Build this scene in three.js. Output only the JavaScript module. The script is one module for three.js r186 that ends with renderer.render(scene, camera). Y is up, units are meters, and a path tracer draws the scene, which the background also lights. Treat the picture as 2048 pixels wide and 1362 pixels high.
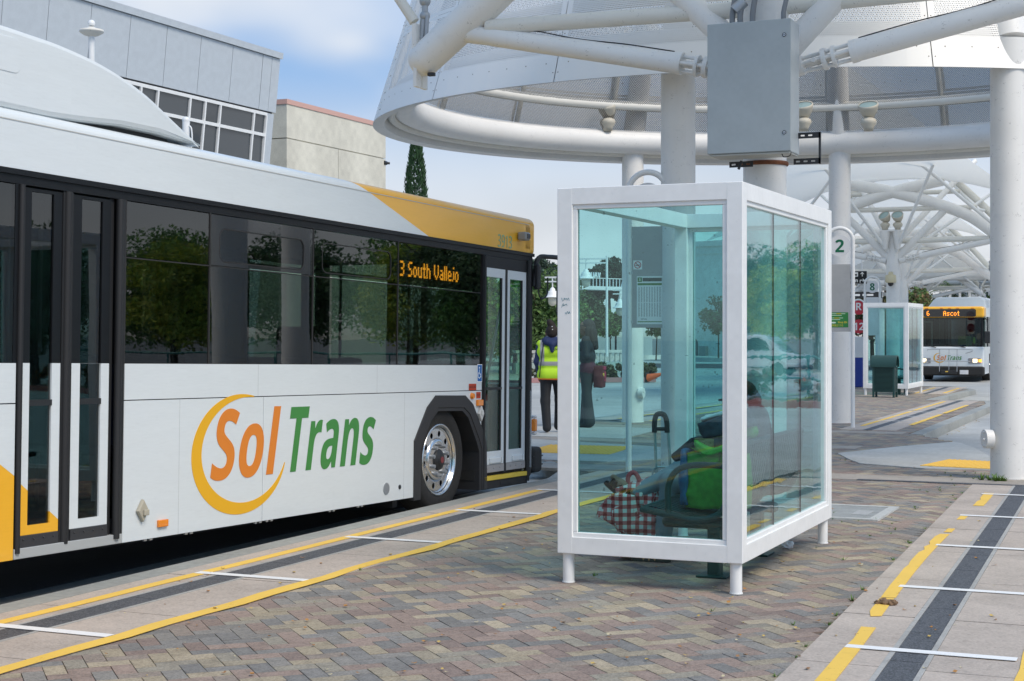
import * as THREE from 'three';
import { mergeGeometries, mergeVertices, toCreasedNormals } from 'three/addons/utils/BufferGeometryUtils.js';
import { RoundedBoxGeometry } from 'three/addons/geometries/RoundedBoxGeometry.js';
import { TextGeometry } from 'three/addons/geometries/TextGeometry.js';
import { FontLoader } from 'three/addons/loaders/FontLoader.js';
import { MarchingCubes } from 'three/addons/objects/MarchingCubes.js';

// ---------------------------------------------------------------- camera, sky, sun, exposure
const scene = new THREE.Scene();
const F = 3120, CX = 1024, CY = 660, CAMH = 1.57, YAW = Math.atan(1356 / 3120);
const camera = new THREE.PerspectiveCamera(2 * Math.atan(702 / F) * 180 / Math.PI, 2048 / 1404, 0.1, 900);
camera.position.set(0, CAMH, 0);
camera.rotation.y = YAW;
camera.setViewOffset(2048, 1404, 0, 42, 2048, 1362);   // a lens shifted a little, so that uprights stay upright
scene.add(camera);
const renderer = new THREE.WebGLRenderer({ antialias: true });
renderer.setSize(1024, 681);
renderer.toneMapping = THREE.LinearToneMapping;
renderer.toneMappingExposure = 1.6;
renderer.shadowMap.enabled = true;

const V = (x, y, z) => new THREE.Vector3(x, y, z);
const mulberry = (a) => () => { a |= 0; a = a + 0x6D2B79F5 | 0; let t = Math.imul(a ^ a >>> 15, 1 | a); t = t + Math.imul(t ^ t >>> 7, 61 | t) ^ t; return ((t ^ t >>> 14) >>> 0) / 4294967296; };
const hash3 = (x, y, z, s) => { let h = Math.imul(x, 374761393) + Math.imul(y, 668265263) + Math.imul(z, 2147483647 - 1013904223) + Math.imul(s, 974711); h = Math.imul(h ^ h >>> 13, 1274126177); return ((h ^ h >>> 16) >>> 0) / 4294967296; };
function vnoise(x, y, z, s, per = 0) {
  const xi = Math.floor(x), yi = Math.floor(y), zi = Math.floor(z), fx = x - xi, fy = y - yi, fz = z - zi;
  const u = fx * fx * (3 - 2 * fx), v = fy * fy * (3 - 2 * fy), w = fz * fz * (3 - 2 * fz), m = (a) => per ? ((a % per) + per) % per : a;
  let r = 0;
  for (let i = 0; i < 2; i++) for (let j = 0; j < 2; j++) for (let k = 0; k < 2; k++)
    r += (i ? u : 1 - u) * (j ? v : 1 - v) * (k ? w : 1 - w) * hash3(m(xi + i), m(yi + j), zi + k, s);
  return r;
}
function fbm(x, y, z, s, oct = 5) { let a = 0.5, r = 0, n = 0; for (let i = 0; i < oct; i++) { r += a * vnoise(x, y, z, s + i); n += a; x *= 2.03; y *= 2.03; z *= 2.03; a *= 0.5; } return r / n; }

const SUNDIR = V(0.72, 0.86, 0.28).normalize();
{ // a bright sky of thin cloud with blue showing through it
  const W = 1024, H = 512, d = new Float32Array(W * H * 4);
  for (let j = 0; j < H; j++) {
    const th = ((j + 0.5) / H - 0.5) * Math.PI, sy = Math.sin(th), cy = Math.cos(th);
    for (let i = 0; i < W; i++) {
      const ph = ((i + 0.5) / W - 0.5) * 2 * Math.PI, x = Math.cos(ph) * cy, z = Math.sin(ph) * cy, k = (j * W + i) * 4;
      let r, g, b;
      if (sy > -0.02) {
        const e = Math.max(sy, 0), q = 1 / (e + 0.22), cx = x * q, cz = z * q;
        const n = fbm(cx * 0.85 + 3.1, cz * 0.85 + 7.7, 0.5, 11, 6), n2 = fbm(cx * 2.6 + 9, cz * 2.6 + 1, 2.5, 31, 5);
        let c = Math.min(1, Math.max(0, (n * 0.72 + n2 * 0.28 - 0.475) * 5.0)); c = c * c * (3 - 2 * c);
        const low = Math.exp(-Math.pow(e / 0.13, 3));
        c = Math.max(c, low * 0.97);
        const bl = [0.125 + 0.25 * low, 0.27 + 0.20 * low, 0.51 + 0.06 * low];
        const sh = 0.80 + 0.34 * (n2 - 0.5) + 0.10 * (1 - low), glow = 0.35 * Math.pow(Math.max(0, x * SUNDIR.x + sy * SUNDIR.y + z * SUNDIR.z), 3);
        const cl = [0.575 * sh + glow, 0.595 * sh + glow, 0.622 * sh + glow * 0.95];
        r = bl[0] * (1 - c) + cl[0] * c; g = bl[1] * (1 - c) + cl[1] * c; b = bl[2] * (1 - c) + cl[2] * c;
      } else { r = 0.30; g = 0.30; b = 0.29; }
      d[k] = r; d[k + 1] = g; d[k + 2] = b; d[k + 3] = 1;
    }
  }
  const sky = new THREE.DataTexture(d, W, H, THREE.RGBAFormat, THREE.FloatType);
  sky.mapping = THREE.EquirectangularReflectionMapping; sky.magFilter = sky.minFilter = THREE.LinearFilter; sky.needsUpdate = true;
  scene.background = sky; scene.environment = sky;
}
const sun = new THREE.DirectionalLight(0xfff2e0, 1.85);
sun.position.copy(SUNDIR).multiplyScalar(60).add(V(-4, 0, -20)); sun.target.position.set(-4, 0, -20);
sun.castShadow = true; sun.shadow.radius = 50; sun.shadow.mapSize.set(2048, 2048);
Object.assign(sun.shadow.camera, { left: -45, right: 45, top: 45, bottom: -45, near: 1, far: 160 });
scene.add(sun, sun.target);

// ---------------------------------------------------------------- from photo pixels to places
const cosY = Math.cos(YAW), sinY = Math.sin(YAW);
function ray(px, py) { const x = (px - CX) / F, y = (CY - py) / F; return V(x * cosY - sinY, y, -x * sinY - cosY); }
const onGround = (px, py, h = 0) => { const d = ray(px, py); return d.multiplyScalar((h - CAMH) / d.y).add(V(0, CAMH, 0)); };
const onX = (px, py, x) => { const d = ray(px, py); return d.multiplyScalar(x / d.x).add(V(0, CAMH, 0)); };
const onZ = (px, py, z) => { const d = ray(px, py); return d.multiplyScalar(z / d.z).add(V(0, CAMH, 0)); };
const atDepth = (px, py, t) => ray(px, py).multiplyScalar(t).add(V(0, CAMH, 0));

// the far half of the site falls away gently
const dip = (z) => -0.0065 * Math.max(0, -z - 18);
function clipZ(pts, zc, far) { const out = [], inn = (p) => far ? p[1] <= zc : p[1] >= zc; for (let i = 0; i < pts.length; i++) { const p = pts[i], q = pts[(i + 1) % pts.length]; if (inn(p)) out.push(p); if (inn(p) !== inn(q)) { const s = (zc - p[1]) / (q[1] - p[1]); out.push([p[0] + (q[0] - p[0]) * s, zc]); } } return out; }
function bent(g) { const p = g.attributes.position; for (let i = 0; i < p.count; i++) p.setY(i, p.getY(i) + dip(p.getZ(i))); return g; }

// ---------------------------------------------------------------- geometry helpers
const box = (w, h, d, x = 0, y = 0, z = 0) => new THREE.BoxGeometry(w, h, d).translate(x, y, z);
const rbox = (w, h, d, r, x = 0, y = 0, z = 0, s = 2) => new RoundedBoxGeometry(w, h, d, s, Math.min(r, w / 2.01, h / 2.01, d / 2.01)).translate(x, y, z);
const box2 = (x0, x1, y0, y1, z0, z1, r = 0) => r ? rbox(x1 - x0, y1 - y0, z1 - z0, r, (x0 + x1) / 2, (y0 + y1) / 2, (z0 + z1) / 2) : box(x1 - x0, y1 - y0, z1 - z0, (x0 + x1) / 2, (y0 + y1) / 2, (z0 + z1) / 2);
const sph = (r, x, y, z, sx = 1, sy = 1, sz = 1, n = 16) => new THREE.SphereGeometry(r, n, Math.ceil(n * 0.7)).scale(sx, sy, sz).translate(x, y, z);
const UPV = V(0, 1, 0);
function rod(a, b, r0, r1 = r0, n = 16, open = false) {
  const dv = b.clone().sub(a), L = dv.length(), g = new THREE.CylinderGeometry(r1, r0, L, n, 1, open);
  return g.applyQuaternion(new THREE.Quaternion().setFromUnitVectors(UPV, dv.normalize())).translate((a.x + b.x) / 2, (a.y + b.y) / 2, (a.z + b.z) / 2);
}
const pipe = (pts, r, seg = 24, rad = 10, closed = false, tension = 0.5) => new THREE.TubeGeometry(new THREE.CatmullRomCurve3(pts, closed, 'catmullrom', tension), seg, r, rad, closed);
const lathe = (prof, n = 32) => new THREE.LatheGeometry(prof.map(([r, y]) => new THREE.Vector2(r, y)), n);
const poly = (pts, holes = []) => { const s = new THREE.Shape(pts.map(([x, y]) => new THREE.Vector2(x, y))); for (const h of holes) s.holes.push(new THREE.Path(h.map(([x, y]) => new THREE.Vector2(x, y)))); return s; };
const extr = (shape, depth, bevel = 0, n = 12) => new THREE.ExtrudeGeometry(shape, { depth: depth - 2 * bevel, bevelEnabled: bevel > 0, bevelThickness: bevel, bevelSize: bevel, bevelOffset: -bevel, bevelSegments: 2, curveSegments: n }).translate(0, 0, bevel);
function rrect(x0, x1, y0, y1, r) { const s = new THREE.Shape(); s.moveTo(x0 + r, y0); s.lineTo(x1 - r, y0); s.absarc(x1 - r, y0 + r, r, -Math.PI / 2, 0); s.lineTo(x1, y1 - r); s.absarc(x1 - r, y1 - r, r, 0, Math.PI / 2); s.lineTo(x0 + r, y1); s.absarc(x0 + r, y1 - r, r, Math.PI / 2, Math.PI); s.lineTo(x0, y0 + r); s.absarc(x0 + r, y0 + r, r, Math.PI, Math.PI * 1.5); return s; }
// a flat polygon on the ground (points [x, z]) as a slab from y0 up to y1
const flatSlab = (pts, y0, y1) => new THREE.ExtrudeGeometry(poly(pts.map(([x, z]) => [x, -z])), { depth: y1 - y0, bevelEnabled: false }).rotateX(-Math.PI / 2).translate(0, y0, 0);
const slabGeo = (pts, y0, y1) => { const near = clipZ(pts, -18, false), far = clipZ(pts, -18, true), out = []; if (near.length > 2) out.push(flatSlab(near, y0, y1)); if (far.length > 2) out.push(bent(flatSlab(far, y0, y1))); return out.length > 1 ? mergeGeometries(out.map((g) => g.toNonIndexed ? (g.index ? g.toNonIndexed() : g) : g)) : out[0]; };
// uv in metres from the surface's own axes
function metreUV(g, scale = 1) {
  const p = g.attributes.position, uv = new Float32Array(p.count * 2), a = V(), b = V(), c = V(), n = V();
  for (let i = 0; i < p.count; i += 3) {
    a.fromBufferAttribute(p, i); b.fromBufferAttribute(p, i + 1); c.fromBufferAttribute(p, i + 2);
    n.copy(b).sub(a).cross(c.clone().sub(a)); const x = Math.abs(n.x), y = Math.abs(n.y), z = Math.abs(n.z);
    for (let k = 0; k < 3; k++) { const q = [a, b, c][k], o = (i + k) * 2; if (y >= x && y >= z) { uv[o] = q.x; uv[o + 1] = -q.z; } else if (x >= z) { uv[o] = q.z; uv[o + 1] = q.y; } else { uv[o] = q.x; uv[o + 1] = q.y; } }
  }
  for (let i = 0; i < uv.length; i++) uv[i] /= scale;
  g.setAttribute('uv', new THREE.BufferAttribute(uv, 2)); return g;
}
function merged(list, keepUV = false) {
  const arr = (Array.isArray(list) ? list.flat(9) : [list]).map((g) => { const q = g.index ? g.toNonIndexed() : g.clone(); for (const k of Object.keys(q.attributes)) if (!['position', 'normal', 'uv'].includes(k)) q.deleteAttribute(k); if (!q.attributes.uv) q.setAttribute('uv', new THREE.BufferAttribute(new Float32Array(q.attributes.position.count * 2), 2)); if (!q.attributes.normal) q.computeVertexNormals(); q.clearGroups(); return q; });
  const g = arr.length > 1 ? mergeGeometries(arr, false) : arr[0];
  return keepUV ? g : metreUV(g);
}
const taken = {};
function numbered(name) { const n = taken[name] = (taken[name] ?? -1) + 1; return n ? `${name}_${String(n).padStart(3, '0')}` : name; }
const shade = (o) => { o.castShadow = o.receiveShadow = true; return o; };
function part(name, geos, mat, parent, keepUV = false) { const m = shade(new THREE.Mesh(merged(geos, keepUV), mat)); m.name = name; parent.add(m); return m; }
function tag(o, label, category, group) { o.userData.label = label; o.userData.category = category; if (group) o.userData.group = group; return o; }
function thing(name, label, category, pos = [0, 0, 0], turn = 0, group) { const o = new THREE.Group(); o.name = numbered(name); o.position.set(...pos); o.rotation.y = turn; scene.add(o); return tag(o, label, category, group); }
function solo(name, geos, mat, label, category, group, pos = [0, 0, 0], turn = 0) { const m = part(numbered(name), geos, mat, scene); m.position.set(...pos); m.rotation.y = turn; return tag(m, label, category, group); }
function struct(name, geos, mat, keepUV = false, label) { const m = part(numbered(name), geos, mat, scene, keepUV); m.userData.kind = 'structure'; if (label) m.userData.label = label; return m; }
function again(o, pos, turn, label, group) { const c = o.clone(); c.name = numbered(o.name.replace(/_\d{3}$/, '')); c.userData = { ...o.userData }; c.position.set(...pos); c.rotation.y = turn; if (label) c.userData.label = label; if (group) c.userData.group = group; scene.add(c); return c; }

// ---------------------------------------------------------------- textures and materials
function tileTex(n, seed, fn, rep = 1, aniso = [1, 1]) { // fn(noise(freq, k)) -> [r, g, b] or a grey value, linear
  const d = new Uint8Array(n * n * 4);
  for (let j = 0; j < n; j++) for (let i = 0; i < n; i++) {
    const N = (f, k) => vnoise(i / n * f * aniso[0], j / n * f * aniso[1], k, seed + k, f * Math.max(...aniso));
    const v = fn(N, i / n, j / n), o = (j * n + i) * 4, c = Array.isArray(v) ? v : [v, v, v];
    for (let k = 0; k < 3; k++) d[o + k] = Math.max(0, Math.min(255, c[k] * 255)); d[o + 3] = 255;
  }
  const t = new THREE.DataTexture(d, n, n); t.wrapS = t.wrapT = THREE.RepeatWrapping; t.magFilter = t.minFilter = THREE.LinearFilter; t.repeat.set(rep, rep); t.needsUpdate = true; return t;
}
const texConcrete = tileTex(512, 5, (N) => { const a = 0.5 * N(4, 1) + 0.3 * N(13, 2) + 0.2 * N(37, 3), g = N(230, 4); return 0.74 + 0.30 * (a - 0.5) + 0.20 * (g - 0.5) + (N(60, 6) > 0.86 ? -0.08 : 0); }, 1 / 1.9);
const texConcreteBump = tileTex(512, 9, (N) => 0.5 + 0.35 * (N(250, 1) - 0.5) + 0.3 * (N(90, 2) - 0.5), 1 / 1.1);
const texRoad = tileTex(512, 15, (N) => { const a = 0.5 * N(3, 1) + 0.3 * N(9, 2) + 0.2 * N(31, 3), s = N(6, 7); return 0.72 + 0.42 * (a - 0.5) + 0.14 * (N(240, 4) - 0.5) - 0.25 * Math.max(0, s - 0.66); }, 1 / 7);
const texGrain = tileTex(512, 21, (N) => 0.78 + 0.36 * (N(200, 1) - 0.5) + 0.34 * (N(70, 2) - 0.5) + 0.22 * (N(11, 3) - 0.5) - (N(110, 5) > 0.9 ? 0.2 : 0), 1 / 0.62);
const texGranite = tileTex(256, 27, (N) => { const v = N(170, 1); return 0.42 + 0.75 * (v - 0.5) + 0.25 * (N(90, 2) - 0.5); }, 1 / 0.7);
const texPaint = tileTex(256, 33, (N) => 0.95 + 0.06 * (N(8, 1) - 0.5) + 0.05 * (N(40, 2) - 0.5) - (N(90, 4) > 0.93 ? 0.05 : 0), 1 / 1.3);
const texScuff = tileTex(512, 35, (N) => 0.92 + 0.07 * (N(7, 1) - 0.5) - 0.30 * Math.max(0, N(60, 2) + N(150, 3) - 1.52) - 0.4 * Math.max(0, N(26, 5) - 0.86) - (N(220, 7) * N(30, 8) > 0.72 ? 0.28 : 0), 1 / 1.6);
const texBrush = tileTex(512, 41, (N) => 0.955 + 0.025 * (N(5, 1) - 0.5) + 0.03 * (N(28, 2) - 0.5) - 0.10 * Math.max(0, N(34, 5) - 0.72), 1 / 1.7, [1, 8]);
const texStreak = tileTex(512, 45, (N) => 0.90 + 0.14 * (N(10, 1) - 0.5) + 0.10 * (N(40, 2) - 0.5), 1 / 4, [4, 1]);
const texPlaster = tileTex(512, 49, (N) => 0.86 + 0.22 * (N(3, 1) - 0.5) + 0.14 * (N(17, 2) - 0.5) + 0.10 * (N(150, 3) - 0.5), 1 / 4);
const texWeave = tileTex(256, 53, (N, u, v) => 0.8 + 0.12 * Math.sin(u * 200) * Math.sin(v * 200) + 0.3 * (N(20, 1) - 0.5) + 0.2 * (N(90, 2) - 0.5), 1 / 0.5);
const texSmudge = tileTex(1024, 71, (N) => 0.985 + 0.05 * (N(5, 1) - 0.5) + 0.03 * (N(23, 2) - 0.5) - (N(300, 3) > 0.955 ? 0.16 : 0) - (N(120, 4) * N(40, 5) > 0.80 ? 0.22 : 0), 1 / 1.7);
const texRipple = tileTex(512, 61, (N) => 0.5 + 0.35 * (N(6, 1) - 0.5) + 0.25 * (N(13, 2) - 0.5) + 0.06 * (N(40, 3) - 0.5), 1 / 1.4, [0.5, 2]);
const texWave = tileTex(256, 67, (N) => 0.5 + 0.7 * (N(3, 1) - 0.5) + 0.3 * (N(7, 2) - 0.5), 1 / 2.4);
const std = (c, rough = 0.7, o = {}) => { const m = new THREE.MeshStandardMaterial({ roughness: rough, metalness: 0, ...o }); m.color.setRGB(...c); return m; };
const phys = (c, o = {}) => { const m = new THREE.MeshPhysicalMaterial({ metalness: 0, ...o }); m.color.setRGB(...c); return m; };
const pane = (c, o = {}) => phys(c, { transmission: 1, thickness: 0, roughness: 0, ior: 1.5, side: THREE.DoubleSide, ...o });
const M = {
  concrete: std([0.60, 0.515, 0.44], 0.9, { map: texConcrete, bumpMap: texConcreteBump, bumpScale: 0.002 }),
  band: std([0.47, 0.42, 0.36], 0.9, { map: texConcrete, bumpMap: texConcreteBump, bumpScale: 0.002 }),
  kerb: std([0.43, 0.44, 0.41], 0.9, { map: texRoad, bumpMap: texConcreteBump, bumpScale: 0.002 }),
  ramp: std([0.62, 0.62, 0.58], 0.9, { map: texRoad, bumpMap: texConcreteBump, bumpScale: 0.002 }),
  road: std([0.56, 0.56, 0.53], 0.92, { map: texRoad, bumpMap: texConcreteBump, bumpScale: 0.002 }),
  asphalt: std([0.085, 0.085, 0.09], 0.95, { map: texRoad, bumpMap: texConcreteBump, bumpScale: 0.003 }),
  ground: std([0.25, 0.25, 0.23], 0.95, { map: texRoad }),
  jointSand: std([0.10, 0.095, 0.08], 1),
  granite: std([0.19, 0.20, 0.22], 0.7, { map: texGranite }),
  stripEdge: std([0.50, 0.49, 0.46], 0.8, { map: texConcrete }),
  yellow: std([0.90, 0.58, 0.10], 0.75, { map: texScuff }),
  white: std([0.86, 0.86, 0.84], 0.75, { map: texScuff }),
  tactile: std([0.90, 0.54, 0.08], 0.7, { map: texScuff }),
  frame: std([0.86, 0.87, 0.86], 0.42, { map: texPaint }),
  tube: std([0.86, 0.85, 0.82], 0.5, { map: texScuff }),
  tubeOld: std([0.80, 0.78, 0.71], 0.6, { map: texScuff }),
  panel: std([0.76, 0.755, 0.73], 0.5, { map: texPaint }),
  dark: std([0.02, 0.021, 0.023], 0.5), rubber: std([0.022, 0.022, 0.022], 0.8), blackGloss: phys([0.012, 0.013, 0.015], { roughness: 0.12, clearcoat: 0.6 }),
  chrome: std([0.74, 0.75, 0.76], 0.2, { metalness: 1 }), steel: std([0.55, 0.56, 0.57], 0.38, { metalness: 0.9 }), galv: std([0.42, 0.44, 0.46], 0.5, { metalness: 0.7 }),
  cabinet: std([0.38, 0.42, 0.43], 0.45, { map: texPaint }), conduit: std([0.20, 0.21, 0.22], 0.6),
  busWhite: phys([0.715, 0.765, 0.785], { roughness: 0.32, clearcoat: 0.35, clearcoatRoughness: 0.12, map: texBrush, bumpMap: texWave, bumpScale: 0.0015 }),
  busYellow: phys([0.93, 0.48, 0.03], { roughness: 0.28, clearcoat: 0.45, clearcoatRoughness: 0.06, map: texBrush }),
  busDark: phys([0.010, 0.011, 0.013], { roughness: 0.4, specularIntensity: 0.5 }),
  orangeInk: std([0.72, 0.22, 0.02], 0.45), goldInk: std([0.80, 0.42, 0.01], 0.45), greenInk: std([0.05, 0.24, 0.05], 0.45),
  amber: phys([0.85, 0.25, 0.01], { roughness: 0.2, clearcoat: 0.8 }), red: std([0.5, 0.03, 0.03], 0.5),
  signGreen: std([0.0, 0.13, 0.06], 0.5), signDisc: std([0.70, 0.71, 0.72], 0.5), signGrey: std([0.40, 0.41, 0.415], 0.55, { map: texPaint }),
  binGreen: std([0.012, 0.055, 0.05], 0.5), bench: std([0.010, 0.045, 0.042], 0.45),
  panelGrey: std([0.53, 0.58, 0.62], 0.55, { map: texPaint }), plaster: std([0.74, 0.71, 0.60], 0.9, { map: texPlaster }), pink: std([0.62, 0.38, 0.32], 0.8), whiteWall: std([0.70, 0.70, 0.66], 0.85, { map: texPlaster }),
  bark: std([0.10, 0.075, 0.05], 0.95, { map: texGrain }), fabric: phys([0.94, 0.93, 0.87], { roughness: 0.95, transmission: 0.6, thickness: 0, side: THREE.DoubleSide }),
  led: std([0.05, 0.02, 0.0], 0.6, { emissive: new THREE.Color(1.0, 0.36, 0.02), emissiveIntensity: 5 }),
  glassTint: pane([0.33, 0.36, 0.35], { ior: 1.72, roughness: 0.008, bumpMap: texWave, bumpScale: 0.0016 }), glassDark: pane([0.06, 0.07, 0.07], { ior: 1.62 }), glassClear: pane([0.70, 0.86, 0.79], { ior: 1.5 }), shelterGlass: pane([0.675, 0.905, 0.905], { ior: 1.5, map: texSmudge }), sideGlass: pane([0.675, 0.905, 0.905], { ior: 2.0, map: texSmudge, bumpMap: texRipple, bumpScale: 0.0007 }), glassEdge: phys([0.02, 0.22, 0.20], { roughness: 0.2 }),
  glassBuilding: phys([0.05, 0.06, 0.07], { roughness: 0.04, ior: 1.7 }),
};
const font = await new FontLoader().loadAsync('fonts/droid/droid_sans_bold.typeface.json');
const fontR = await new FontLoader().loadAsync('fonts/droid/droid_sans_regular.typeface.json');
function text(str, size, depth, f = font) { const g = new TextGeometry(str, { font: f, size, depth, curveSegments: 6, bevelEnabled: false }); g.computeBoundingBox(); return g; }
function textC(str, size, depth, f = font) { const g = text(str, size, depth, f), b = g.boundingBox; return g.translate(-(b.min.x + b.max.x) / 2, -(b.min.y + b.max.y) / 2, 0); }
// flat printed matter: canvas -> texture
function print(w, h, draw) { const c = document.createElement('canvas'); c.width = w; c.height = h; const x = c.getContext('2d'); draw(x, w, h); const t = new THREE.CanvasTexture(c); t.colorSpace = THREE.SRGBColorSpace; return new THREE.MeshStandardMaterial({ map: t, roughness: 0.6 }); }
function sheet(name, w, h, mat, parent, x, y, z, ry = 0) { const m = shade(new THREE.Mesh(new THREE.PlaneGeometry(w, h), mat)); m.name = name; m.position.set(x, y, z); m.rotation.y = ry; parent.add(m); return m; }

// ================================================================ GROUND
const ROADY = -0.14;
struct('ground', new THREE.CircleGeometry(420, 48).rotateX(-Math.PI / 2).translate(-10, -1.1, -60), M.ground);
struct('road', slabGeo([[-60, 14], [30, 14], [46, -120], [-60, -120]], -0.2, ROADY), M.road);
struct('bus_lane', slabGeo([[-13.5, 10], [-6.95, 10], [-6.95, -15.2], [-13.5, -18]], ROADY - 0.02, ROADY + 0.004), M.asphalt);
struct('cross_street', slabGeo([[-70, -84], [20, -84], [20, -100], [-70, -100]], ROADY - 0.02, ROADY + 0.004), M.asphalt);
const rEdge = (z, o = 0) => -1.50 + 0.034 * z + o + 0.03;         // the long strip beside the pavers is laid at a slight angle
const g2 = (px, py) => { const p = onGround(px, py); return [p.x, p.z]; };
// the raised island: bed of the paving
const island = [[-6.05, 6], [-6.05, -15.6], [-6.4, -16.6], [-7.1, -17.35], [-10.0, -17.9], [-10.0, -47.5], [-9.2, -50.5], [-6.9, -50.5], [-6.04, -47.8], [-6.0, -46.5], [-5.96, -39.2], [-4.55, -39.2], [-4.3, -37.2], [-3.98, -24.75], [-3.11, -22.93], [-2.23, -19.98], [-1.5, -18.7], [-0.95, -17.4], [-0.9, -16.4], [-0.5, 6]];
const bed = struct('island_bed', slabGeo(island, -0.19, -0.014), M.jointSand);
// kerbs: real steps round the island
function kerbRun(name, pts, w, label) {   // pts along the road-side edge, island to the left of travel
  const geos = [];
  for (let i = 0; i + 1 < pts.length; i++) {
    const [ax, az] = pts[i], [bx, bz] = pts[i + 1], L = Math.hypot(bx - ax, bz - az), nx = -(bz - az) / L * w, nz = (bx - ax) / L * w;
    const n = Math.max(1, Math.round(L / 3.0));
    for (let k = 0; k < n; k++) {
      const s0 = k / n + (k ? 0.0025 / L : 0), s1 = (k + 1) / n - 0.0025 / L, P = (s, o) => [ax + (bx - ax) * s + nx * o, az + (bz - az) * s + nz * o];
      const prof = [[0.13, -0.19], [0.13, -0.10], [0.02, -0.012], [-0.03, 0.0], [-1, 0.002], [-1, -0.19]].map(([o, y]) => [o < -0.5 ? 1 : -o * 0.13 / w * 0.8, y]);
      const a = prof.map(([o, y]) => { const q = P(s0, o); return V(q[0], y, q[1]); }), b = prof.map(([o, y]) => { const q = P(s1, o); return V(q[0], y, q[1]); });
      const pos = []; const quad = (p, q, r, s) => pos.push(p, q, r, p, r, s);
      for (let e = 0; e < 5; e++) quad(a[e], b[e], b[e + 1], a[e + 1]);
      for (const [c, f] of [[a, 1], [b, 0]]) for (let e = 1; e < 5; e++) f ? pos.push(c[0], c[e], c[e + 1]) : pos.push(c[0], c[e + 1], c[e]);
      const g = new THREE.BufferGeometry().setFromPoints(pos); g.computeVertexNormals(); geos.push(bent(g));
    }
  }
  return struct(name, geos, M.kerb, false, label);
}
kerbRun('kerb', [[-6.24, 6], [-6.24, -15.3], [-6.5, -16.35], [-7.15, -17.15], [-10.2, -17.7], [-10.2, -47.6], [-9.4, -50.7]], 0.2);
kerbRun('kerb', [[-9.4, -50.7], [-6.75, -50.7], [-5.82, -47.8], [-5.75, -39.0], [-4.35, -39.0], [-4.08, -37.1], [-3.78, -24.6]], 0.2);
kerbRun('kerb', [[-0.66, -17.3], [-0.60, -16.4], [-0.24, 6]], 0.26);

// boarding strips: concrete slabs, granite guide, painted lines
function strip(edgeA, edgeB, z0, z1, opt) {   // edges as functions of z; z0 > z1
  const root = struct('boarding_strip', box(0.01, 0.004, 0.01, edgeA(z0) + 0.05, -0.03, z0 - 0.05), M.concrete);
  const y1 = 0.004, quadSlab = (xa, xb, za, zb, y0, y) => slabGeo([[xa(za), za], [xb(za), za], [xb(zb), zb], [xa(zb), zb]], y0, y);
  const { dark, yellows, whites, jz, step } = opt;
  const cut = []; for (let z = jz; z > z1; z -= step) if (z < z0) cut.push(z); const zs = [z0, ...cut, z1];
  const off = (f, o) => (z) => f(z) + o;
  for (let i = 0; i + 1 < zs.length; i++) for (const [a, b] of [[edgeA, off(edgeA, dark[0] - 0.03)], [off(edgeA, dark[1] + 0.03), edgeB]])
    part('slab', quadSlab(a, b, zs[i] - 0.006, zs[i + 1] + 0.006, -0.03, y1 - ((i * 7) % 3) * 0.0006), M.concrete, root);
  for (let z = z0, k = 0; z > z1; z -= 0.75, k++) part('granite_block', quadSlab(off(edgeA, dark[0]), off(edgeA, dark[1]), z - 0.003, Math.max(z1, z - 0.75) + 0.003, -0.03, y1), M.granite, root);
  part('guide_edging', [quadSlab(off(edgeA, dark[0] - 0.028), off(edgeA, dark[0] - 0.002), z0, z1, -0.03, y1 + 0.001), quadSlab(off(edgeA, dark[1] + 0.002), off(edgeA, dark[1] + 0.028), z0, z1, -0.03, y1 + 0.001)], M.stripEdge, root);
  for (const y of yellows) {
    const pts = y.pts ?? null;
    if (pts) { part('yellow_line', slabGeo(pts, y1 + 0.0015, y1 + 0.0035), M.yellow, root); continue; }
    const n = Math.ceil((y.z0 - y.z1) / 0.35), L = [], R = [], rr = mulberry(y.seed);
    for (let i = 0; i <= n; i++) { const z = y.z0 + (y.z1 - y.z0) * i / n, wob = (rr() - 0.5) * (y.wob ?? 0.008); L.push([edgeA(z) + y.o + wob + (y.sway ? y.sway * Math.sin(z * 0.9 + 1) : 0), z]); R.push([edgeA(z) + y.o + y.w + wob + (rr() - 0.5) * (y.wob ?? 0.004) + (y.sway ? y.sway * Math.sin(z * 0.9 + 1) : 0), z]); }
    part('yellow_line', slabGeo([...L, ...R.reverse()], y1 + 0.0015, y1 + 0.0035), M.yellow, root);
  }
  for (const [z, oa, ob, sl = 0] of whites) part('white_line', slabGeo([[edgeA(z) + oa, z], [edgeA(z) + ob, z + sl], [edgeA(z) + ob, z + sl - 0.075], [edgeA(z) + oa, z - 0.075]], y1 + 0.004, y1 + 0.006), M.white, root);
  return root;
}
strip(() => -6.03, () => -4.98, 6, -16.35, {
  dark: [0.33, 0.52], jz: 5.1, step: 1.22,
  yellows: [{ o: 0.15, w: 0.085, z0: 6, z1: -14.1, seed: 3 }, { o: 0.96, w: 0.10, z0: 6, z1: -15.9, seed: 4, wob: 0.03 }],
  whites: [[-4.52, 0.16, 0.97], [-6.45, 0.16, 0.97], [-8.38, 0.16, 0.97], [-10.28, 0.18, 0.97], [-12.2, 0.18, 0.97], [-14.08, 0.16, 0.97]],
});
const ragged = (o, w, z0, z1, seed, n = 9) => { const rr = mulberry(seed), L = [], R = []; for (let i = 0; i <= n; i++) { const z = z0 + (z1 - z0) * i / n, m = Math.sin(z * 0.75 + 0.4) * 0.03; L.push([rEdge(z, o + m - (rr() < 0.3 ? -0.03 * rr() : 0)), z - (rr() - 0.5) * 0.06]); R.push([rEdge(z, o + w + m), z - (rr() - 0.5) * 0.04]); } return [...L, ...R.reverse()]; };
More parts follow.
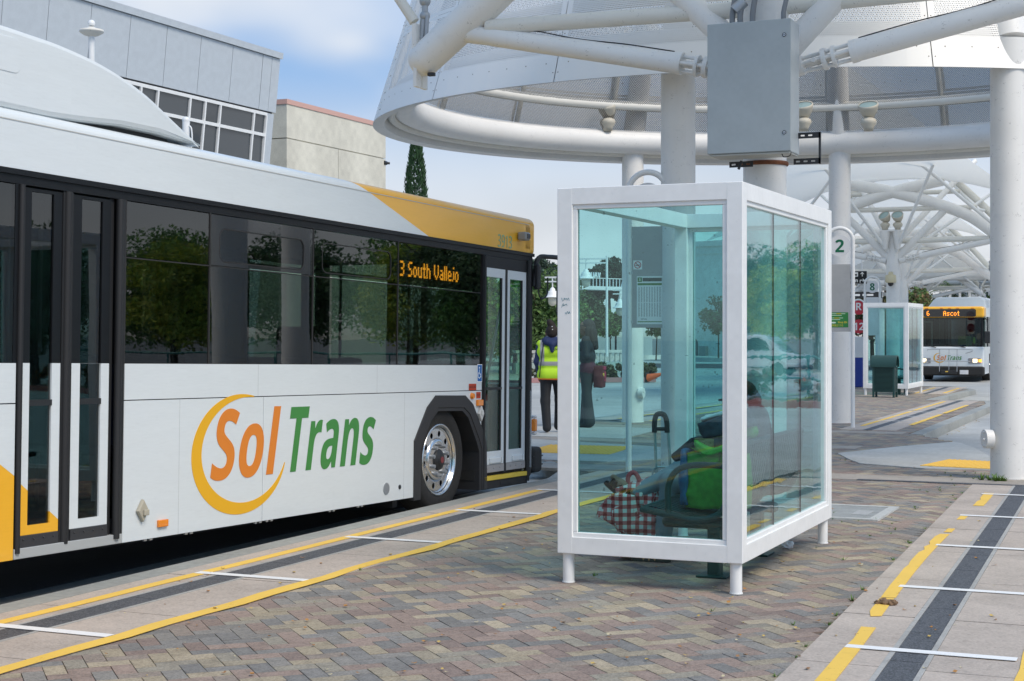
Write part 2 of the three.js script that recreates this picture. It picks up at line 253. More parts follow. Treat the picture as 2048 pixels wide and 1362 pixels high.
strip((z) => rEdge(z), (z) => rEdge(z, 1.02), 6, -16.42, {
  dark: [0.42, 0.575], jz: 5.96, step: 1.33,
  yellows: [
    { pts: ragged(0.14, 0.085, 5.5, -8.28, 7, 40) }, { pts: ragged(0.13, 0.08, -8.62, -9.22, 9, 5) }, { pts: ragged(0.13, 0.085, -9.23, -12.28, 12, 20) },
    { pts: ragged(0.145, 0.07, -12.42, -12.66, 15, 3) }, { pts: ragged(0.15, 0.06, -13.3, -13.55, 16, 3) }, { pts: ragged(0.16, 0.09, -14.4, -15.55, 17, 9) },
    { o: 1.0, w: 0.10, z0: 6, z1: -16.2, seed: 21, wob: 0.02 }],
  whites: [[-5.8, 0.17, 0.98], [-7.7, 0.17, 0.98], [-9.64, 0.17, 0.98], [-11.6, 0.17, 0.98], [-13.55, 0.15, 0.98], [-15.4, 0.17, 0.98]],
});
strip((z) => -5.28 + (z + 27) * 0.0215, (z) => -4.33 + (z + 27) * 0.003 + (z + 25) * 0.02, -25.4, -38.8, {
  dark: [0.40, 0.54], jz: -26.2, step: 1.33,
  yellows: [{ o: 0.14, w: 0.08, z0: -26.6, z1: -32.5, seed: 31 }, { o: 0.14, w: 0.08, z0: -32.9, z1: -38, seed: 32 }, { o: 0.86, w: 0.09, z0: -27.2, z1: -31.3, seed: 33 }, { o: 0.86, w: 0.09, z0: -31.8, z1: -36, seed: 34 }],
  whites: [[-28.3, 0.16, 0.86], [-30.2, 0.16, 0.86], [-32.1, 0.16, 0.86], [-34, 0.16, 0.86]],
});
strip(() => -10.0, () => -8.75, -26.4, -42.8, {
  dark: [0.42, 0.6], jz: -27, step: 1.33,
  yellows: [{ o: 0.36, w: 0.09, z0: -27, z1: -42, seed: 41 }, { o: 1.13, w: 0.1, z0: -26.5, z1: -42, seed: 42 }],
  whites: [[-29, 0.2, 1.1], [-31, 0.2, 1.1], [-33, 0.2, 1.1]],
});
strip((z) => -7.05 + (z + 43) * 0.05, (z) => -6.0 + (z + 43) * 0.05, -43.2, -50, {
  dark: [0.40, 0.54], jz: -44, step: 1.33, yellows: [{ o: 0.14, w: 0.08, z0: -43.5, z1: -49, seed: 51 }, { o: 0.86, w: 0.09, z0: -44, z1: -49, seed: 52 }], whites: [],
});

// plain concrete bands crossing the island, and the two sloped crossings
const bands = [];
for (const [za, zb, xa, xb] of [[-16.45, -17.05, -7.0, -1.0], [-20.9, -21.5, -10.0, -4.1], [-24.5, -25.1, -10.0, -4.1]]) bands.push([[xa, za], [xb, za], [xb, zb], [xa, zb]]);
for (const b of bands) struct('concrete_band', slabGeo(b, -0.03, 0.003), M.band);
struct('dark_band', slabGeo([[-3.2, -16.40], [-0.95, -16.40], [-0.95, -16.5], [-3.2, -16.5]], -0.03, 0.006), M.granite);
const rampPts = [g2(1675, 905), g2(1700, 919), g2(1720, 927), g2(1850, 938), [-1.55, -18.25], [-1.15, -18.6], [-1.7, -19.3], g2(1985, 915), g2(1950, 893), g2(1920, 882), g2(1905, 880), g2(1800, 890)];
struct('crossing_ramp', slabGeo(rampPts, -0.05, 0.007), M.ramp);
const rampPtsL = [[-6.35, -17.45], [-5.55, -18.6], [-5.9, -19.9], [-8.6, -20.85], [-9.98, -20.85], [-9.98, -17.95], [-7.15, -17.42]];
struct('crossing_ramp', slabGeo(rampPtsL, -0.05, 0.007), M.ramp);
struct('footway', slabGeo([[-9.98, -21.55], [-7.6, -21.55], [-7.9, -24.4], [-9.98, -24.4]], -0.05, 0.007), M.ramp);
function tactile(cx, cz, w, d, turn) {   // truncated-dome paving
  const root = struct('tactile_paving', box(w, 0.01, d, 0, 0.008, 0), M.tactile); root.position.set(cx, 0.003 + dip(cz), cz); root.rotation.y = turn;
  const dome = [], cone = new THREE.CylinderGeometry(0.012, 0.018, 0.006, 7);
  for (let i = 0; i < Math.floor(w / 0.06); i++) for (let j = 0; j < Math.floor(d / 0.06); j++) dome.push(cone.clone().translate(-w / 2 + 0.03 + i * 0.06, 0.0158, -d / 2 + 0.03 + j * 0.06));
  const m = part('domes', dome, M.tactile, root); m.userData.kind = 'stuff'; return root;
}
tactile(-2.15, -18.75, 1.25, 1.0, -0.18);
tactile(-7.35, -19.1, 1.15, 1.35, 0.12);

// herringbone pavers, 10 x 20 cm, laid at 45 degrees
{
  const inside = (x, z, p) => { let c = false; for (let i = 0, j = p.length - 1; i < p.length; j = i++) if ((p[i][1] > z) !== (p[j][1] > z) && x < (p[j][0] - p[i][0]) * (z - p[i][1]) / (p[j][1] - p[i][1]) + p[i][0]) c = !c; return c; };
  const isl = island, A = 0.1, list = [], c45 = Math.SQRT1_2, rr = mulberry(77);
  const skip = [[-2.95, -2.38, -13.95, -12.95]];
  for (let p = -620; p < 620; p++) for (let q = -620; q < 620; q++) {
    const k = (((p - q) % 4) + 4) % 4; if (k !== 0 && k !== 3) continue;
    const hx = k === 0 ? p + 1 : p + 0.5, hz = k === 0 ? q + 0.5 : q + 1, x = (hx * A) * c45 - (hz * A) * c45 - 4, z = (hx * A) * c45 + (hz * A) * c45 - 22;
    if (z > -4.4 || z < -50 || x < -10 || x > -0.7) continue;
    if (z > -16.3 && (x < -5.02 || x > rEdge(z) + 0.04)) continue;
    if (!inside(x, z, isl) || inside(x, z, rampPts) || inside(x, z, rampPtsL)) continue;
    if (z > -17.0 && z < -16.5) continue;
    // only what the lens or the glass can reach
    const zc = x * sinY + z * cosY, xc = x * cosY - z * sinY, px = CX + F * xc / -zc, py = CY + F * CAMH / -zc;
    if (px < -150 || px > 2250 || py > 1440) continue;
    list.push([x, z, k === 0 ? -Math.PI / 4 : Math.PI / 4, py, rr(), rr(), rr(), rr()]);
  }
  list.sort((a, b) => b[3] - a[3]);
  const g = extr(rrect(-0.0982, 0.0982, -0.0482, 0.0482, 0.002), 0.03, 0.0016, 1).rotateX(-Math.PI / 2).translate(0, -0.03, 0), geo = metreUV(merged(g));
  const tones = [[0.145, 0.155, 0.160], [0.170, 0.180, 0.184], [0.200, 0.205, 0.20], [0.235, 0.185, 0.165], [0.265, 0.210, 0.185], [0.225, 0.200, 0.178], [0.300, 0.270, 0.200], [0.340, 0.305, 0.230], [0.265, 0.245, 0.190], [0.190, 0.150, 0.138], [0.24, 0.235, 0.20]];
  tones.forEach((t) => { t[0] += (0.235 - t[0]) * 0.18; t[1] += (0.208 - t[1]) * 0.18; t[2] += (0.178 - t[2]) * 0.18; });
  const weight = [0.12, 0.11, 0.08, 0.12, 0.10, 0.11, 0.08, 0.06, 0.08, 0.08, 0.06];
  const pick = (r) => { let s = 0; for (let i = 0; i < weight.length; i++) { s += weight[i]; if (r < s) return i; } return 0; };
  const mats = tones.map((c) => std([c[0] * 1.46, c[1] * 1.365, c[2] * 1.27], 0.92, { map: texGrain, bumpMap: texGrain, bumpScale: 0.0012 }));
  const geoV = []; for (let i = 0; i < 8; i++) { const q = geo.clone(), uv = q.attributes.uv; for (let j = 0; j < uv.count; j++) uv.setXY(j, uv.getX(j) + i * 0.37, uv.getY(j) + i * 0.71); geoV.push(q); }
  const N = 300;
  for (const [x, z, a, , r0, r1, r2, r3] of list.slice(0, N)) {
    const m = shade(new THREE.Mesh(geoV[Math.floor(r1 * 8)], mats[pick(r0)])); m.name = 'paver'; m.position.set(x, -0.0015 + (r2 - 0.5) * 0.003, z); m.rotation.set((r3 - 0.5) * 0.012, a, (r1 - 0.5) * 0.012); bed.add(m);
  }
  const rest = list.slice(N), im = new THREE.InstancedMesh(geo, std([1.46, 1.365, 1.27], 0.92, { map: texGrain, bumpMap: texGrain, bumpScale: 0.0012 }), rest.length), o = new THREE.Object3D(), col = new THREE.Color();
  rest.forEach(([x, z, a, , r0, r1, r2, r3], i) => { o.position.set(x, -0.0015 + (r2 - 0.5) * 0.003 + dip(z), z); o.rotation.set((r3 - 0.5) * 0.012, a, (r1 - 0.5) * 0.012); o.updateMatrix(); im.setMatrixAt(i, o.matrix); const t = tones[pick(r0)], f = (0.9 + 0.2 * r1) * (0.86 + 0.28 * fbm(x * 0.9, z * 0.9, 0, 8, 3)); im.setColorAt(i, col.setRGB(t[0] * f, t[1] * f, t[2] * f)); });
  im.name = 'paver_field'; im.userData.kind = 'stuff'; shade(im); bed.add(im);
  // weeds in the joints
  const tuft = []; const r2 = mulberry(5); for (let i = 0; i < 14; i++) { const a = r2() * 6.28, l = 0.02 + r2() * 0.035, t = 0.3 + r2() * 0.9, w = 0.004; const bx = Math.cos(a) * 0.008, bz = Math.sin(a) * 0.008; const tip = V(bx + Math.cos(a) * l * t, l * 0.7, bz + Math.sin(a) * l * t), px = V(-Math.sin(a) * w, 0, Math.cos(a) * w); tuft.push(new THREE.BufferGeometry().setFromPoints([V(bx, 0, bz).sub(px), V(bx, 0, bz).add(px), tip])); }
  tuft.forEach((t) => t.computeVertexNormals());
  const spots = [], pxs = [[1990, 950, 40], [1960, 960, 60], [1900, 975, 50], [1850, 1000, 60], [1800, 1040, 60], [1760, 1080, 60], [1900, 945, 60], [1940, 940, 50], [1700, 920, 40], [1410, 1130, 20], [1280, 945, 14], [1255, 945, 10], [1705, 1030, 40], [1650, 1120, 60], [1500, 1250, 90], [720, 1140, 12], [500, 1150, 8], [1190, 1150, 6], [1420, 1080, 8]];
  for (const [px, py, s] of pxs) { const n = py > 1100 ? 2 : 6; for (let i = 0; i < n; i++) { const q = onGround(px + (r2() - 0.5) * 2 * s, py + (r2() - 0.5) * s * 0.8); if (q.x < rEdge(q.z) - 0.02 && q.x > -5.0) spots.push([q.x, q.z, 0.3 + r2() * 0.5]); } }
  for (let z = -7; z > -16.2; z -= 0.45) if (r2() < 0.45) spots.push([rEdge(z) - 0.012, z + r2() * 0.3, 0.4 + r2() * 0.7]);
  for (let i = 0; i < 9; i++) spots.push([-2.0 + r2() * 0.25, -16.93 + r2() * 0.12, 1.4 + r2()]);
  const wm = new THREE.InstancedMesh(merged(tuft), std([0.10, 0.19, 0.03], 0.8, { side: THREE.DoubleSide }), spots.length);
  spots.forEach(([x, z, s], i) => { o.position.set(x, dip(z), z); o.rotation.set(0, r2() * 6, 0); o.scale.setScalar(s); o.updateMatrix(); wm.setMatrixAt(i, o.matrix); });
  wm.name = 'joint_weeds'; wm.userData = { kind: 'stuff', label: 'small green weeds growing in the paver joints', category: 'weeds' }; shade(wm); scene.add(wm);
  // fallen leaves and crumbs
  const leaf = merged(new THREE.PlaneGeometry(0.03, 0.018, 2, 1).rotateX(-Math.PI / 2)); { const p = leaf.attributes.position; for (let i = 0; i < p.count; i++) p.setY(i, 0.004 + Math.abs(p.getX(i)) * 0.35); leaf.computeVertexNormals(); }
  const lm = new THREE.InstancedMesh(leaf, std([1, 1, 1], 0.8, { side: THREE.DoubleSide }), 260), lc = [[0.42, 0.2, 0.05], [0.5, 0.35, 0.1], [0.3, 0.16, 0.07], [0.55, 0.48, 0.3]];
  for (let i = 0; i < 260; i++) { const py = 930 + Math.pow(r2(), 0.7) * 430, q = onGround(200 + r2() * 1800, py); if (q.x < -5.9 || q.x > -0.9) { q.x = -5 + r2() * 3.2; } if (i > 215) { q.x = -3.75 + 0.02 * (q.z + 25) - r2() * 0.05; q.z = -24.8 - r2() * 11; q.x = -3.72 + (q.z + 24.6) * 0.024 + r2() * 0.12; q.y = ROADY; } o.position.set(q.x, q.y + 0.004 + dip(q.z), q.z); o.rotation.set((r2() - 0.5) * 0.4, r2() * 6, 0); o.scale.setScalar(0.35 + r2() * 0.8); o.updateMatrix(); lm.setMatrixAt(i, o.matrix); lm.setColorAt(i, col.setRGB(...lc[Math.floor(r2() * 4)])); }
  lm.name = 'leaf_litter'; lm.userData = { kind: 'stuff', label: 'small dry leaves scattered over the paving', category: 'leaves' }; shade(lm); scene.add(lm);
}

// ================================================================ THE BUS AT THE KERB
// dot-matrix lettering
const GLYPH = {
  '3': ['1110', '0001', '0001', '0110', '0001', '0001', '1110'], S: ['0111', '1000', '1000', '0110', '0001', '0001', '1110'], o: ['0000', '0000', '0110', '1001', '1001', '1001', '0110'],
  u: ['0000', '0000', '1001', '1001', '1001', '1001', '0111'], t: ['010', '010', '111', '010', '010', '010', '011'], h: ['1000', '1000', '1110', '1001', '1001', '1001', '1001'],
  V: ['10001', '10001', '10001', '10001', '10001', '01010', '00100'], a: ['0000', '0000', '0110', '0001', '0111', '1001', '0111'], l: ['1', '1', '1', '1', '1', '1', '1'], e: ['0000', '0000', '0110', '1001', '1111', '1000', '0111'],
  j: ['01', '00', '01', '01', '01', '01', '10'], '6': ['0110', '1000', '1000', '1110', '1001', '1001', '0110'], A: ['0110', '1001', '1001', '1111', '1001', '1001', '1001'], s: ['0000', '0000', '0111', '1000', '0110', '0001', '1110'], c: ['0000', '0000', '0111', '1000', '1000', '1000', '0111'], ' ': ['00', '00', '00', '00', '00', '00', '00'],
};
function ledText(str, pitchX, pitchY, rows = 2) {   // every dot of the display a small square, doubled in height
  const out = []; let x = 0;
  for (const ch of str) { const g = GLYPH[ch]; for (let r = 0; r < 7; r++) for (let c = 0; c < g[0].length; c++) if (g[r][c] === '1') for (let k = 0; k < rows; k++) out.push(box(pitchX * 0.80, pitchY * 0.78 / rows, 0.004, x + c * pitchX, (6 - r) * pitchY + k * pitchY / rows, 0)); x += (g[0].length + 1) * pitchX; }
  return { geo: out, width: x - pitchX * 2 };
}
const sideX = (shape, depth, x0 = 0, bevel = 0) => extr(shape, depth, bevel).rotateY(-Math.PI / 2).translate(x0, 0, 0);   // drawn as (u, v) on the bus side, thickness inwards
function crescent(cu, cv, rx, ry, thick, a0, a1, n = 64) { const o = [], i = []; for (let k = 0; k <= n; k++) { const s = k / n, a = a0 + (a1 - a0) * s, t = thick * Math.pow(Math.sin(Math.PI * Math.min(1, s * 0.97 + 0.015)), 0.85); o.push([cu + Math.cos(a) * rx, cv + Math.sin(a) * ry]); i.push([cu + Math.cos(a) * (rx - t * 1.15), cv + Math.sin(a) * (ry - t * 0.95)]); } return poly([...o, ...i.reverse()]); }
function logoLetters(parent, place, withGeo) {   // Sol in orange, Trans in green, leaning; place(geometry) puts it on the panel; x runs 0..2.38
  const lean = new THREE.Matrix4().makeShear(0, 0, 0.20, 0, 0, 0);   // x += 0.17 y
  const word = (str, w, x0, mat, names) => {
    const full = text(str, 0.66, 0.002), fw = full.boundingBox.max.x - full.boundingBox.min.x; let pen = 0;
    for (let k = 0; k < str.length; k++) {
      const g = text(str[k], 0.66, 0.002), a = text(str.slice(0, k + 1), 0.66, 0.002).boundingBox.max.x - g.boundingBox.max.x;
      g.translate(a, 0, 0).scale(w / fw, str[k] === 'l' ? 0.735 : 0.765, 1).applyMatrix4(lean).translate(x0, 0, 0);
      part('logo_letter', place(g), mat, parent, false);
    }
  };
  word('Sol', 0.80, 0.02, M.orangeInk); word('Trans', 1.34, 0.985, M.greenInk);
}
{
  const az = 1.37 * Math.PI / 180, ti = 1.3 * Math.PI / 180;
  const fw = V(Math.sin(az) * Math.cos(ti), -Math.sin(ti), -Math.cos(az) * Math.cos(ti)), up = V(Math.sin(az) * Math.sin(ti), Math.cos(ti), -Math.cos(az) * Math.sin(ti)), nn = fw.clone().cross(up);
  const bus = thing('transit_bus', 'white and yellow city bus with green and orange lettering, stopped at the kerb', 'bus', [-6.310, -0.13, -12.949]);
  bus.quaternion.setFromRotationMatrix(new THREE.Matrix4().makeBasis(nn, up, fw.clone().negate()));
  const W = 2.59, REAR = 9.9, FRONT = -2.03;
  const dia = (u) => 0.788 + 0.72 * (u - 5.724);                 // lower edge of the white paint behind the second door
  // --- lower side
  const arch = [[0.60, 0.2], [0.60, 0.70], [0.36, 0.99], [0.20, 1.095], [-0.40, 1.085], [-0.56, 1.0], [-0.79, 0.735]];
  const P = (u0, u1, v0, v1) => poly([[u0, v0], [u1, v0], [u1, v1], [u0, v1]]);
  const body = part('body', [sideX(P(-0.765, 4.595, 1.137, 1.375), 0.03), sideX(P(5.605, REAR, 1.137, 1.375), 0.03), box2(-W, -W + 0.03, 0.2, 1.375, FRONT + 0.1, REAR), box2(-W, 0, 0.2, 2.9, REAR - 0.05, REAR, 0.02)], M.busWhite, bus);
  part('skirt_panel', sideX(P(2.977, 4.595, 0.2, 1.13), 0.03, 0, 0.002), M.busWhite, bus);
  part('skirt_panel', sideX(poly([[0.60, 0.2], [2.971, 0.2], [2.971, 1.13], [-0.765, 1.13], [-0.765, 0.735], ...arch.slice(1, 6).reverse()]), 0.03, 0, 0.002), M.busWhite, bus);
  part('skirt_panel', sideX(poly([[5.605, dia(5.605)], [6.29, 1.13], [5.605, 1.13]]), 0.03), M.busWhite, bus);
  part('yellow_panel', sideX(poly([[5.605, 0.2], [6.5, 0.2], [6.5, 1.13], [6.292, 1.13], [5.605, dia(5.605) - 0.001]]), 0.03), M.busYellow, bus);
  part('rear_panel', sideX(P(6.502, REAR - 0.05, 0.2, 1.13), 0.03), M.busYellow, bus);
  part('sill', box2(-0.06, 0.004, 0.2, 0.262, 4.60, 5.60, 0.004), std([0.5, 0.52, 0.52], 0.45, { metalness: 0.3 }), bus);
  for (const u of [4.35, 3.9, 3.05, 2.9, 2.0, 1.55]) for (const o of [0, 0.06]) part('skirt_clip', box(0.012, 0.012, 0.03, -0.01, 0.193, u - o), M.steel, bus);
  for (const [u, v0, v1] of [[1.27, 1.137, 1.375], [3.05, 1.137, 1.375], [0.78, 0.2, 1.13], [4.0, 0.2, 1.13]]) part('panel_seam', box2(-0.01, 0.0006, v0, v1, u - 0.0015, u + 0.0015), std([0.42, 0.44, 0.45], 0.6), bus);
  // --- wheel arch trim: a broad black moulding with a lip
  {
    const o = [[0.605, 0.17], [0.605, 0.70], [0.365, 0.995], [0.2, 1.10], [-0.40, 1.09], [-0.565, 1.005], [-0.795, 0.735], [-0.87, 0.62], [-0.89, 0.17]];
    const i = [[0.50, 0.17], [0.50, 0.66], [0.30, 0.90], [0.155, 0.985], [-0.37, 0.975], [-0.50, 0.91], [-0.70, 0.67], [-0.765, 0.57], [-0.775, 0.17]];
    part('wheel_arch', [sideX(poly([...o, ...i.slice().reverse()]), 0.06, 0.012, 0.006), sideX(poly([...i.map(([a, b]) => [a * 1.0, b]), ...i.map(([a, b]) => [a * 0.94, b - (b > 0.2 ? 0.03 : 0)]).reverse()]), 0.34, 0.004, 0)], std([0.028, 0.028, 0.03], 0.6), bus);
    part('wheel_well', [box2(-0.9, -0.34, 0.28, 1.02, -0.72, 0.52)], M.rubber, bus);
  }
  // --- upper side and roof as one skin; its front part is yellow along a slanted line
  const prof = [[0, 2.54], [0, 2.6], [0, 2.7], [0, 2.78], [0, 2.83]]; for (let k = 1; k <= 8; k++) { const a = k / 8 * Math.PI / 2; prof.push([-0.09 + 0.09 * Math.cos(a), 2.83 + 0.075 * Math.sin(a)]); } prof.push([-0.5, 2.94], [-1.3, 2.96], [-2.1, 2.94], [-2.5, 2.905], [-2.57, 2.87], [-W, 2.8], [-W, 2.54]);
  const zb = (x, y) => 0.317 + (y - 2.528) / 0.371 * 1.38 + (x < -0.05 ? -x * 0.9 : 0);
  function skin(zA, zB, steps) { const pos = []; for (let j = 0; j + 1 < prof.length; j++) { const a = prof[j], b = prof[j + 1]; for (let k = 0; k < steps; k++) { const q = (p, s) => { const z0 = zA(p[0], p[1]), z1 = zB(p[0], p[1]); return V(p[0], p[1], z0 + (z1 - z0) * s); }; const s0 = k / steps, s1 = (k + 1) / steps; const A = q(a, s0), B = q(a, s1), C = q(b, s1), D = q(b, s0); pos.push(A, C, B, A, D, C); } } const g = new THREE.BufferGeometry().setFromPoints(pos); return toCreasedNormals(g, 0.7); }
  part('roof_panel', skin((x, y) => Math.min(zb(x, y), 4.5), () => REAR - 0.02, 1), M.busWhite, bus);
  part('roof_panel', skin(() => FRONT + 0.16, (x, y) => Math.min(zb(x, y), 4.5), 1), M.busYellow, bus);
  part('roof_rail', [box2(-0.01, 0.004, 2.826, 2.832, -1.85, REAR - 0.1)], std([0.55, 0.55, 0.52], 0.5), bus);
  part('front_cap', [rbox(W, 0.41, 0.36, 0.085, -W / 2, 2.70, FRONT + 0.17, 4)], M.busYellow, bus);
  // --- front
  const front = part('front_panel', [rbox(W - 0.01, 0.95, 0.2, 0.08, -W / 2, 0.72, FRONT + 0.1, 3)], M.busWhite, bus);
  part('bumper', [rbox(W - 0.05, 0.27, 0.24, 0.05, -W / 2 + 0.03, 0.39, FRONT - 0.10, 3), box(0.06, 0.012, 0.25, -0.03, 0.34, FRONT - 0.10), box(0.06, 0.012, 0.25, -0.03, 0.43, FRONT - 0.10)], M.rubber, bus);
  part('corner_post', [rbox(0.10, 2.3, 0.14, 0.04, -0.055, 1.37, FRONT + 0.11, 3), rbox(0.10, 2.3, 0.12, 0.03, -W + 0.06, 1.37, FRONT + 0.08, 3), box2(-0.05, -0.01, 0.22, 2.5, -1.90, -1.865)], M.busDark, bus);
  part('turn_lamp', rbox(0.05, 0.13, 0.06, 0.015, -0.012, 0.755, FRONT - 0.02), M.amber, bus); for (const v of [0.84, 0.67]) part('lamp_bezel', rbox(0.045, 0.03, 0.05, 0.01, -0.014, v, FRONT - 0.02), M.chrome, bus);
  part('windscreen', [box2(-W + 0.14, -0.13, 1.22, 2.46, FRONT + 0.04, FRONT + 0.045)], M.glassClear, bus);
  part('windscreen_frame', [box2(-W + 0.1, -0.1, 1.16, 1.22, FRONT + 0.02, FRONT + 0.08), box2(-W / 2 - 0.03, -W / 2 + 0.03, 1.22, 2.46, FRONT + 0.02, FRONT + 0.06), box2(-W + 0.1, -0.1, 2.46, 2.52, FRONT + 0.02, FRONT + 0.08)], M.busDark, bus);
  // --- inside
  part('floor', [box2(-W + 0.03, -0.05, 0.26, 0.36, FRONT + 0.2, -0.72), box2(-W + 0.4, -0.4, 0.26, 0.36, -0.72, 0.62), box2(-W + 0.03, -0.05, 0.26, 0.36, 0.62, 6.4), box2(-W + 0.4, -0.4, 0.8, 0.9, 6.4, REAR - 0.1)], M.rubber, bus);
  part('ceiling', [box2(-W + 0.04, -0.05, 2.5, 2.53, FRONT + 0.1, REAR - 0.1)], std([0.08, 0.09, 0.10], 0.7), bus);
  part('inner_lining', [box2(-W + 0.05, -W + 0.08, 0.36, 1.375, -1.5, REAR - 0.1), box2(-0.075, -0.045, 0.36, 1.37, 0.66, 4.58), box2(-0.075, -0.045, 1.12, 1.37, -0.7, 0.66), box2(-W + 0.1, -0.3, 0.36, 1.18, FRONT + 0.24, FRONT + 0.42)], std([0.05, 0.055, 0.06], 0.7), bus);
  const seatM = std([0.03, 0.04, 0.09], 0.8);
  for (let k = 0; k < 7; k++) for (const x of [-0.55, -2.05]) { if (x > -1 && k > 4) continue; const z = 1.0 + k * 0.8 + (x < -1 ? 0 : 0.1); const s = part('passenger_seat', [rbox(0.85, 0.09, 0.42, 0.03, x, 0.80, z), rbox(0.85, 0.62, 0.08, 0.03, x, 1.12, z + 0.22), box(0.06, 0.4, 0.3, x, 0.58, z)], seatM, bus); }
  part('driver_seat', [rbox(0.5, 0.12, 0.48, 0.04, -2.0, 0.95, -0.85), rbox(0.48, 0.8, 0.12, 0.05, -2.0, 1.35, -0.6), box(0.2, 0.5, 0.2, -2.0, 0.62, -0.85)], M.dark, bus);
  part('grab_pole', [rod(V(-0.75, 0.36, -0.65), V(-0.75, 2.5, -0.65), 0.016), rod(V(-1.5, 0.36, -0.6), V(-1.5, 2.5, -0.6), 0.016), rod(V(-0.8, 2.2, -0.5), V(-0.8, 2.2, 6), 0.016), rod(V(-0.9, 0.36, 4.4), V(-0.9, 2.5, 4.4), 0.016), rod(V(-0.30, 0.5, -1.2), V(-0.13, 2.1, -1.5), 0.014)], M.steel, bus);
  part('fare_box', [rbox(0.25, 1.0, 0.28, 0.03, -1.15, 0.86, -1.45)], M.dark, bus);
  part('steering_wheel', [new THREE.TorusGeometry(0.24, 0.018, 8, 24).rotateX(-1.0).translate(-2.0, 1.3, -1.4)], M.dark, bus);
  // --- far side windows
  part('window_frame', [box2(-W, -W + 0.04, 2.44, 2.54, FRONT + 0.1, REAR), ...[-1.9, -0.5, 0.9, 2.3, 3.7, 5.1, 6.5, 7.9, 9.3].map((u) => box2(-W, -W + 0.04, 1.375, 2.44, u - 0.04, u + 0.04))], M.busDark, bus);
  for (let k = 0; k < 8; k++) part('window', box2(-W + 0.015, -W + 0.02, 1.375, 2.44, -1.86 + k * 1.4, -0.54 + k * 1.4), k ? M.glassDark : M.glassClear, bus);
  // --- near side window band
  part('window_header', [box2(-0.05, -0.008, 2.452, 2.538, FRONT + 0.15, REAR - 0.05), box2(-0.02, 0.006, 2.505, 2.538, FRONT + 0.05, REAR - 0.05)], M.busDark, bus);
  const wins = [[3.68, 4.60], [2.307, 3.668], [0.926, 2.295], [-0.73, 0.914]];
  wins.forEach(([a, b], k) => {
    const f = part('window', [sideX(P(a + 0.006, b - 0.006, 1.377, 2.072), 0.006, -0.006)], M.glassTint, bus);
    part('window_seal', [box2(-0.03, -0.003, 1.375, 2.452, b - 0.008, b + 0.006), box2(-0.02, -0.002, 2.070, 2.078, a, b), box2(-0.02, -0.004, 1.372, 1.379, a, b)], M.rubber, f);
    const top = rrect(a + 0.006, b - 0.006, 2.082, 2.445, 0.01);
    if (k === 0 || k === 3) part('upper_pane', sideX(top, 0.006, -0.006), M.glassTint, f);
    else {
      const h = k === 1 ? [2.43, 3.56] : [1.04, 2.17], hole = rrect(h[0], h[1], 2.108, 2.355, 0.07); top.holes.push(rrect(h[0], h[1], 2.108, 2.355, 0.07));
      part('upper_pane', sideX(top, 0.008, -0.003), k === 1 ? M.blackGloss : M.glassTint, f);
      const ring = rrect(h[0] + 0.001, h[1] - 0.001, 2.109, 2.354, 0.069); ring.holes.push(rrect(h[0] + 0.009, h[1] - 0.009, 2.117, 2.346, 0.062));
      part('hopper_seal', sideX(ring, 0.012, -0.002), M.rubber, f); part('hopper_pane', sideX(rrect(h[0] + 0.008, h[1] - 0.008, 2.116, 2.347, 0.06), 0.005, -0.008), M.glassTint, f);
    }
  });
  // backing strips that close the lower edge of the glass inside
  for (const u of [-0.755, 0.92, 2.30, 3.674, 4.61]) part('window_post', box2(-0.09, -0.03, 1.37, 2.46, u - 0.035, u + 0.035), M.dark, bus);
  // destination display behind the last window
  const sg = part('destination_sign', [sideX(rrect(-0.66, 0.84, 2.10, 2.43, 0.04), 0.12, -0.045)], std([0.012, 0.012, 0.014], 0.5), bus);
  { const L = ledText('3 South Vallejo', 0.0183, 0.0192); part('display_lettering', L.geo.map((g) => g.rotateY(Math.PI / 2).translate(-0.0425, 2.165, 0.80)), M.led, sg); }
  // --- second door (folding leaves with narrow panes)
  const leaf = (u0, u1, g0, g1, yellowLow) => {
    const d = part('door', [sideX(poly([[u0, 1.378], [u1, 1.378], [u1, 2.44], [u0, 2.44]], [[[g0, 1.378], [g1, 1.378], [g1, 2.42], [g0, 2.42]]]), 0.035, -0.02)], M.busDark, bus);
    const lower = [[u0, 0.335], [u1, 0.335], [u1, 1.376], [u0, 1.376]], hole = [[g0, 0.392], [g1, 0.392], [g1, 1.376], [g0, 1.376]];
    if (!yellowLow) part('door_frame', sideX(poly(lower, [hole.map(([a, b]) => [a, b - 0.0005])]), 0.035, -0.018), M.busWhite, d);
    else {
      const y = dia;
      part('door_frame', [sideX(poly([[u0, y(u0)], [g0, y(g0)], [g0, 1.376], [u0, 1.376]]), 0.035, -0.018), sideX(poly([[g1, y(g1)], [u1, y(u1)], [u1, 1.376], [g1, 1.376]]), 0.035, -0.018)], M.busWhite, d);
      part('yellow_panel', [sideX(poly([[u0, 0.335], [u1, 0.335], [u1, y(u1) - 0.001], [g1, y(g1) - 0.001], [g1, 0.392], [g0, 0.392], [g0, Math.max(0.3925, y(g0) - 0.001)], [u0, Math.max(0.336, y(u0) - 0.001)]]), 0.035, -0.018)], M.busYellow, d);
    }
    part('pane', sideX(P(g0, g1, 0.392, 2.42), 0.005, -0.03), M.glassTint, d);
    part('crossbar', box2(-0.05, -0.012, 1.115, 1.152, g0, g1), M.dark, d);
    part('kick_plate', [box2(-0.05, -0.008, 0.262, 0.334, u0 + 0.004, u1 - 0.004, 0.004), ...[0.15, 0.4, 0.65, 0.9].map((s) => sph(0.006, -0.006, 0.31, u0 + (u1 - u0) * s, 1, 1, 1, 8))], std([0.035, 0.036, 0.04], 0.5), d);
    return d;
  };
  leaf(5.195, 5.545, 5.272, 5.468, true); leaf(4.732, 5.093, 4.812, 5.012, false);
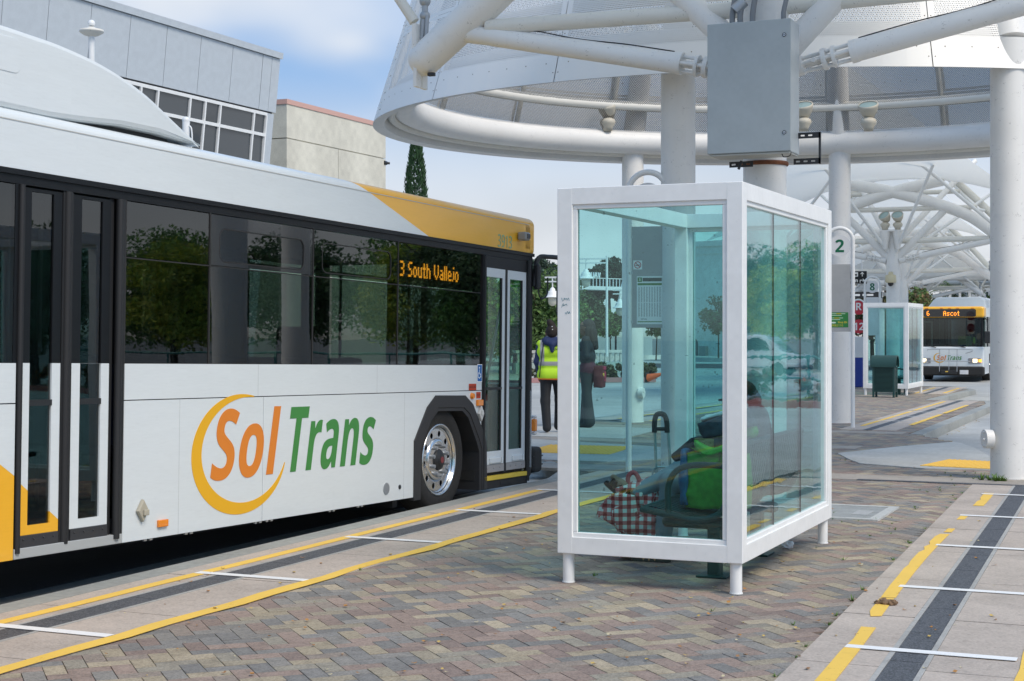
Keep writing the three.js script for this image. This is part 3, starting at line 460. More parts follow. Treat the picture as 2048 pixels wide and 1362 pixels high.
  part('door_seal', [rod(V(-0.02, 0.25, 5.145), V(-0.02, 2.45, 5.145), 0.03, 0.03, 12), rod(V(0.0, 0.235, 4.665), V(0.0, 2.45, 4.665), 0.026, 0.026, 12), box2(-0.06, -0.015, 0.25, 2.45, 5.096, 5.192), rod(V(0.0, 0.235, 5.575), V(0.0, 2.45, 5.575), 0.02, 0.02, 12), box2(-0.08, -0.03, 0.235, 2.45, 4.69, 4.735), box2(-0.05, -0.002, 0.235, 2.45, 4.6, 4.63)], std([0.014, 0.0145, 0.016], 0.6), bus);
  for (const [p, q] of [[5.627, 6.9], [6.93, 8.3]]) part('window', box2(-0.02, -0.008, 1.377, 2.445, p, q), M.glassTint, bus); for (const [p, q] of [[5.59, 5.625], [6.9, 6.93], [8.3, REAR]]) part('window_post', box2(-0.05, -0.005, 1.375, 2.45, p, q), M.busDark, bus);
  // --- front door
  const fleaf = (u0, u1, g0, g1) => {
    const d = part('door', [sideX(poly([[u0, 0.40], [u1, 0.40], [u1, 2.335], [u0, 2.335]], [[[g0, 0.53], [g1, 0.53], [g1, 2.245], [g0, 2.245]]]), 0.035, -0.012, 0.003)], M.busWhite, bus);
    part('pane', sideX(P(g0, g1, 0.53, 2.245), 0.005, -0.028), M.glassClear, d); part('pane_seal', [box2(-0.03, -0.016, 0.53, 2.245, g0, g0 + 0.022), box2(-0.03, -0.016, 0.53, 2.245, g1 - 0.01, g1)], M.rubber, d);
    part('crossbar', box2(-0.05, -0.01, 1.135, 1.16, g0, g1), M.dark, d);
    part('kick_plate', [box2(-0.045, -0.008, 0.325, 0.398, u0, u1), ...[0.2, 0.5, 0.8].map((s) => sph(0.007, -0.006, 0.365, u0 + (u1 - u0) * s, 1, 1, 1, 8))], std([0.34, 0.33, 0.33], 0.5), d);
    part('hinge_box', [rbox(0.02, 0.055, (u1 - u0) * 0.5, 0.006, -0.004, 0.44, u0 + (u1 - u0) * 0.45), rod(V(0.006, 0.41, u0 + 0.08), V(0.006, 0.47, u0 + 0.08), 0.009)], M.busWhite, d);
    return d;
  };
  fleaf(-1.305, -0.822, -1.245, -0.862); fleaf(-1.815, -1.36, -1.735, -1.42);
  part('door_seal', [box2(-0.05, -0.012, 0.31, 2.45, -1.36, -1.305), box2(-0.06, 0.006, 0.17, 2.45, -0.822, -0.768), rod(V(0.0, 0.19, -1.845), V(0.0, 2.46, -1.845), 0.027, 0.027, 12), box2(-0.06, -0.01, 2.335, 2.45, -1.86, -0.8), rod(V(0.008, 0.18, -0.80), V(0.008, 2.45, -0.80), 0.016, 0.016, 10)], std([0.012, 0.0125, 0.014], 0.6), bus);
  part('step_edge', [box2(-0.06, 0.012, 0.248, 0.29, -1.84, -0.82, 0.004)], std([0.75, 0.55, 0.06], 0.6, { map: texScuff }), bus);
  part('step_box', [box2(-0.3, 0.0, 0.165, 0.247, -1.86, -0.8, 0.006), box2(-0.06, 0.004, 0.19, 0.225, -1.5, -1.2)], M.rubber, bus);
  // --- wheels
  function wheel(z, y) {
    const w = new THREE.Group(); w.name = 'wheel'; w.position.set(-0.05, y, z); bus.add(w);
    const ax = (g) => g.rotateZ(-Math.PI / 2);
    part('tyre', ax(lathe([[0.30, -0.28], [0.36, -0.295], [0.46, -0.28], [0.495, -0.24], [0.5, -0.15], [0.5, -0.06], [0.49, -0.022], [0.462, 0.0], [0.44, 0.004], [0.40, 0.006], [0.36, 0.0], [0.325, -0.012], [0.30, -0.03]], 64)), std([0.024, 0.023, 0.022], 0.85, { map: texGrain }), w);
    const rim = part('rim', [ax(lathe([[0.335, -0.02], [0.336, -0.004], [0.322, 0.0], [0.312, -0.008], [0.305, -0.03], [0.285, -0.045]], 64)), (() => { const s = new THREE.Shape(); s.absarc(0, 0, 0.287, 0, Math.PI * 2); for (let k = 0; k < 10; k++) { const h = new THREE.Path(); const a = k / 10 * Math.PI * 2 + 0.1; h.absarc(Math.cos(a) * 0.243, Math.sin(a) * 0.243, 0.026, 0, Math.PI * 2, true); s.holes.push(h); } const c = new THREE.Path(); c.absarc(0, 0, 0.18, 0, Math.PI * 2, true); s.holes.push(c); return extr(s, 0.012, 0.002, 24).rotateY(Math.PI / 2).translate(-0.05, 0, 0); })(), ax(lathe([[0.205, -0.042], [0.197, -0.03], [0.186, -0.02], [0.165, -0.016], [0.10, -0.016]], 48))], M.chrome, w);
    for (let k = 0; k < 10; k++) { const a = k / 10 * Math.PI * 2 + 0.25; part('lug_nut', [ax(new THREE.CylinderGeometry(0.019, 0.022, 0.035, 6)).translate(0.002, Math.sin(a) * 0.145, Math.cos(a) * 0.145), ax(new THREE.CylinderGeometry(0.012, 0.012, 0.04, 8)).translate(0.002, Math.sin(a) * 0.145, Math.cos(a) * 0.145)], M.galv, rim); }
    part('hub', [ax(lathe([[0.1, -0.02], [0.098, -0.01], [0.09, 0.0], [0.07, 0.01], [0.055, 0.014], [0.055, 0.022], [0.0, 0.023]], 32))], M.dark, w); part('hub_cap', ax(new THREE.CylinderGeometry(0.03, 0.03, 0.01, 20)).translate(0.022, 0, 0), std([0.20, 0.04, 0.04], 0.5), w);
  }
  wheel(0, 0.5); wheel(7.1, 0.36);
  for (const [u, v] of [[0, 0.5], [7.1, 0.4]]) part('axle', rod(V(-0.3, v, u), V(-2.3, v, u), 0.08), M.dark, bus);
  for (const [u, v] of [[0, 0.5], [7.1, 0.36]]) part('far_tyre', rod(V(-2.3, v, u), V(-2.55, v, u), 0.5, 0.5, 40), M.rubber, bus);
  part('underbody', [box2(-W + 0.1, -0.35, 0.2, 0.26, 0.7, 6.4), box2(-W + 0.1, -0.35, 0.2, 0.26, -1.9, -0.7), box2(-0.4, -0.1, 0.12, 0.2, 0.72, 0.80), box2(-1.9, -0.7, 0.06, 0.2, 2, 4)], M.dark, bus);
  // --- roof fairing over the tanks
  {
    const top = [[3.72, 2.925], [4.0, 3.045], [4.37, 3.205], [4.75, 3.31], [5.1, 3.362], [5.45, 3.385], [6.2, 3.40], [9.4, 3.40]], bot = [[9.4, 2.90], [5.3, 2.90], [5.0, 2.915], [4.6, 2.945], [4.2, 2.948]];
    const sp = new THREE.SplineCurve(top.map(([a, b]) => new THREE.Vector2(a, b))).getPoints(40).map((p) => [p.x, p.y]);
    part('roof_fairing', sideX(poly([...sp, ...bot]), W - 0.1, -0.045, 0.035), M.busWhite, bus);
    const hatch = part('fairing_hatch', [sideX(rrect(5.56, 7.4, 3.12, 3.33, 0.05), 0.02, -0.041, 0.002)], M.busWhite, bus);
    part('fairing_base', [box2(-W + 0.2, -0.14, 2.88, 2.97, 4.0, 9.3)], M.dark, bus);
  }
  // --- lettering and small fittings
  const onSide = (g, u, v) => g.rotateY(Math.PI / 2).translate(0.0012, v, u);
  part('logo_crescent', sideX(crescent(3.262, 0.716, 0.60, 0.44, 0.108, 1.84, -2.93), 0.002, 0.0025), M.goldInk, bus);
  logoLetters(bus, (g) => onSide(g, 3.69, 0.545));
  part('fleet_number', onSide(text('3913', 0.118, 0.002, fontR).scale(0.95, 1.05, 1), -1.09, 2.553), std([0.25, 0.45, 0.28], 0.5), bus);
  const cam = part('camera_housing', [rbox(0.10, 0.085, 0.12, 0.02, 0.055, 2.69, -1.60, 2)], std([0.30, 0.29, 0.27], 0.5), bus); part('camera_lens', [rbox(0.012, 0.05, 0.07, 0.008, 0.108, 2.69, -1.60)], M.blackGloss, cam); part('side_lamp', rbox(0.02, 0.045, 0.03, 0.006, 0.012, 2.69, -1.745), M.red, bus);
  part('marker_lamp', [rbox(0.022, 0.05, 0.105, 0.006, 0.010, 0.293, 4.184)], M.amber, bus);
  { const s = poly([[-0.055, 0], [0, 0.075], [0.055, 0], [0, -0.075]]); const a = part('sensor_housing', [sideX(s, 0.03, 0.03, 0.008).translate(0, 0.397, 4.411), rbox(0.02, 0.04, 0.05, 0.006, 0.038, 0.385, 4.40)], std([0.42, 0.39, 0.31], 0.6), bus); part('sensor_housing', [sideX(s, 0.03, 0.03, 0.008).translate(0, 0.91, -0.72), rbox(0.02, 0.05, 0.04, 0.006, 0.03, 0.92, -0.72)], std([0.6, 0.6, 0.58], 0.5), bus); }
  { const v = part('speaker_grille', [(() => { const s = new THREE.Shape(); s.absellipse(1.094, 0.313, 0.052, 0.052, 0, Math.PI * 2); return sideX(s, 0.006, 0.005); })()], std([0.45, 0.47, 0.48], 0.5), bus); for (let k = -5; k <= 5; k++) part('grille_slat', box(0.004, 0.004, 2 * Math.sqrt(0.05 * 0.05 - (k * 0.009) ** 2), 0.007, 0.313 + k * 0.009, 1.094), M.galv, v); part('filler_cap', rod(V(0, 0.31, 0.855), V(0.006, 0.31, 0.855), 0.02, 0.02, 16), M.dark, bus); }
  part('signal_lamp', [rod(V(0, 1.082, -0.545), V(0.025, 1.082, -0.545), 0.032, 0.026, 20)], M.amber, bus); part('side_lamp', rbox(0.03, 0.062, 0.12, 0.01, 0.012, 1.015, -0.70), M.amber, bus);
  const sticker = (name, w, h, u, v, mat) => { const m = sheet(name, w, h, mat, bus, 0.0025, v, u, Math.PI / 2); return m; };
  sticker('access_sticker', 0.105, 0.17, -0.712, 1.30, print(64, 104, (x, w, h) => { x.fillStyle = '#0a63ad'; x.fillRect(0, 0, w, h); x.strokeStyle = '#fff'; x.lineWidth = 6; x.strokeRect(1, 1, w - 2, h - 2); x.lineWidth = 5; x.beginPath(); x.arc(28, 64, 17, 0.2, 4.4); x.stroke(); x.beginPath(); x.moveTo(28, 30); x.lineTo(30, 56); x.lineTo(44, 58); x.lineTo(50, 76); x.stroke(); x.fillStyle = '#fff'; x.beginPath(); x.arc(28, 20, 6, 0, 7); x.fill(); }));
  sticker('warning_sticker', 0.16, 0.062, -0.56, 1.168, print(128, 50, (x, w, h) => { x.fillStyle = '#b8401e'; x.fillRect(0, 0, w, h); x.fillStyle = '#3c120a'; x.font = 'bold 26px sans-serif'; x.fillText('KNEELING', 2, 34, 124); }));
  sticker('warning_sticker', 0.095, 0.06, -0.69, 1.088, print(80, 50, (x, w, h) => { x.fillStyle = '#b8401e'; x.fillRect(0, 0, w, h); x.fillStyle = '#3c120a'; x.font = 'bold 24px sans-serif'; x.fillText('STOP', 6, 34, 68); }));
  // --- mirror
  const mi = part('mirror_arm', [pipe([V(0.0, 2.2, -1.97), V(0.02, 2.48, -2.02), V(0.06, 2.52, -2.2), V(0.08, 2.51, -2.6), V(0.08, 2.36, -2.66)], 0.025, 24, 8), rbox(0.06, 0.26, 0.08, 0.02, 0.03, 2.3, -2.0), pipe([V(0.02, 2.2, -2.03), V(0.04, 2.08, -2.06), V(0.07, 2.12, -2.16), V(0.07, 2.3, -2.18)], 0.008, 16, 6)], M.dark, bus);
  part('mirror_housing', rbox(0.26, 0.46, 0.10, 0.04, 0.10, 2.14, -2.66, 3), M.dark, bus);
}

// ================================================================ SHELTERS
function shelter(label, pos, turn, scuffs) {
  const s = thing('bus_shelter', label, 'shelter', pos, turn, 'glass bus shelters');
  const X = 0.59, Z = 1.25, y0 = 0.185, y1 = 2.45, t = 0.10, h = 0.105;
  for (const [sx, sz] of [[-1, 1], [1, 1], [-1, -1], [1, -1]]) {
    part('leg', [rod(V(sx * (X - 0.055), 0, sz * (Z - 0.055)), V(sx * (X - 0.055), y0 + 0.02, sz * (Z - 0.055)), 0.036, 0.036, 24), rod(V(sx * (X - 0.055), 0, sz * (Z - 0.055)), V(sx * (X - 0.055), 0.006, sz * (Z - 0.055)), 0.04, 0.04, 24)], M.frame, s);
    part('corner_post', rbox(t, y1 - y0, t, 0.006, sx * (X - t / 2), (y0 + y1) / 2, sz * (Z - t / 2), 3), M.frame, s);
  }
  const bead = (a, b, axis, at, sgn) => { // moulding round one glazed opening: a..b along the axis, at = plane
    const w = 0.03, d = 0.045, lo = y0 + h - 0.002, hi = y1 - h + 0.002, g = [];
    const seg = (p0, p1, q0, q1) => axis === 'x' ? box2(p0, p1, q0, q1, at - d / 2, at + d / 2, 0.006) : box2(at - d / 2, at + d / 2, q0, q1, p0, p1, 0.006);
    g.push(seg(a, b, lo, lo + w), seg(a, b, hi - w, hi), seg(a, a + w, lo + w, hi - w), seg(b - w, b, lo + w, hi - w)); return g;
  };
  for (const sz of [1, -1]) {
    part('end_rail', [rbox(2 * (X - t) + 0.01, h, t * 0.985, 0.004, 0, y0 + h / 2, sz * (Z - t / 2), 3)], M.frame, s);
    part('end_rail', [rbox(2 * (X - t) + 0.01, h, t * 0.985, 0.004, 0, y1 - h / 2, sz * (Z - t / 2), 3)], M.frame, s);
    part('glazing_bead', bead(-X + t - 0.002, X - t + 0.002, 'x', sz * (Z - 0.035)), M.frame, s);
    const p = part('end_pane', box2(-X + t + 0.012, X - t - 0.012, y0 + h + 0.016, y1 - h - 0.016, sz * (Z - 0.035) - 0.005, sz * (Z - 0.035) + 0.005), M.shelterGlass, s);
    part('pane_edge', [box2(-X + t + 0.026, -X + t + 0.031, y0 + h + 0.028, y1 - h - 0.028, sz * (Z - 0.035) - 0.004, sz * (Z - 0.035) + 0.004)], M.glassEdge, p);
  }
  for (const sx of [1, -1]) part('side_rail', [rbox(t * 0.985, h, 2 * (Z - t) + 0.01, 0.004, sx * (X - t / 2), y1 - h / 2, 0, 3)], M.frame, s);
  part('side_rail', [rbox(t * 0.985, h, 2 * (Z - t) + 0.01, 0.004, X - t / 2, y0 + h / 2, 0, 3)], M.frame, s);
  part('glazing_bead', bead(-Z + t - 0.002, Z - t + 0.002, 'z', X - 0.035), M.frame, s);
  const L = 2 * (Z - t) - 0.024;
  for (let k = 0; k < 3; k++) part('side_pane', box2(X - 0.04, X - 0.03, y0 + h + 0.016, y1 - h - 0.016, -L / 2 + k * L / 3 + 0.003, -L / 2 + (k + 1) * L / 3 - 0.003), M.sideGlass, s);
  for (let k = 1; k < 3; k++) part('pane_joint', box2(X - 0.041, X - 0.029, y0 + h + 0.016, y1 - h - 0.016, -L / 2 + k * L / 3 - 0.0028, -L / 2 + k * L / 3 + 0.0028), std([0.03, 0.03, 0.03], 0.7), s);
  return s;
}
const sh1 = shelter('large white framed glass bus shelter with a bench inside, beside the grey cabinet mast', [-3.015, 0, -10.25], 0);
{ // pen scribble on the corner post
  const pts = (a) => pipe(a.map(([x, y]) => V(x, y, 0)), 0.0014, 30, 4);
  const g = [pts([[0, 0.05], [0.005, 0.03], [0.012, 0.035], [0.018, 0.05], [0.022, 0.036], [0.03, 0.048], [0.036, 0.034], [0.045, 0.05], [0.05, 0.03]]), pts([[0.0, -0.01], [0.008, 0.012], [0.016, 0.008], [0.008, 0.0], [0.022, 0.004], [0.03, 0.012], [0.036, 0.0]]), pts([[0.022, -0.04], [0.03, -0.052], [0.038, -0.035], [0.046, -0.05], [0.05, -0.036], [0.056, -0.048]])];
  part('pen_scribble', g.map((q) => q.scale(1, 1, 0.3).translate(-0.585 + 0.025, 1.72, 1.2508)), std([0.0, 0.16, 0.22], 0.7), sh1);
}
{ // bench
  const b = thing('steel_bench', 'dark green steel strap bench inside the large shelter', 'bench', [-3.14, 0, -10.2]);
  const prof = [V(0, 0.465, 0), V(0.05, 0.462, 0), V(0.2, 0.425, 0), V(0.36, 0.405, 0), V(0.48, 0.45, 0), V(0.53, 0.56, 0), V(0.58, 0.86, 0)];
  const cv = new THREE.CatmullRomCurve3(prof).getPoints(22), sg = []; const o = cv.map((p) => [p.x, p.y]), i = cv.map((p, k) => { const q = cv[Math.min(k + 1, 22)].clone().sub(cv[Math.max(k - 1, 0)]).normalize(); return [p.x + q.y * 0.006, p.y - q.x * 0.006]; });
  const slat = merged(new THREE.ExtrudeGeometry(poly([...o, ...i.reverse()]), { depth: 0.032, bevelEnabled: false }));
  for (let k = 0; k < 31; k++) { const m = shade(new THREE.Mesh(slat, M.bench)); m.name = 'slat'; m.position.z = -0.86 + k * 0.056; b.add(m); }
  part('seat_edge', [rod(V(0.0, 0.455, -0.9), V(0.0, 0.455, 0.9), 0.017, 0.017, 12), rod(V(0.58, 0.86, -0.9), V(0.58, 0.86, 0.9), 0.017, 0.017, 12)], M.bench, b);
  for (const z of [-0.9, 0.0, 0.9]) part('armrest', [pipe([V(-0.02, 0.45, z), V(0.04, 0.44, z), V(0.2, 0.415, z), V(0.36, 0.395, z), V(0.5, 0.45, z), V(0.55, 0.6, z), V(0.58, 0.86, z)], 0.022, 30, 10), pipe([V(0.16, 0.43, z), V(0.16, 0.6, z), V(0.22, 0.70, z), V(0.34, 0.735, z), V(0.55, 0.735, z)], 0.02, 24, 10)], M.bench, b);
  for (const z of [-0.5, 0.55]) { part('support_arm', [rbox(0.50, 0.075, 0.09, 0.035, 0.26, 0.335, z, 3)], M.bench, b); part('pedestal', [rbox(0.085, 0.32, 0.085, 0.012, 0.36, 0.16, z), rbox(0.2, 0.012, 0.2, 0.004, 0.36, 0.006, z)], M.bench, b); }
}
// ---------------------------------------------------------------- belongings in the shelter
const texGingham = (() => { const n = 128, d = new Uint8Array(n * n * 4); for (let j = 0; j < n; j++) for (let i = 0; i < n; i++) { const a = (i >> 6) & 1, b = (j >> 6) & 1, o = (j * n + i) * 4, c = a + b === 2 ? [150, 24, 30] : a + b === 1 ? [196, 106, 108] : [222, 216, 214]; d.set([...c, 255], o); } const t = new THREE.DataTexture(d, n, n); t.wrapS = t.wrapT = THREE.RepeatWrapping; t.magFilter = THREE.LinearFilter; t.colorSpace = THREE.SRGBColorSpace; t.repeat.set(1 / 0.055, 1 / 0.055); t.needsUpdate = true; return t; })();
function soft(w, h, d, seed, amp, nx = 10, ny = 10, nz = 8, fn) { // a soft bag: box with bulged and creased sides
  const g = mergeVertices(new THREE.BoxGeometry(w, h, d, nx, ny, nz).toNonIndexed().deleteAttribute('normal').deleteAttribute('uv')), p = g.attributes.position;
  for (let i = 0; i < p.count; i++) { const x = p.getX(i), y = p.getY(i), z = p.getZ(i), u = x / w * 2, v = y / h * 2, q = z / d * 2, bl = (1 - v * v * 0.6); const r = Math.max(Math.abs(u), Math.abs(q)); const k = 1 + 0.10 * bl - 0.10 * Math.pow(Math.abs(u * q), 2); const n = (vnoise(x * 9 + seed, y * 9, z * 9, seed) - 0.5) * 2 * amp + (vnoise(x * 26, y * 22 + seed, z * 26, seed + 3) - 0.5) * amp; let P = V(x * k + u * n, y + v * n * 0.6 - 0.03 * h * u * u * (v > 0 ? 1 : 0), z * k + q * n); if (fn) P = fn(P, u, v, q); p.setXYZ(i, P.x, P.y, P.z); }
  g.computeVertexNormals(); return g;
}
{
  const c = thing('shopping_trolley', 'red and white gingham bag strapped on a folding luggage trolley', 'trolley', [-3.46, 0, -10.18], 0.25);
  const gm = std([1, 1, 1], 0.85, { map: texGingham });
  part('gingham_bag', [soft(0.28, 0.42, 0.24, 4, 0.05, 16, 16, 12).translate(0, 0.24, 0.0), soft(0.26, 0.15, 0.2, 9, 0.03, 8, 6, 6).rotateZ(0.25).translate(-0.02, 0.45, 0.0), soft(0.16, 0.18, 0.14, 12, 0.03, 6, 6, 6).rotateZ(-0.5).translate(-0.16, 0.33, 0.05)], gm, c);
  part('bag_handle', pipe([V(-0.08, 0.49, 0.02), V(-0.085, 0.56, 0.03), V(-0.05, 0.595, 0.03), V(-0.015, 0.56, 0.03), V(-0.005, 0.49, 0.02)], 0.016, 20, 8), std([0.45, 0.06, 0.07], 0.7), c);
  part('handle_frame', [pipe([V(0.10, 0.08, -0.11), V(0.10, 0.5, -0.11), V(0.085, 0.95, -0.11)], 0.010, 16, 8), pipe([V(0.20, 0.08, -0.11), V(0.20, 0.5, -0.11), V(0.175, 0.95, -0.11)], 0.010, 16, 8), rod(V(0.09, 0.62, -0.11), V(0.19, 0.62, -0.11), 0.008), pipe([V(0.07, 0.3, -0.1), V(0.075, 0.58, -0.1), V(0.1, 0.62, -0.1)], 0.008, 12, 6), pipe([V(0.22, 0.4, -0.1), V(0.2, 0.5, -0.1), V(0.19, 0.62, -0.1)], 0.008, 12, 6)], M.galv, c);
  part('handle_grip', [pipe([V(0.086, 0.86, -0.11), V(0.088, 0.94, -0.11), V(0.105, 0.985, -0.11), V(0.15, 0.985, -0.11), V(0.17, 0.94, -0.11), V(0.174, 0.86, -0.11)], 0.018, 24, 8), rod(V(0.09, 0.885, -0.11), V(0.17, 0.885, -0.11), 0.013)], M.rubber, c);
  part('base_frame', [rbox(0.34, 0.02, 0.26, 0.008, 0, 0.05, 0.0), rod(V(-0.17, 0.12, 0.14), V(0.17, 0.12, 0.14), 0.009)], M.galv, c);
  for (const x of [-0.13, 0.17]) part('caster', rod(V(x - 0.012, 0.04, -0.13), V(x + 0.012, 0.04, -0.13), 0.04, 0.04, 20), M.rubber, c);
}
{
  const t = thing('tote_bag', 'bright green and blue woven tote bag standing on the bench', 'bag', [-2.76, 0.445, -9.66], 0.1);
  const body = part('bag_body', [soft(0.38, 0.36, 0.22, 21, 0.013, 18, 16, 12).translate(0, 0.175, 0)], std([0.10, 0.40, 0.04], 0.75, { map: texWeave }), t);
  part('blue_gusset', [soft(0.05, 0.35, 0.225, 22, 0.008, 4, 10, 6).translate(-0.205, 0.19, 0.004)], std([0.01, 0.13, 0.30], 0.75, { map: texWeave }), t);
  part('bag_flap', [soft(0.3, 0.05, 0.06, 23, 0.03, 10, 4, 4, (P, u) => V(P.x, P.y + 0.02 * Math.sin(u * 4) - 0.02 * u, P.z)).translate(0.02, 0.37, 0.12), soft(0.3, 0.05, 0.1, 27, 0.03, 10, 4, 4, (P, u) => V(P.x, P.y + 0.03 * u, P.z)).translate(0.06, 0.45, -0.05), extr(poly([[-0.16, 0.36], [0.02, 0.33], [0.02, 0.28], [-0.04, 0.25], [-0.1, 0.33]]), 0.01).translate(0, 0.02, 0.115)], std([0.13, 0.48, 0.05], 0.7, { map: texWeave }), t);
  const cb = thing('cardboard_box', 'brown taped cardboard parcel sticking out of the green tote bag', 'box', [-2.74, 0.79, -9.66], 0.1);
  part('carton', box(0.32, 0.10, 0.16, 0, 0.04, 0), std([0.32, 0.21, 0.10], 0.85, { map: texGrain }), cb); part('tape', box(0.07, 0.103, 0.163, 0.0, 0.04, 0), std([0.02, 0.03, 0.04], 0.4), cb);
  solo('folded_jacket', [soft(0.34, 0.12, 0.22, 33, 0.025, 14, 8, 8).rotateZ(0.32)], std([0.035, 0.055, 0.085], 0.9, { map: texWeave }), 'dark denim jacket folded on top of the green tote bag', 'jacket', null, [-2.72, 0.97, -9.70], 0.1);
  solo('fleece_lining', [soft(0.28, 0.03, 0.2, 35, 0.02, 12, 4, 8).rotateZ(0.32)], std([0.6, 0.62, 0.63], 0.95), 'pale fleece folded over the dark denim jacket', 'fleece', null, [-2.74, 1.04, -9.70], 0.1);
  solo('black_case', [rbox(0.2, 0.06, 0.22, 0.02, 0, 0, 0, 3).rotateZ(0.7)], std([0.02, 0.022, 0.026], 0.7), 'flat black case leaning on the green tote bag', 'case', null, [-2.985, 0.80, -9.74], 0);
}

// ================================================================ STOP SIGNS
const stopPoster = print(256, 400, (x, w, h) => { x.fillStyle = '#e9eceb'; x.fillRect(0, 0, w, h); x.fillStyle = '#2f7d3c'; x.fillRect(8, 10, 44, 38); x.fillStyle = '#fff'; x.font = 'bold 30px sans-serif'; x.fillText('3', 21, 40); x.fillStyle = '#2c4a44'; x.fillRect(58, 14, 190, 30); x.fillStyle = '#2f7d3c'; x.fillRect(8, 58, 240, 18); x.fillStyle = '#3d474c'; for (let c = 0; c < 9; c++) for (let r = 0; r < 46; r++) if (r !== 24) x.fillRect(16 + c * 26, 90 + r * 5.4, 10 + ((c * 7 + r * 3) % 5), 2.2); x.font = 'bold 15px sans-serif'; x.fillText('SolTrans', 40, 362); x.fillStyle = '#2f7d3c'; x.fillRect(8, 376, 240, 8); });
const stopGreen = print(256, 220, (x, w, h) => { x.fillStyle = '#2f7f3f'; x.fillRect(0, 0, w, h); x.fillStyle = '#cfe6cf'; for (const [a, b, c] of [[14, 16, 200], [14, 40, 150], [14, 78, 170], [14, 102, 130]]) x.fillRect(a, b, c, 8); x.fillStyle = '#e0c33c'; x.fillRect(90, 16, 70, 9); x.fillRect(60, 78, 70, 9); x.font = 'bold 36px sans-serif'; x.fillText('Stop ID:', 110, 158); x.font = '42px sans-serif'; x.fillText('MR82110', 8, 206); x.fillStyle = '#d8ead8'; x.beginPath(); x.ellipse(52, 150, 34, 12, 0, 0, 7); x.fill(); });
function stopSign(num, label, pos, turn, poster, face = M.signGrey) {
  const s = thing('stop_sign', label, 'sign', pos, turn, 'stop number signs on hoop posts');
  const w = 0.215, arc = []; for (let k = 0; k <= 16; k++) { const a = Math.PI * (1 - k / 16); arc.push(V(Math.cos(a) * w, 3.10 + Math.sin(a) * w, 0)); }
  part('hoop_post', [rod(V(-w, 0, 0), V(-w, 3.1, 0), 0.033, 0.033, 20), rod(V(w, 0, 0), V(w, 3.1, 0), 0.033, 0.033, 20), pipe(arc, 0.033, 40, 16)], M.frame, s);
  const d = part('number_disc', rod(V(0, 3.02, -0.012), V(0, 3.02, 0.012), 0.178, 0.178, 48), M.signDisc, s); part('numeral', textC(num, 0.21, 0.004).translate(0, 3.02, 0.012), M.signGreen, d);
  const p = part('info_panel', [rbox(0.355, 1.12, 0.025, 0.004, 0, 2.155, 0)], face, s);
  for (const y of [1.66, 2.2, 2.6]) part('panel_clip', [box(0.05, 0.03, 0.03, -0.19, y, 0), box(0.05, 0.03, 0.03, 0.19, y, 0)], M.steel, s);
  if (poster) { sheet(poster[0], poster[1], poster[2], poster[3], p, poster[4], poster[5], 0.0145); }
  return { s, p };
}
{
  const a = stopSign('3', 'white hoop post stop sign with a route 3 timetable, seen through the shelter glass', [-5.50, 0, -16.42], 0.12, ['timetable', 0.29, 0.53, stopPoster, 0.025, 1.90]);
  sheet('no_smoking_notice', 0.10, 0.10, print(96, 96, (x) => { x.fillStyle = '#f2f2f0'; x.fillRect(0, 0, 96, 96); x.strokeStyle = '#b0202a'; x.lineWidth = 8; x.beginPath(); x.arc(48, 48, 34, 0, 7); x.stroke(); x.fillStyle = '#222'; x.fillRect(24, 48, 44, 8); x.fillRect(60, 36, 6, 12); x.beginPath(); x.moveTo(24, 24); x.lineTo(72, 72); x.stroke(); }), a.p, -0.11, 2.29, 0.0145);
  stopSign('2', 'white hoop post stop sign with a green number 2 disc', [-5.34, dip(-25.95), -25.95], 0.2, ['stop_notice', 0.30, 0.25, stopGreen, -0.01, 1.79]);
  stopSign('8', 'white hoop post stop sign with a green number 8 disc beside the far shelter', [-8.55, dip(-46.2), -46.2], 0.1, null, M.signDisc);
  // red route discs on their own hoop
  const r = thing('route_sign', 'white hoop post carrying red round R and 12 route discs', 'sign', [-9.0, dip(-46.4), -46.4], 0.1); const w = 0.2, arc = []; for (let k = 0; k <= 12; k++) { const t = Math.PI * (1 - k / 12); arc.push(V(Math.cos(t) * w, 2.45 + Math.sin(t) * w, 0)); }
  part('hoop_post', [rod(V(-w, 0, 0), V(-w, 2.45, 0), 0.03), rod(V(w, 0, 0), V(w, 2.45, 0), 0.03), pipe(arc, 0.03, 30, 10)], M.frame, r);
  const redM = std([0.55, 0.03, 0.05], 0.5), d1 = part('route_disc', rod(V(0.02, 2.42, 0), V(0.02, 2.42, 0.02), 0.21, 0.21, 32), redM, r), d2 = part('route_disc', rod(V(0.02, 1.86, 0), V(0.02, 1.86, 0.02), 0.21, 0.21, 32), redM, r);
  part('route_letter', textC('R', 0.22, 0.004).translate(0.02, 2.45, 0.021), M.white, d1); part('route_letter', textC('12', 0.22, 0.004).translate(0.02, 1.86, 0.021), M.white, d2);
  part('timetable_panel', rbox(0.34, 0.62, 0.02, 0.004, 0.02, 1.25, 0.0), M.signDisc, r);
}

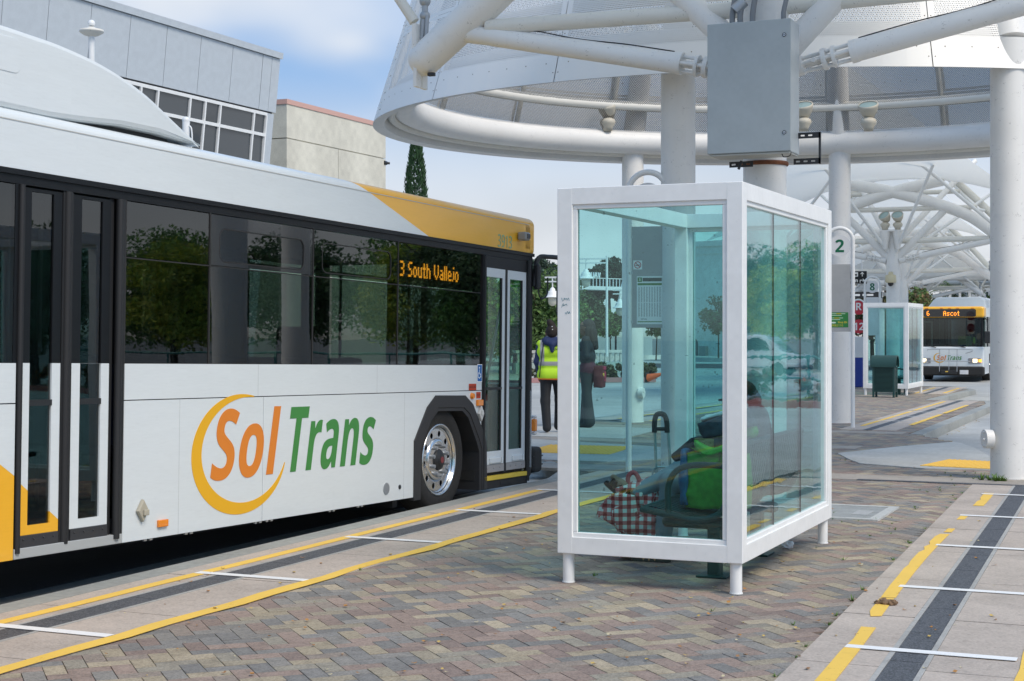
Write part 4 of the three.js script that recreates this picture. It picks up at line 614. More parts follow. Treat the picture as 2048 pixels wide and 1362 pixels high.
// ================================================================ TENT MASTS AND THE CABINET
const EX = -3.45, EZ = -13.55;
const tent = thing('tent_mast', 'white steel mast with branching struts and a fabric roof, carrying the grey cabinet', 'mast', [EX, 0, EZ], 0, 'fabric roofs on white masts');
{
  const L = (px, py) => { const p = onZ(px, py, EZ); return V(p.x - EX, p.y, 0); };
  const mir = (p) => V(-p.x, p.y, p.z);
  part('post', [rod(V(0, 0, 0), V(0, 4.1, 0), 0.19, 0.19, 40), lathe([[0.19, 4.1], [0.2, 4.3], [0.25, 4.55], [0.28, 4.75]], 40), rod(V(0, 0, 0), V(0, 0.02, 0), 0.25, 0.25, 32)], M.tube, tent);
  const beam = [L(850, 118), L(900, 72), L(960, 18), L(1095, -100), L(1335, -225), L(1590, -330), L(1860, -420)];
  for (const f of [(p) => p, mir]) {
    const b = part('curved_beam', [pipe(beam.map(f), 0.165, 48, 24), sph(0.165, ...f(beam[0]).toArray(), 1, 1, 1, 24)], M.tube, tent);
    const t0 = f(beam[0]), sx = Math.sign(t0.x);
    part('clevis_plate', [box(0.035, 0.24, 0.10, t0.x + 0.05 * sx, t0.y - 0.16, 0.07), box(0.035, 0.24, 0.10, t0.x + 0.05 * sx, t0.y - 0.16, -0.07), box(0.04, 0.30, 0.14, t0.x + 0.06 * sx, t0.y + 0.18, 0.05), box(0.04, 0.30, 0.14, t0.x + 0.06 * sx, t0.y + 0.18, -0.06)], M.tube, b);
    part('beam_cleat', [rbox(0.07, 0.035, 0.05, 0.008, t0.x - 0.10 * sx, t0.y - 0.165, 0.06)], M.dark, b);
    part('turnbuckle', [rod(V(t0.x + 0.04 * sx, t0.y + 0.17, 0), V(t0.x + 0.01 * sx, t0.y + 0.40, 0), 0.035), rod(V(t0.x - 0.02 * sx, t0.y + 0.2, 0.02), V(t0.x - 0.035 * sx, t0.y + 0.42, 0.02), 0.02), sph(0.05, t0.x, t0.y + 0.42, 0), rod(V(t0.x, t0.y + 0.45, 0), V(t0.x, t0.y + 0.6, 0), 0.03), sph(0.055, t0.x, t0.y + 0.56, 0)], M.galv, b);
    part('tension_rod', [rod(V(t0.x + 0.09 * sx, t0.y + 0.36, 0.05), V(t0.x + 0.26 * sx, t0.y + 0.62, 0.08), 0.05), rod(V(t0.x + 0.26 * sx, t0.y + 0.62, 0.08), V(t0.x + 0.42 * sx, t0.y + 1.0, 0.1), 0.022)], M.tubeOld, b);
    // lower strut with its pinned coupling
    const a = f(L(985, 74)), c = f(L(925, 66)), m = V(0.19 * sx, 3.86, 0), dir = a.clone().sub(m).normalize(), q = (s) => m.clone().add(dir.clone().multiplyScalar(s)), len = a.distanceTo(m);
    part('lower_strut', [rod(q(0.62), a, 0.097, 0.088, 24), rod(a, c, 0.085, 0.09, 24)], M.tube, tent);
    part('strut_coupling', [rod(m, q(0.16), 0.10, 0.085, 20), rod(q(0.2), q(0.58), 0.035, 0.035, 10), ...[[0, 1], [0, -1], [1, 0], [-1, 0]].map(([y, z]) => rod(q(0.14).add(V(0, y * 0.06, z * 0.06)), q(0.62).add(V(0, y * 0.07, z * 0.07)), 0.018, 0.018, 8)), rod(q(0.33), q(0.37), 0.098, 0.098, 20), rod(q(0.42), q(0.45), 0.098, 0.098, 20), rod(q(0.58), q(0.64), 0.102, 0.102, 20), rod(q(0.27).add(V(0, 0, -0.1)), q(0.27).add(V(0, 0, 0.1)), 0.022, 0.022, 8)], M.tube, tent);
    part('upper_strut', rod(V(0.12 * sx, 3.95, 0), f(L(1215, -150)), 0.115, 0.1, 20), M.tube, tent);
    part('tie_tube', rod(f(L(975, 55)), V(0.0, 4.42, 0), 0.075, 0.075, 16), M.tubeOld, tent);
    part('light_cable', pipe([0, 0.25, 0.5, 0.75, 1].map((s) => q(0.65 + s * (len - 0.6)).add(V(0, 0.1 + 0.012 * Math.sin(s * 11), 0.02))), 0.006, 30, 5), M.dark, tent);
  }
  // fabric saddle between low tips and high ends
  const C = [V(-3.75, 5.05, 0), V(0, 9.4, 7.4), V(3.75, 5.05, 0), V(0, 9.4, -7.4)], N = 20, pos = [];
  const S = (u, v) => { const p = V().addScaledVector(C[0], (1 - u) * (1 - v)).addScaledVector(C[1], u * (1 - v)).addScaledVector(C[2], u * v).addScaledVector(C[3], (1 - u) * v), e = 1 - 16 * u * (1 - u) * v * (1 - v) * 0.9, k = 4 * (Math.max(u * (1 - u), v * (1 - v))) * Math.max(0, e); const s = 1 - 0.16 * k; return V(p.x * s, p.y - 0.25 * Math.sin(Math.PI * u) * Math.sin(Math.PI * v), p.z * s); };
  for (let i = 0; i < N; i++) for (let j = 0; j < N; j++) { const a = S(i / N, j / N), b = S((i + 1) / N, j / N), c = S((i + 1) / N, (j + 1) / N), d = S(i / N, (j + 1) / N); pos.push(a, b, c, a, c, d); }
  const fg = new THREE.BufferGeometry().setFromPoints(pos); part('fabric_roof', toCreasedNormals(fg, 1.2), M.fabric, tent);
}
function rearFrame(tent) {
  for (const s of [1, -1]) for (const [x0, y0, z0, x1, y1, z1] of [[0.1, 3.9, -0.1, 2.7, 6.1, -2.6], [0.1, 4.1, 0.1, 1.8, 6.9, 2.8], [3.0, 4.5, -1.6, 1.0, 6.6, -3.0], [3.3, 4.4, 0.0, 0.8, 6.7, 2.4], [2.3, 5.3, 0, 2.3, 5.4, -2.2]]) part('thin_strut', rod(V(x0 * s, y0, z0), V(x1 * s, y1, z1), 0.05, 0.045, 10), M.frame, tent);
  for (const [y, w, z] of [[5.35, 2.35, 0.0], [4.55, 4.6, -1.6], [6.0, 1.6, -2.2]]) part('tie_tube', rod(V(-w, y, z), V(w, y, z), 0.07, 0.07, 14), M.tubeOld, tent);
  for (const s of [1, -1]) { part('rear_strut', rod(V(0.1 * s, 4.4, -0.1), V(1.9 * s, 7.0, -3.2), 0.09, 0.08, 16), M.tube, tent); part('rear_beam', pipe([V(3.4 * s, 4.3, -1.6), V(2.4 * s, 5.4, -2.2), V(1.2 * s, 6.5, -3.0), V(0, 7.2, -3.6)], 0.11, 30, 14), M.tubeOld, tent); }
}
for (const [x, z, o, lab] of [[-7.9, -45.9, 0.1, 'white mast with fabric roof and paired floodlights behind the far shelter'], [-10.6, -64, 0.2, 'white mast with fabric roof beyond the far bus'], [-13.6, -86, 0.2, 'distant white mast with fabric roof, the last of the row']]) { const t = again(tent, [x, dip(z) - o, z], 0, lab); rearFrame(t); t.children.find((k) => k.name === 'fabric_roof').scale.set(1.5, 0.9, 1.25); }
function floodlight(parent, x, y, z, tiltX, tiltZ, name = 'floodlight') {
  const fl = new THREE.Group(); fl.name = name; fl.position.set(x, y, z); parent.add(fl); const bm = std([0.62, 0.58, 0.48], 0.6, { map: texScuff });
  part('lamp_base', [lathe([[0, 0], [0.08, 0], [0.09, 0.06], [0.13, 0.12], [0.14, 0.16], [0.12, 0.2], [0.06, 0.23], [0, 0.23]], 20)], bm, fl);
  const rot = new THREE.Euler(tiltX, 0, tiltZ), mq = new THREE.Matrix4().makeRotationFromEuler(rot).setPosition(0, 0.38, 0);
  part('lamp_head', [lathe([[0, -0.16], [0.09, -0.15], [0.145, -0.05], [0.165, 0.03], [0.175, 0.06], [0.165, 0.09], [0.15, 0.08]], 24).applyMatrix4(mq)], bm, fl);
  part('lamp_glass', [lathe([[0, 0.095], [0.08, 0.088], [0.152, 0.07]], 24).applyMatrix4(mq)], std([0.30, 0.40, 0.38], 0.12), fl);
}
{ // fittings on the second mast
  const f = thing('mast_floodlights', 'pair of cream floodlights on top of the mast behind the far shelter', 'floodlight', [-7.9, 4.45, -45.9]); floodlight(f, -0.17, 0, 0.32, 0.75, 0.35, 'floodlight'); floodlight(f, 0.19, 0, 0.32, 0.75, 0.05, 'floodlight');
  part('bracket', [box2(-0.3, 0.3, -0.04, 0.0, 0.15, 0.45), lathe([[0.06, -0.55], [0.16, -0.05], [0.17, 0]], 16).translate(-0.17, 0, 0.3), lathe([[0.06, -0.55], [0.16, -0.05], [0.17, 0]], 16).translate(0.19, 0, 0.3)], M.tube, f);
  const c = thing('security_camera', 'cream dome security camera on the mast behind the far shelter', 'camera', [-7.91, 2.95, -45.58]); part('housing', [lathe([[0, 0.3], [0.06, 0.3], [0.07, 0.22], [0.15, 0.2], [0.16, 0.0], [0.13, -0.02], [0, -0.02]], 24)], std([0.62, 0.55, 0.36], 0.5), c); part('dome', sph(0.085, 0, -0.04, 0), M.blackGloss, c); part('mount', box(0.06, 0.06, 0.12, 0, 0.27, -0.08), M.galv, c);
}
{
  const p = atDepth(1497, 306, 13.22), cab = thing('electrical_cabinet', 'large blue grey steel electrical cabinet strapped to the mast above the shelter', 'cabinet', [p.x, p.y, p.z - 0.165]);
  const w = 0.715, h = 1.12, d = 0.33;
  part('casing', [box2(-w / 2, w / 2, 0, h, -d / 2, d / 2 - 0.03, 0.006)], std([0.46, 0.50, 0.51], 0.4, { map: texPaint }), cab);
  const door = part('door', [box2(-w / 2 - 0.004, w / 2 + 0.004, 0.004, h - 0.004, d / 2 - 0.027, d / 2, 0.006)], M.cabinet, cab);
  for (const [x, y] of [[w / 2 - 0.05, h - 0.14], [w / 2 - 0.05, 0.16]]) { const l = part('latch', [rod(V(x, y, d / 2), V(x, y, d / 2 + 0.004), 0.014, 0.014, 20)], M.steel, door); part('latch_slot', [box(0.014, 0.004, 0.003, x, y, d / 2 + 0.005), new THREE.TorusGeometry(0.0145, 0.003, 6, 20).translate(x, y, d / 2 + 0.003)], M.dark, l); }
  part('underside_flange', [box2(-w / 2 + 0.02, w / 2 - 0.01, -0.012, 0.0, -d / 2, d / 2 - 0.02)], std([0.5, 0.5, 0.46], 0.5), cab);
  part('conduit', [[-0.2, 0.02], [-0.13, 0.0], [-0.02, 0.0]].map(([x, z]) => pipe([V(x, h, -0.05), V(x, h + 0.12, -0.06), V(x + 0.03, h + 0.35, -0.1), V(x + 0.1, h + 0.7, -0.14)], 0.026, 16, 10)).concat([pipe([V(0.25, h, -0.05), V(0.25, h + 0.1, -0.05), V(0.27, h + 0.3, -0.1), V(0.24, h + 0.7, -0.14)], 0.022, 16, 10)]), M.conduit, cab);
  part('pipe_gland', [rod(V(-0.17, h, -0.05), V(-0.17, h + 0.035, -0.05), 0.036), rod(V(-0.18, h + 0.14, -0.05), V(-0.10, h + 0.22, -0.07), 0.05)], M.galv, cab);
  part('strap_ring', new THREE.TorusGeometry(0.198, 0.012, 8, 36).rotateX(Math.PI / 2).scale(1, 1.6, 1).translate(EX - p.x, -0.035, EZ - p.z + 0.165), std([0.22, 0.08, 0.035], 0.85, { map: texGrain }), cab);
  const slotBar = (x0, x1, y) => { const s = rrect(x0, x1, y, y + 0.05, 0.003); for (let q = x0 + 0.02; q < x1 - 0.04; q += 0.065) s.holes.push(rrect(q, q + 0.036, y + 0.018, y + 0.032, 0.006)); return extr(s, 0.004); };
  part('slotted_bracket', [slotBar(0.36, 0.55, 0.135).translate(0, 0, -0.12), slotBar(0.32, 0.55, -0.085).translate(0, 0, -0.12), box2(0.535, 0.55, -0.085, 0.185, -0.15, -0.116), slotBar(-0.24, -0.03, -0.09).translate(0, 0, -0.1)], M.dark, cab);
  part('loose_wire', [pipe([V(0.27, -0.01, 0.1), V(0.29, -0.04, 0.1), V(0.34, -0.03, 0.1), V(0.35, 0.0, 0.1)], 0.004, 16, 5), rod(V(-0.1, -0.05, 0.02), V(-0.12, -0.12, 0.04), 0.012)], M.dark, cab);
}

// ================================================================ ROUND PERFORATED CANOPY ON COLUMNS
{
  const C0 = V(-5.15, 0, -21.9), ring = thing('round_canopy', 'round white canopy of perforated metal panels on thick columns', 'canopy', [C0.x, 0, C0.z]);
  const slope = 0.0195, hUp = (x, z) => slope * (-(x * -sinY * -1) * 0 + (-(x * sinY) - z * cosY));   // the rim climbs a little away from the street
  const lift = (g) => { const p = g.attributes.position; for (let i = 0; i < p.count; i++) p.setY(i, p.getY(i) + hUp(p.getX(i), p.getZ(i))); return g; };
  const cols = [[-5.19 - C0.x, -16.55 - C0.z], [-1.76 - C0.x, -17.25 - C0.z], [-9.02 - C0.x, -26.1 - C0.z], [-5.66 - C0.x, -27.5 - C0.z], [-10.6 - C0.x, -20.4 - C0.z], [-0.1 - C0.x, -24.0 - C0.z]];
  cols.slice(0, 4).forEach(([x, z], i) => { const k = 1 - 0.11; part('column', [rod(V(x, dip(z + C0.z), z), V(x, 4.75 + hUp(x, z), z), 0.19, 0.19, 40), rod(V(x, 4.75 + hUp(x, z), z), V(x * k, 6.9, z * k), 0.19, 0.18, 32), rod(V(x, dip(z + C0.z), z), V(x, dip(z + C0.z) + 0.015, z), 0.2, 0.2, 40)], M.tube, ring); });
  { const [x, z] = cols[1]; part('cover_plate', [rod(V(x - 0.16, 0.42, z + 0.12), V(x - 0.235, 0.42, z + 0.16), 0.10, 0.10, 28), ...[0, 1, 2, 3].map((k) => sph(0.012, x - 0.238 + 0.01 * Math.cos(k * 1.57), 0.42 + 0.07 * Math.sin(k * 1.57), z + 0.162 + 0.06 * Math.cos(k * 1.57), 1, 1, 1, 8))], M.tube, ring); const [a, b] = cols[2]; part('cover_plate', [rod(V(a + 0.15, 0.47, b + 0.1), V(a + 0.24, 0.47, b + 0.1), 0.09, 0.09, 24)], M.tube, ring); }
  part('ring_tube', lift(new THREE.TorusGeometry(5.55, 0.205, 20, 120).rotateX(Math.PI / 2).translate(0, 4.76, 0)), M.tube, ring);
  part('inner_ring', lift(new THREE.TorusGeometry(5.32, 0.085, 12, 100).rotateX(Math.PI / 2).translate(0, 5.36, 0)), M.tubeOld, ring);
  part('lower_rail', lift(new THREE.TorusGeometry(5.70, 0.05, 12, 120).rotateX(Math.PI / 2).translate(0, 4.56, 0)), M.tubeOld, ring);
  // perforated sheets
  const W = 1024, H = 512, d = new Uint8Array(W * H * 4), nx = 104, ny = 52;
  for (let j = 0; j < H; j++) for (let i = 0; i < W; i++) { const u = i / W, v = j / H; let a = 255; if (u > 0.035 && u < 0.965 && v > 0.30 && v < 0.965) { const y = v * ny, r = Math.floor(y), x = u * nx + (r & 1) * 0.5; const fx = x - Math.floor(x) - 0.5, fy = (y - r - 0.5); if (fx * fx + fy * fy * 0.95 < 0.088) a = 0; } d.set([a, a, a, 255], (j * W + i) * 4); }
  const perf = new THREE.DataTexture(d, W, H); perf.magFilter = THREE.LinearFilter; perf.needsUpdate = true;
  const pm = std([0.80, 0.795, 0.77], 0.45, { alphaMap: perf, alphaTest: 0.5, side: THREE.DoubleSide });
  const d2 = d.slice(); for (let j = 0; j < H; j++) for (let i = 0; i < W; i++) { const v = j / H; if (v < 0.30 && v > 0.035) { const u = i / W; if (u > 0.035 && u < 0.965) { const y = v * ny, r = Math.floor(y), x = u * nx + (r & 1) * 0.5, fx = x - Math.floor(x) - 0.5, fy = y - r - 0.5; if (fx * fx + fy * fy * 0.95 < 0.088) d2[(j * W + i) * 4] = d2[(j * W + i) * 4 + 1] = d2[(j * W + i) * 4 + 2] = 0; } } }
  const perf2 = new THREE.DataTexture(d2, W, H); perf2.magFilter = THREE.LinearFilter; perf2.needsUpdate = true; const pm2 = std([0.80, 0.795, 0.77], 0.45, { alphaMap: perf2, alphaTest: 0.5, side: THREE.DoubleSide });
  const SEG = 18, R = (h) => 5.96 - 0.31 * h, rows = [[0, 1.12, pm], [1.125, 2.3, pm2]];
  const rivets = [];
  for (let k = 0; k < SEG; k++) rows.forEach(([h0, h1, mat], r) => {
    const a0 = (k + 0.15) / SEG * Math.PI * 2 + 0.0009, a1 = (k + 1.15) / SEG * Math.PI * 2 - 0.0009, pos = [], uv = [], n = 8;
    for (let i = 0; i < n; i++) { const q = (s, t) => { const a = a0 + (a1 - a0) * s, h = h0 + (h1 - h0) * t; return V(Math.cos(a) * R(h), 4.42 + h, Math.sin(a) * R(h)); }; const s0 = i / n, s1 = (i + 1) / n; for (const [s, t] of [[s0, 0], [s1, 1], [s1, 0], [s0, 0], [s0, 1], [s1, 1]]) { pos.push(q(s, t)); uv.push(s, t); } }
    const g = new THREE.BufferGeometry().setFromPoints(pos); g.setAttribute('uv', new THREE.Float32BufferAttribute(uv, 2)); g.computeVertexNormals(); lift(g);
    part('perforated_panel', g, mat, ring, true);
    for (let i = 0; i < 7; i++) for (const t of [0.06, 0.95]) rivets.push([a0 + (a1 - a0) * (i + 0.5) / 7, h0 + (h1 - h0) * (t === 0.06 ? 0.2 : t)]);
    for (let i = 0; i < 5; i++) for (const s of [0.014, 0.986]) rivets.push([a0 + (a1 - a0) * s, h0 + (h1 - h0) * (i + 0.5) / 5]);
  });
  const rv = rivets.map(([a, h]) => new THREE.IcosahedronGeometry(0.0085, 0).translate(Math.cos(a) * (R(h) - 0.003), 4.42 + h, Math.sin(a) * (R(h) - 0.003))); const rm = part('rivets', lift(merged(rv)), std([0.22, 0.19, 0.15], 0.7), ring); rm.userData.kind = 'stuff';
  // folded lip of the rim, ribs behind the seams, bird netting
  { const pos = [], n = 144; for (let i = 0; i < n; i++) { const A = i / n * Math.PI * 2, B = (i + 1) / n * Math.PI * 2, P = (a, r, y) => V(Math.cos(a) * r, y, Math.sin(a) * r); pos.push(P(A, 5.958, 4.418), P(B, 5.958, 4.418), P(B, 5.80, 4.44), P(A, 5.958, 4.418), P(B, 5.80, 4.44), P(A, 5.80, 4.44), P(A, 5.80, 4.44), P(B, 5.80, 4.44), P(B, 5.78, 4.62), P(A, 5.80, 4.44), P(B, 5.78, 4.62), P(A, 5.78, 4.62)); } part('rim_lip', lift(toCreasedNormals(new THREE.BufferGeometry().setFromPoints(pos), 0.5)), M.panel, ring); }
  for (let k = 0; k < SEG; k++) { const a = (k + 0.15) / SEG * Math.PI * 2, P = (r, y) => V(Math.cos(a) * r, y, Math.sin(a) * r); part('rib', lift(rod(P(R(0.2) - 0.07, 4.62), P(R(2.3) - 0.07, 6.7), 0.045, 0.045, 4)), M.tubeOld, ring); }
  const net = tileTex(64, 3, (N, u, v) => { const a = ((u + v) * 4) % 1, b = ((u - v + 4) * 4) % 1; return a < 0.2 || b < 0.2 ? 1 : 0; }, 1 / 0.12);
  { const pos = [], n = 120; for (let i = 0; i < n; i++) { const A = i / n * Math.PI * 2, B = (i + 1) / n * Math.PI * 2, P = (a, r, y) => V(Math.cos(a) * r, y, Math.sin(a) * r); pos.push(P(A, 5.40, 4.95), P(B, 5.40, 4.95), P(B, 4.85, 6.5), P(A, 5.40, 4.95), P(B, 4.85, 6.5), P(A, 4.85, 6.5)); } const g = lift(new THREE.BufferGeometry().setFromPoints(pos)); g.computeVertexNormals(); part('bird_net', g, std([0.10, 0.10, 0.10], 0.8, { alphaMap: net, alphaTest: 0.5, side: THREE.DoubleSide }), ring); }
  for (const [px, py, dd] of [[1215, 262, 27.0], [1607, 262, 26.9], [1737, 262, 26.6]]) { const p = atDepth(px, py, dd); floodlight(ring, p.x - C0.x, p.y, p.z - C0.z, 0.5, 0.0, 'floodlight'); }
}
{ // a smaller one far off
  const p = atDepth(1850, 560, 88), f = thing('round_canopy', 'small distant round canopy with a grey rim beyond the white masts', 'canopy', [p.x, 0, p.z]);
  part('roof_ring', [lathe([[5.4, 5.4], [5.5, 4.4], [5.2, 4.4], [4.6, 5.3]], 48)], M.panel, f); part('ring_tube', new THREE.TorusGeometry(5.2, 0.2, 8, 48).rotateX(Math.PI / 2).translate(0, 4.4, 0), M.tube, f); for (const a of [0.4, 1.9, 3.5, 5]) part('column', rod(V(Math.cos(a) * 5.2, -0.2, Math.sin(a) * 5.2), V(Math.cos(a) * 5.2, 4.5, Math.sin(a) * 5.2), 0.19), M.tube, f);
}

// ================================================================ BACKGROUND BUILDINGS
{
  const g = thing('panel_building', 'blue grey metal panelled building with white framed ribbon windows', 'building', [-28.88, 0, 0]); g.rotation.z = -0.1;
  const zs = []; for (let z = -43.58; z < -14; z += 1.735) zs.push(z);
  for (let i = 0; i + 1 < zs.length; i++) part('wall_panel', box2(-0.12, 0, 8.86, 10.64, zs[i] + 0.012, zs[i + 1] - 0.012), M.panelGrey, g);
  part('wall_panel', box2(-0.12, 0, 8.86, 10.64, -44.13, -43.60), M.panelGrey, g); part('wall_panel', box2(-0.12, 0, 8.86, 10.64, -44.62, -44.15), M.panelGrey, g);
  part('roof_edge', [box2(-0.4, 0.07, 10.66, 10.86, -44.68, -14)], M.panelGrey, g); part('panel_backing', [box2(-6, -0.1, 8.8, 10.7, -44.55, -14)], M.dark, g);
  part('end_wall', [box2(-6, -0.02, 0, 8.8, -44.55, -44.15), box2(-6, -0.1, 0, 5.0, -44.15, -14)], M.panelGrey, g);
  const fr = M.frame; part('window_head', box2(-0.1, 0.02, 8.70, 8.80, -44.1, -14), fr, g);
  const pat = [0.72, 1.9, 0.8, 0.78, 1.6, 0.8]; let z = -44.08, k = 0; const mz = []; while (z < -14) { mz.push(z); z += pat[k % 6] + 0.02; k++; }
  for (let i = 0; i < mz.length; i++) part('mullion', box2(-0.08, 0.03, 5.0, 8.70, mz[i] - 0.035, mz[i] + 0.035), fr, g);
  for (const y of [8.06, 6.9, 5.75]) part('transom', box2(-0.07, 0.02, y - 0.05, y + 0.05, -44.1, -14), fr, g);
  const bands = [[8.11, 8.70], [6.95, 8.01], [5.80, 6.85], [5.0, 5.7]]; for (let i = 0; i + 1 < mz.length; i++) for (const [y0, y1] of bands) { const w = mz[i + 1] - mz[i] - 0.072, m = part('pane', box(0.01, y1 - y0, w), M.glassBuilding, g); m.position.set(-0.045, (y0 + y1) / 2, (mz[i] + mz[i + 1]) / 2); m.rotation.set(0, (hash3(i, y0 * 10 | 0, 1, 5) - 0.5) * 0.03, (hash3(i, y0 * 10 | 0, 2, 5) - 0.5) * 0.05); }
  part('inner_wall', box2(-3, -2.9, 4.5, 8.8, -44, -14), M.dark, g);
}
{
  const g = thing('concrete_building', 'cream rendered building with a pink roof edge', 'building', [-29.5, 0, -47.75]);
  part('upper_panel', box2(-9, 0, 8.43, 9.62, -7.45, 0), M.plaster, g); part('lower_panel', box2(-9, 0, 0, 8.39, -3.66, 0), M.plaster, g); part('lower_panel', box2(-9, 0, 0, 8.39, -7.45, -3.69), M.plaster, g); part('core', box2(-8.9, -0.05, 0, 9.5, -7.3, -0.1), M.plaster, g);
  part('roof_edge', box2(-9.03, 0.03, 9.625, 9.80, -7.48, 0.03), M.pink, g); part('wall_lamp', [rod(V(0, 8.25, -7.5), V(0, 8.25, -7.3), 0.08), rod(V(0.0, 8.25, -7.5), V(0.1, 8.25, -7.6), 0.05)], M.dark, g);
}
{
  const p = atDepth(1330, 700, 124), q = atDepth(1660, 700, 112), w = Math.hypot(q.x - p.x, q.z - p.z), turn = -Math.atan2(q.z - p.z, q.x - p.x), y0 = -0.55;
  const g = thing('white_building', 'plain white building with a cornice and a small arched door beyond the road', 'building', [p.x, y0, p.z], turn);
  part('wall', box2(0, w, 0, 8.6, -8, 0), M.whiteWall, g); part('cornice', [box2(-0.1, w + 0.1, 8.6, 9.0, -8, 0.15), box2(-0.05, w + 0.05, 8.0, 8.12, -8, 0.08)], M.whiteWall, g);
  const door = new THREE.Shape(); door.moveTo(-0.5, 0); door.lineTo(0.5, 0); door.lineTo(0.5, 1.0); door.absarc(0, 1.0, 0.5, 0, Math.PI); const dg = part('door', extr(door, 0.05).translate(3.0, 0, 0.0), std([0.16, 0.15, 0.14], 0.6), g); part('door_notice', box(0.22, 0.2, 0.02, 3.0, 1.0, 0.06), M.white, dg);
  part('meter_box', rbox(0.7, 0.85, 0.3, 0.03, 4.15, 0.45, 0.1), std([0.3, 0.3, 0.28], 0.6), g);
  part('house_number', textC('415', 0.5, 0.03, fontR).translate(2.7, 4.9, 0.0), std([0.4, 0.44, 0.44], 0.6), g);
  struct('far_footway', box2(-30, w + 30, -0.2, 0.12, 0, 6).translate(0, 0, 0), M.ramp).applyMatrix4(g.matrix.compose(g.position, g.quaternion, g.scale));
}
{
  const p = atDepth(1935, 640, 100), g = thing('hotel_building', 'white building with dark windows behind the far bus', 'building', [p.x, -0.6, p.z]);
  part('wall', box2(0, 12, 0, 5.9, -8, 0), M.whiteWall, g); part('roof_edge', box2(-0.15, 12, 5.9, 6.15, -8, 0.15), M.whiteWall, g); part('stair_tower', box2(-1.6, -0.01, 0, 4.6, -6, -0.5), M.whiteWall, g);
  for (const x of [1.15, 3.4, 5.6]) { const wd = part('window', box2(x, x + 0.8, 3.2, 4.6, -0.1, 0.02), M.glassBuilding, g); part('sill', box2(x - 0.05, x + 0.85, 3.1, 3.19, -0.1, 0.08), M.frame, wd); }
}
// ================================================================ VEGETATION
function leafCloud(seed, n, ell, leaf, tone, clumps = 26, hollow = 0.35, box3 = false) { // ell [rx, ry, rz]; leaves as small folded faces in clumps
  const r = mulberry(seed), pos = new Float32Array(n * 18), col = new Float32Array(n * 18), C = []; const nor = new Float32Array(n * 18);
  for (let i = 0; i < clumps; i++) { let x, y, z, d; do { x = r() * 2 - 1; y = r() * 2 - 1; z = r() * 2 - 1; d = x * x + y * y + z * z; } while ((!box3 && d > 1) || d < hollow * hollow); const k = box3 ? 1 : 0.80; C.push([x * ell[0] * k, y * ell[1] * k, z * ell[2] * k, (0.24 + r() * 0.26), 0.75 + r() * 0.5]); }
  const a = V(), b = V(), c = V(), nn = V(), m = Math.min(...ell);
  for (let i = 0; i < n; i++) {
    const q = C[Math.floor(r() * clumps)]; let x, y, z; do { x = r() * 2 - 1; y = r() * 2 - 1; z = r() * 2 - 1; } while (x * x + y * y + z * z > 1);
    const R = q[3] * (box3 ? m * 1.6 : (ell[0] + ell[1]) / 2), P = V(q[0] + x * R, q[1] + y * R * 0.8, q[2] + z * R), s = leaf * (0.6 + r() * 0.8), u = V(r() - 0.5, r() - 0.5, r() - 0.5).normalize(), v = V(r() - 0.5, r() - 0.5 + 0.4, r() - 0.5).cross(u).normalize();
    const f = q[4] * (0.7 + r() * 0.6), t = tone[Math.floor(r() * tone.length)]; nn.copy(u).cross(v).normalize(); const fold = nn.clone().multiplyScalar(s * 0.18), pts = [P.clone().addScaledVector(u, -s), P.clone().addScaledVector(v, s * 0.5).add(fold), P.clone().addScaledVector(u, s), P.clone().addScaledVector(u, -s), P.clone().addScaledVector(u, s), P.clone().addScaledVector(v, -s * 0.5).add(fold)];
    for (let k = 0; k < 6; k++) { const o = i * 18 + k * 3; pos.set(pts[k].toArray(), o); nor.set(nn.toArray(), o); col.set([t[0] * f, t[1] * f, t[2] * f], o); }
  }
  const g = new THREE.BufferGeometry(); g.setAttribute('position', new THREE.BufferAttribute(pos, 3)); g.setAttribute('color', new THREE.BufferAttribute(col, 3)); g.setAttribute('uv', new THREE.BufferAttribute(new Float32Array(n * 12), 2)); g.computeVertexNormals(); return g;
}
const leafMat = phys([1, 1, 1], { vertexColors: true, roughness: 0.8, side: THREE.DoubleSide, transmission: 0.25, thickness: 0 });
const leafMatPlain = std([1, 1, 1], 0.75, { vertexColors: true, side: THREE.DoubleSide });
function limbs(h, r, crownY, seed, spread) { const q = mulberry(seed), g = [rod(V(0, 0, 0), V(0.05 * h * (q() - 0.5), crownY, 0.05 * h * (q() - 0.5)), r, r * 0.62, 10)]; for (let i = 0; i < 6; i++) { const a = i * 1.1 + q(), y = crownY * (0.8 + q() * 0.2); g.push(rod(V(0, y * 0.97, 0), V(Math.cos(a) * spread * (0.5 + q() * 0.3), y + spread * (0.5 + q() * 0.5), Math.sin(a) * spread * (0.5 + q() * 0.3)), r * 0.42, r * 0.12, 7)); } return g; }
function tree(name, label, pos, o, group) { // o: h, trunk, crown [rx, ry, rz], cy, n, leaf, tone, seed
  const t = thing(name, label, 'tree', pos, o.turn ?? 0, group); part('trunk', limbs(o.h, o.trunk, o.cy - o.crown[1] * 0.4, o.seed, o.crown[0]), M.bark, t);
  const m = shade(new THREE.Mesh(leafCloud(o.seed, o.n, o.crown, o.leaf, o.tone, o.clumps ?? 30, o.hollow ?? 0.3), o.plain ? leafMatPlain : leafMat)); m.name = 'crown'; m.position.y = o.cy; t.add(m); return t;
}
const DARKG = [[0.065, 0.12, 0.045], [0.085, 0.15, 0.05], [0.055, 0.10, 0.04]], MIDG = [[0.11, 0.20, 0.05], [0.14, 0.24, 0.06], [0.09, 0.17, 0.05]], YELG = [[0.27, 0.34, 0.05], [0.20, 0.29, 0.05], [0.34, 0.36, 0.05]], RUST = [[0.26, 0.17, 0.07], [0.20, 0.18, 0.07], [0.16, 0.12, 0.05]];
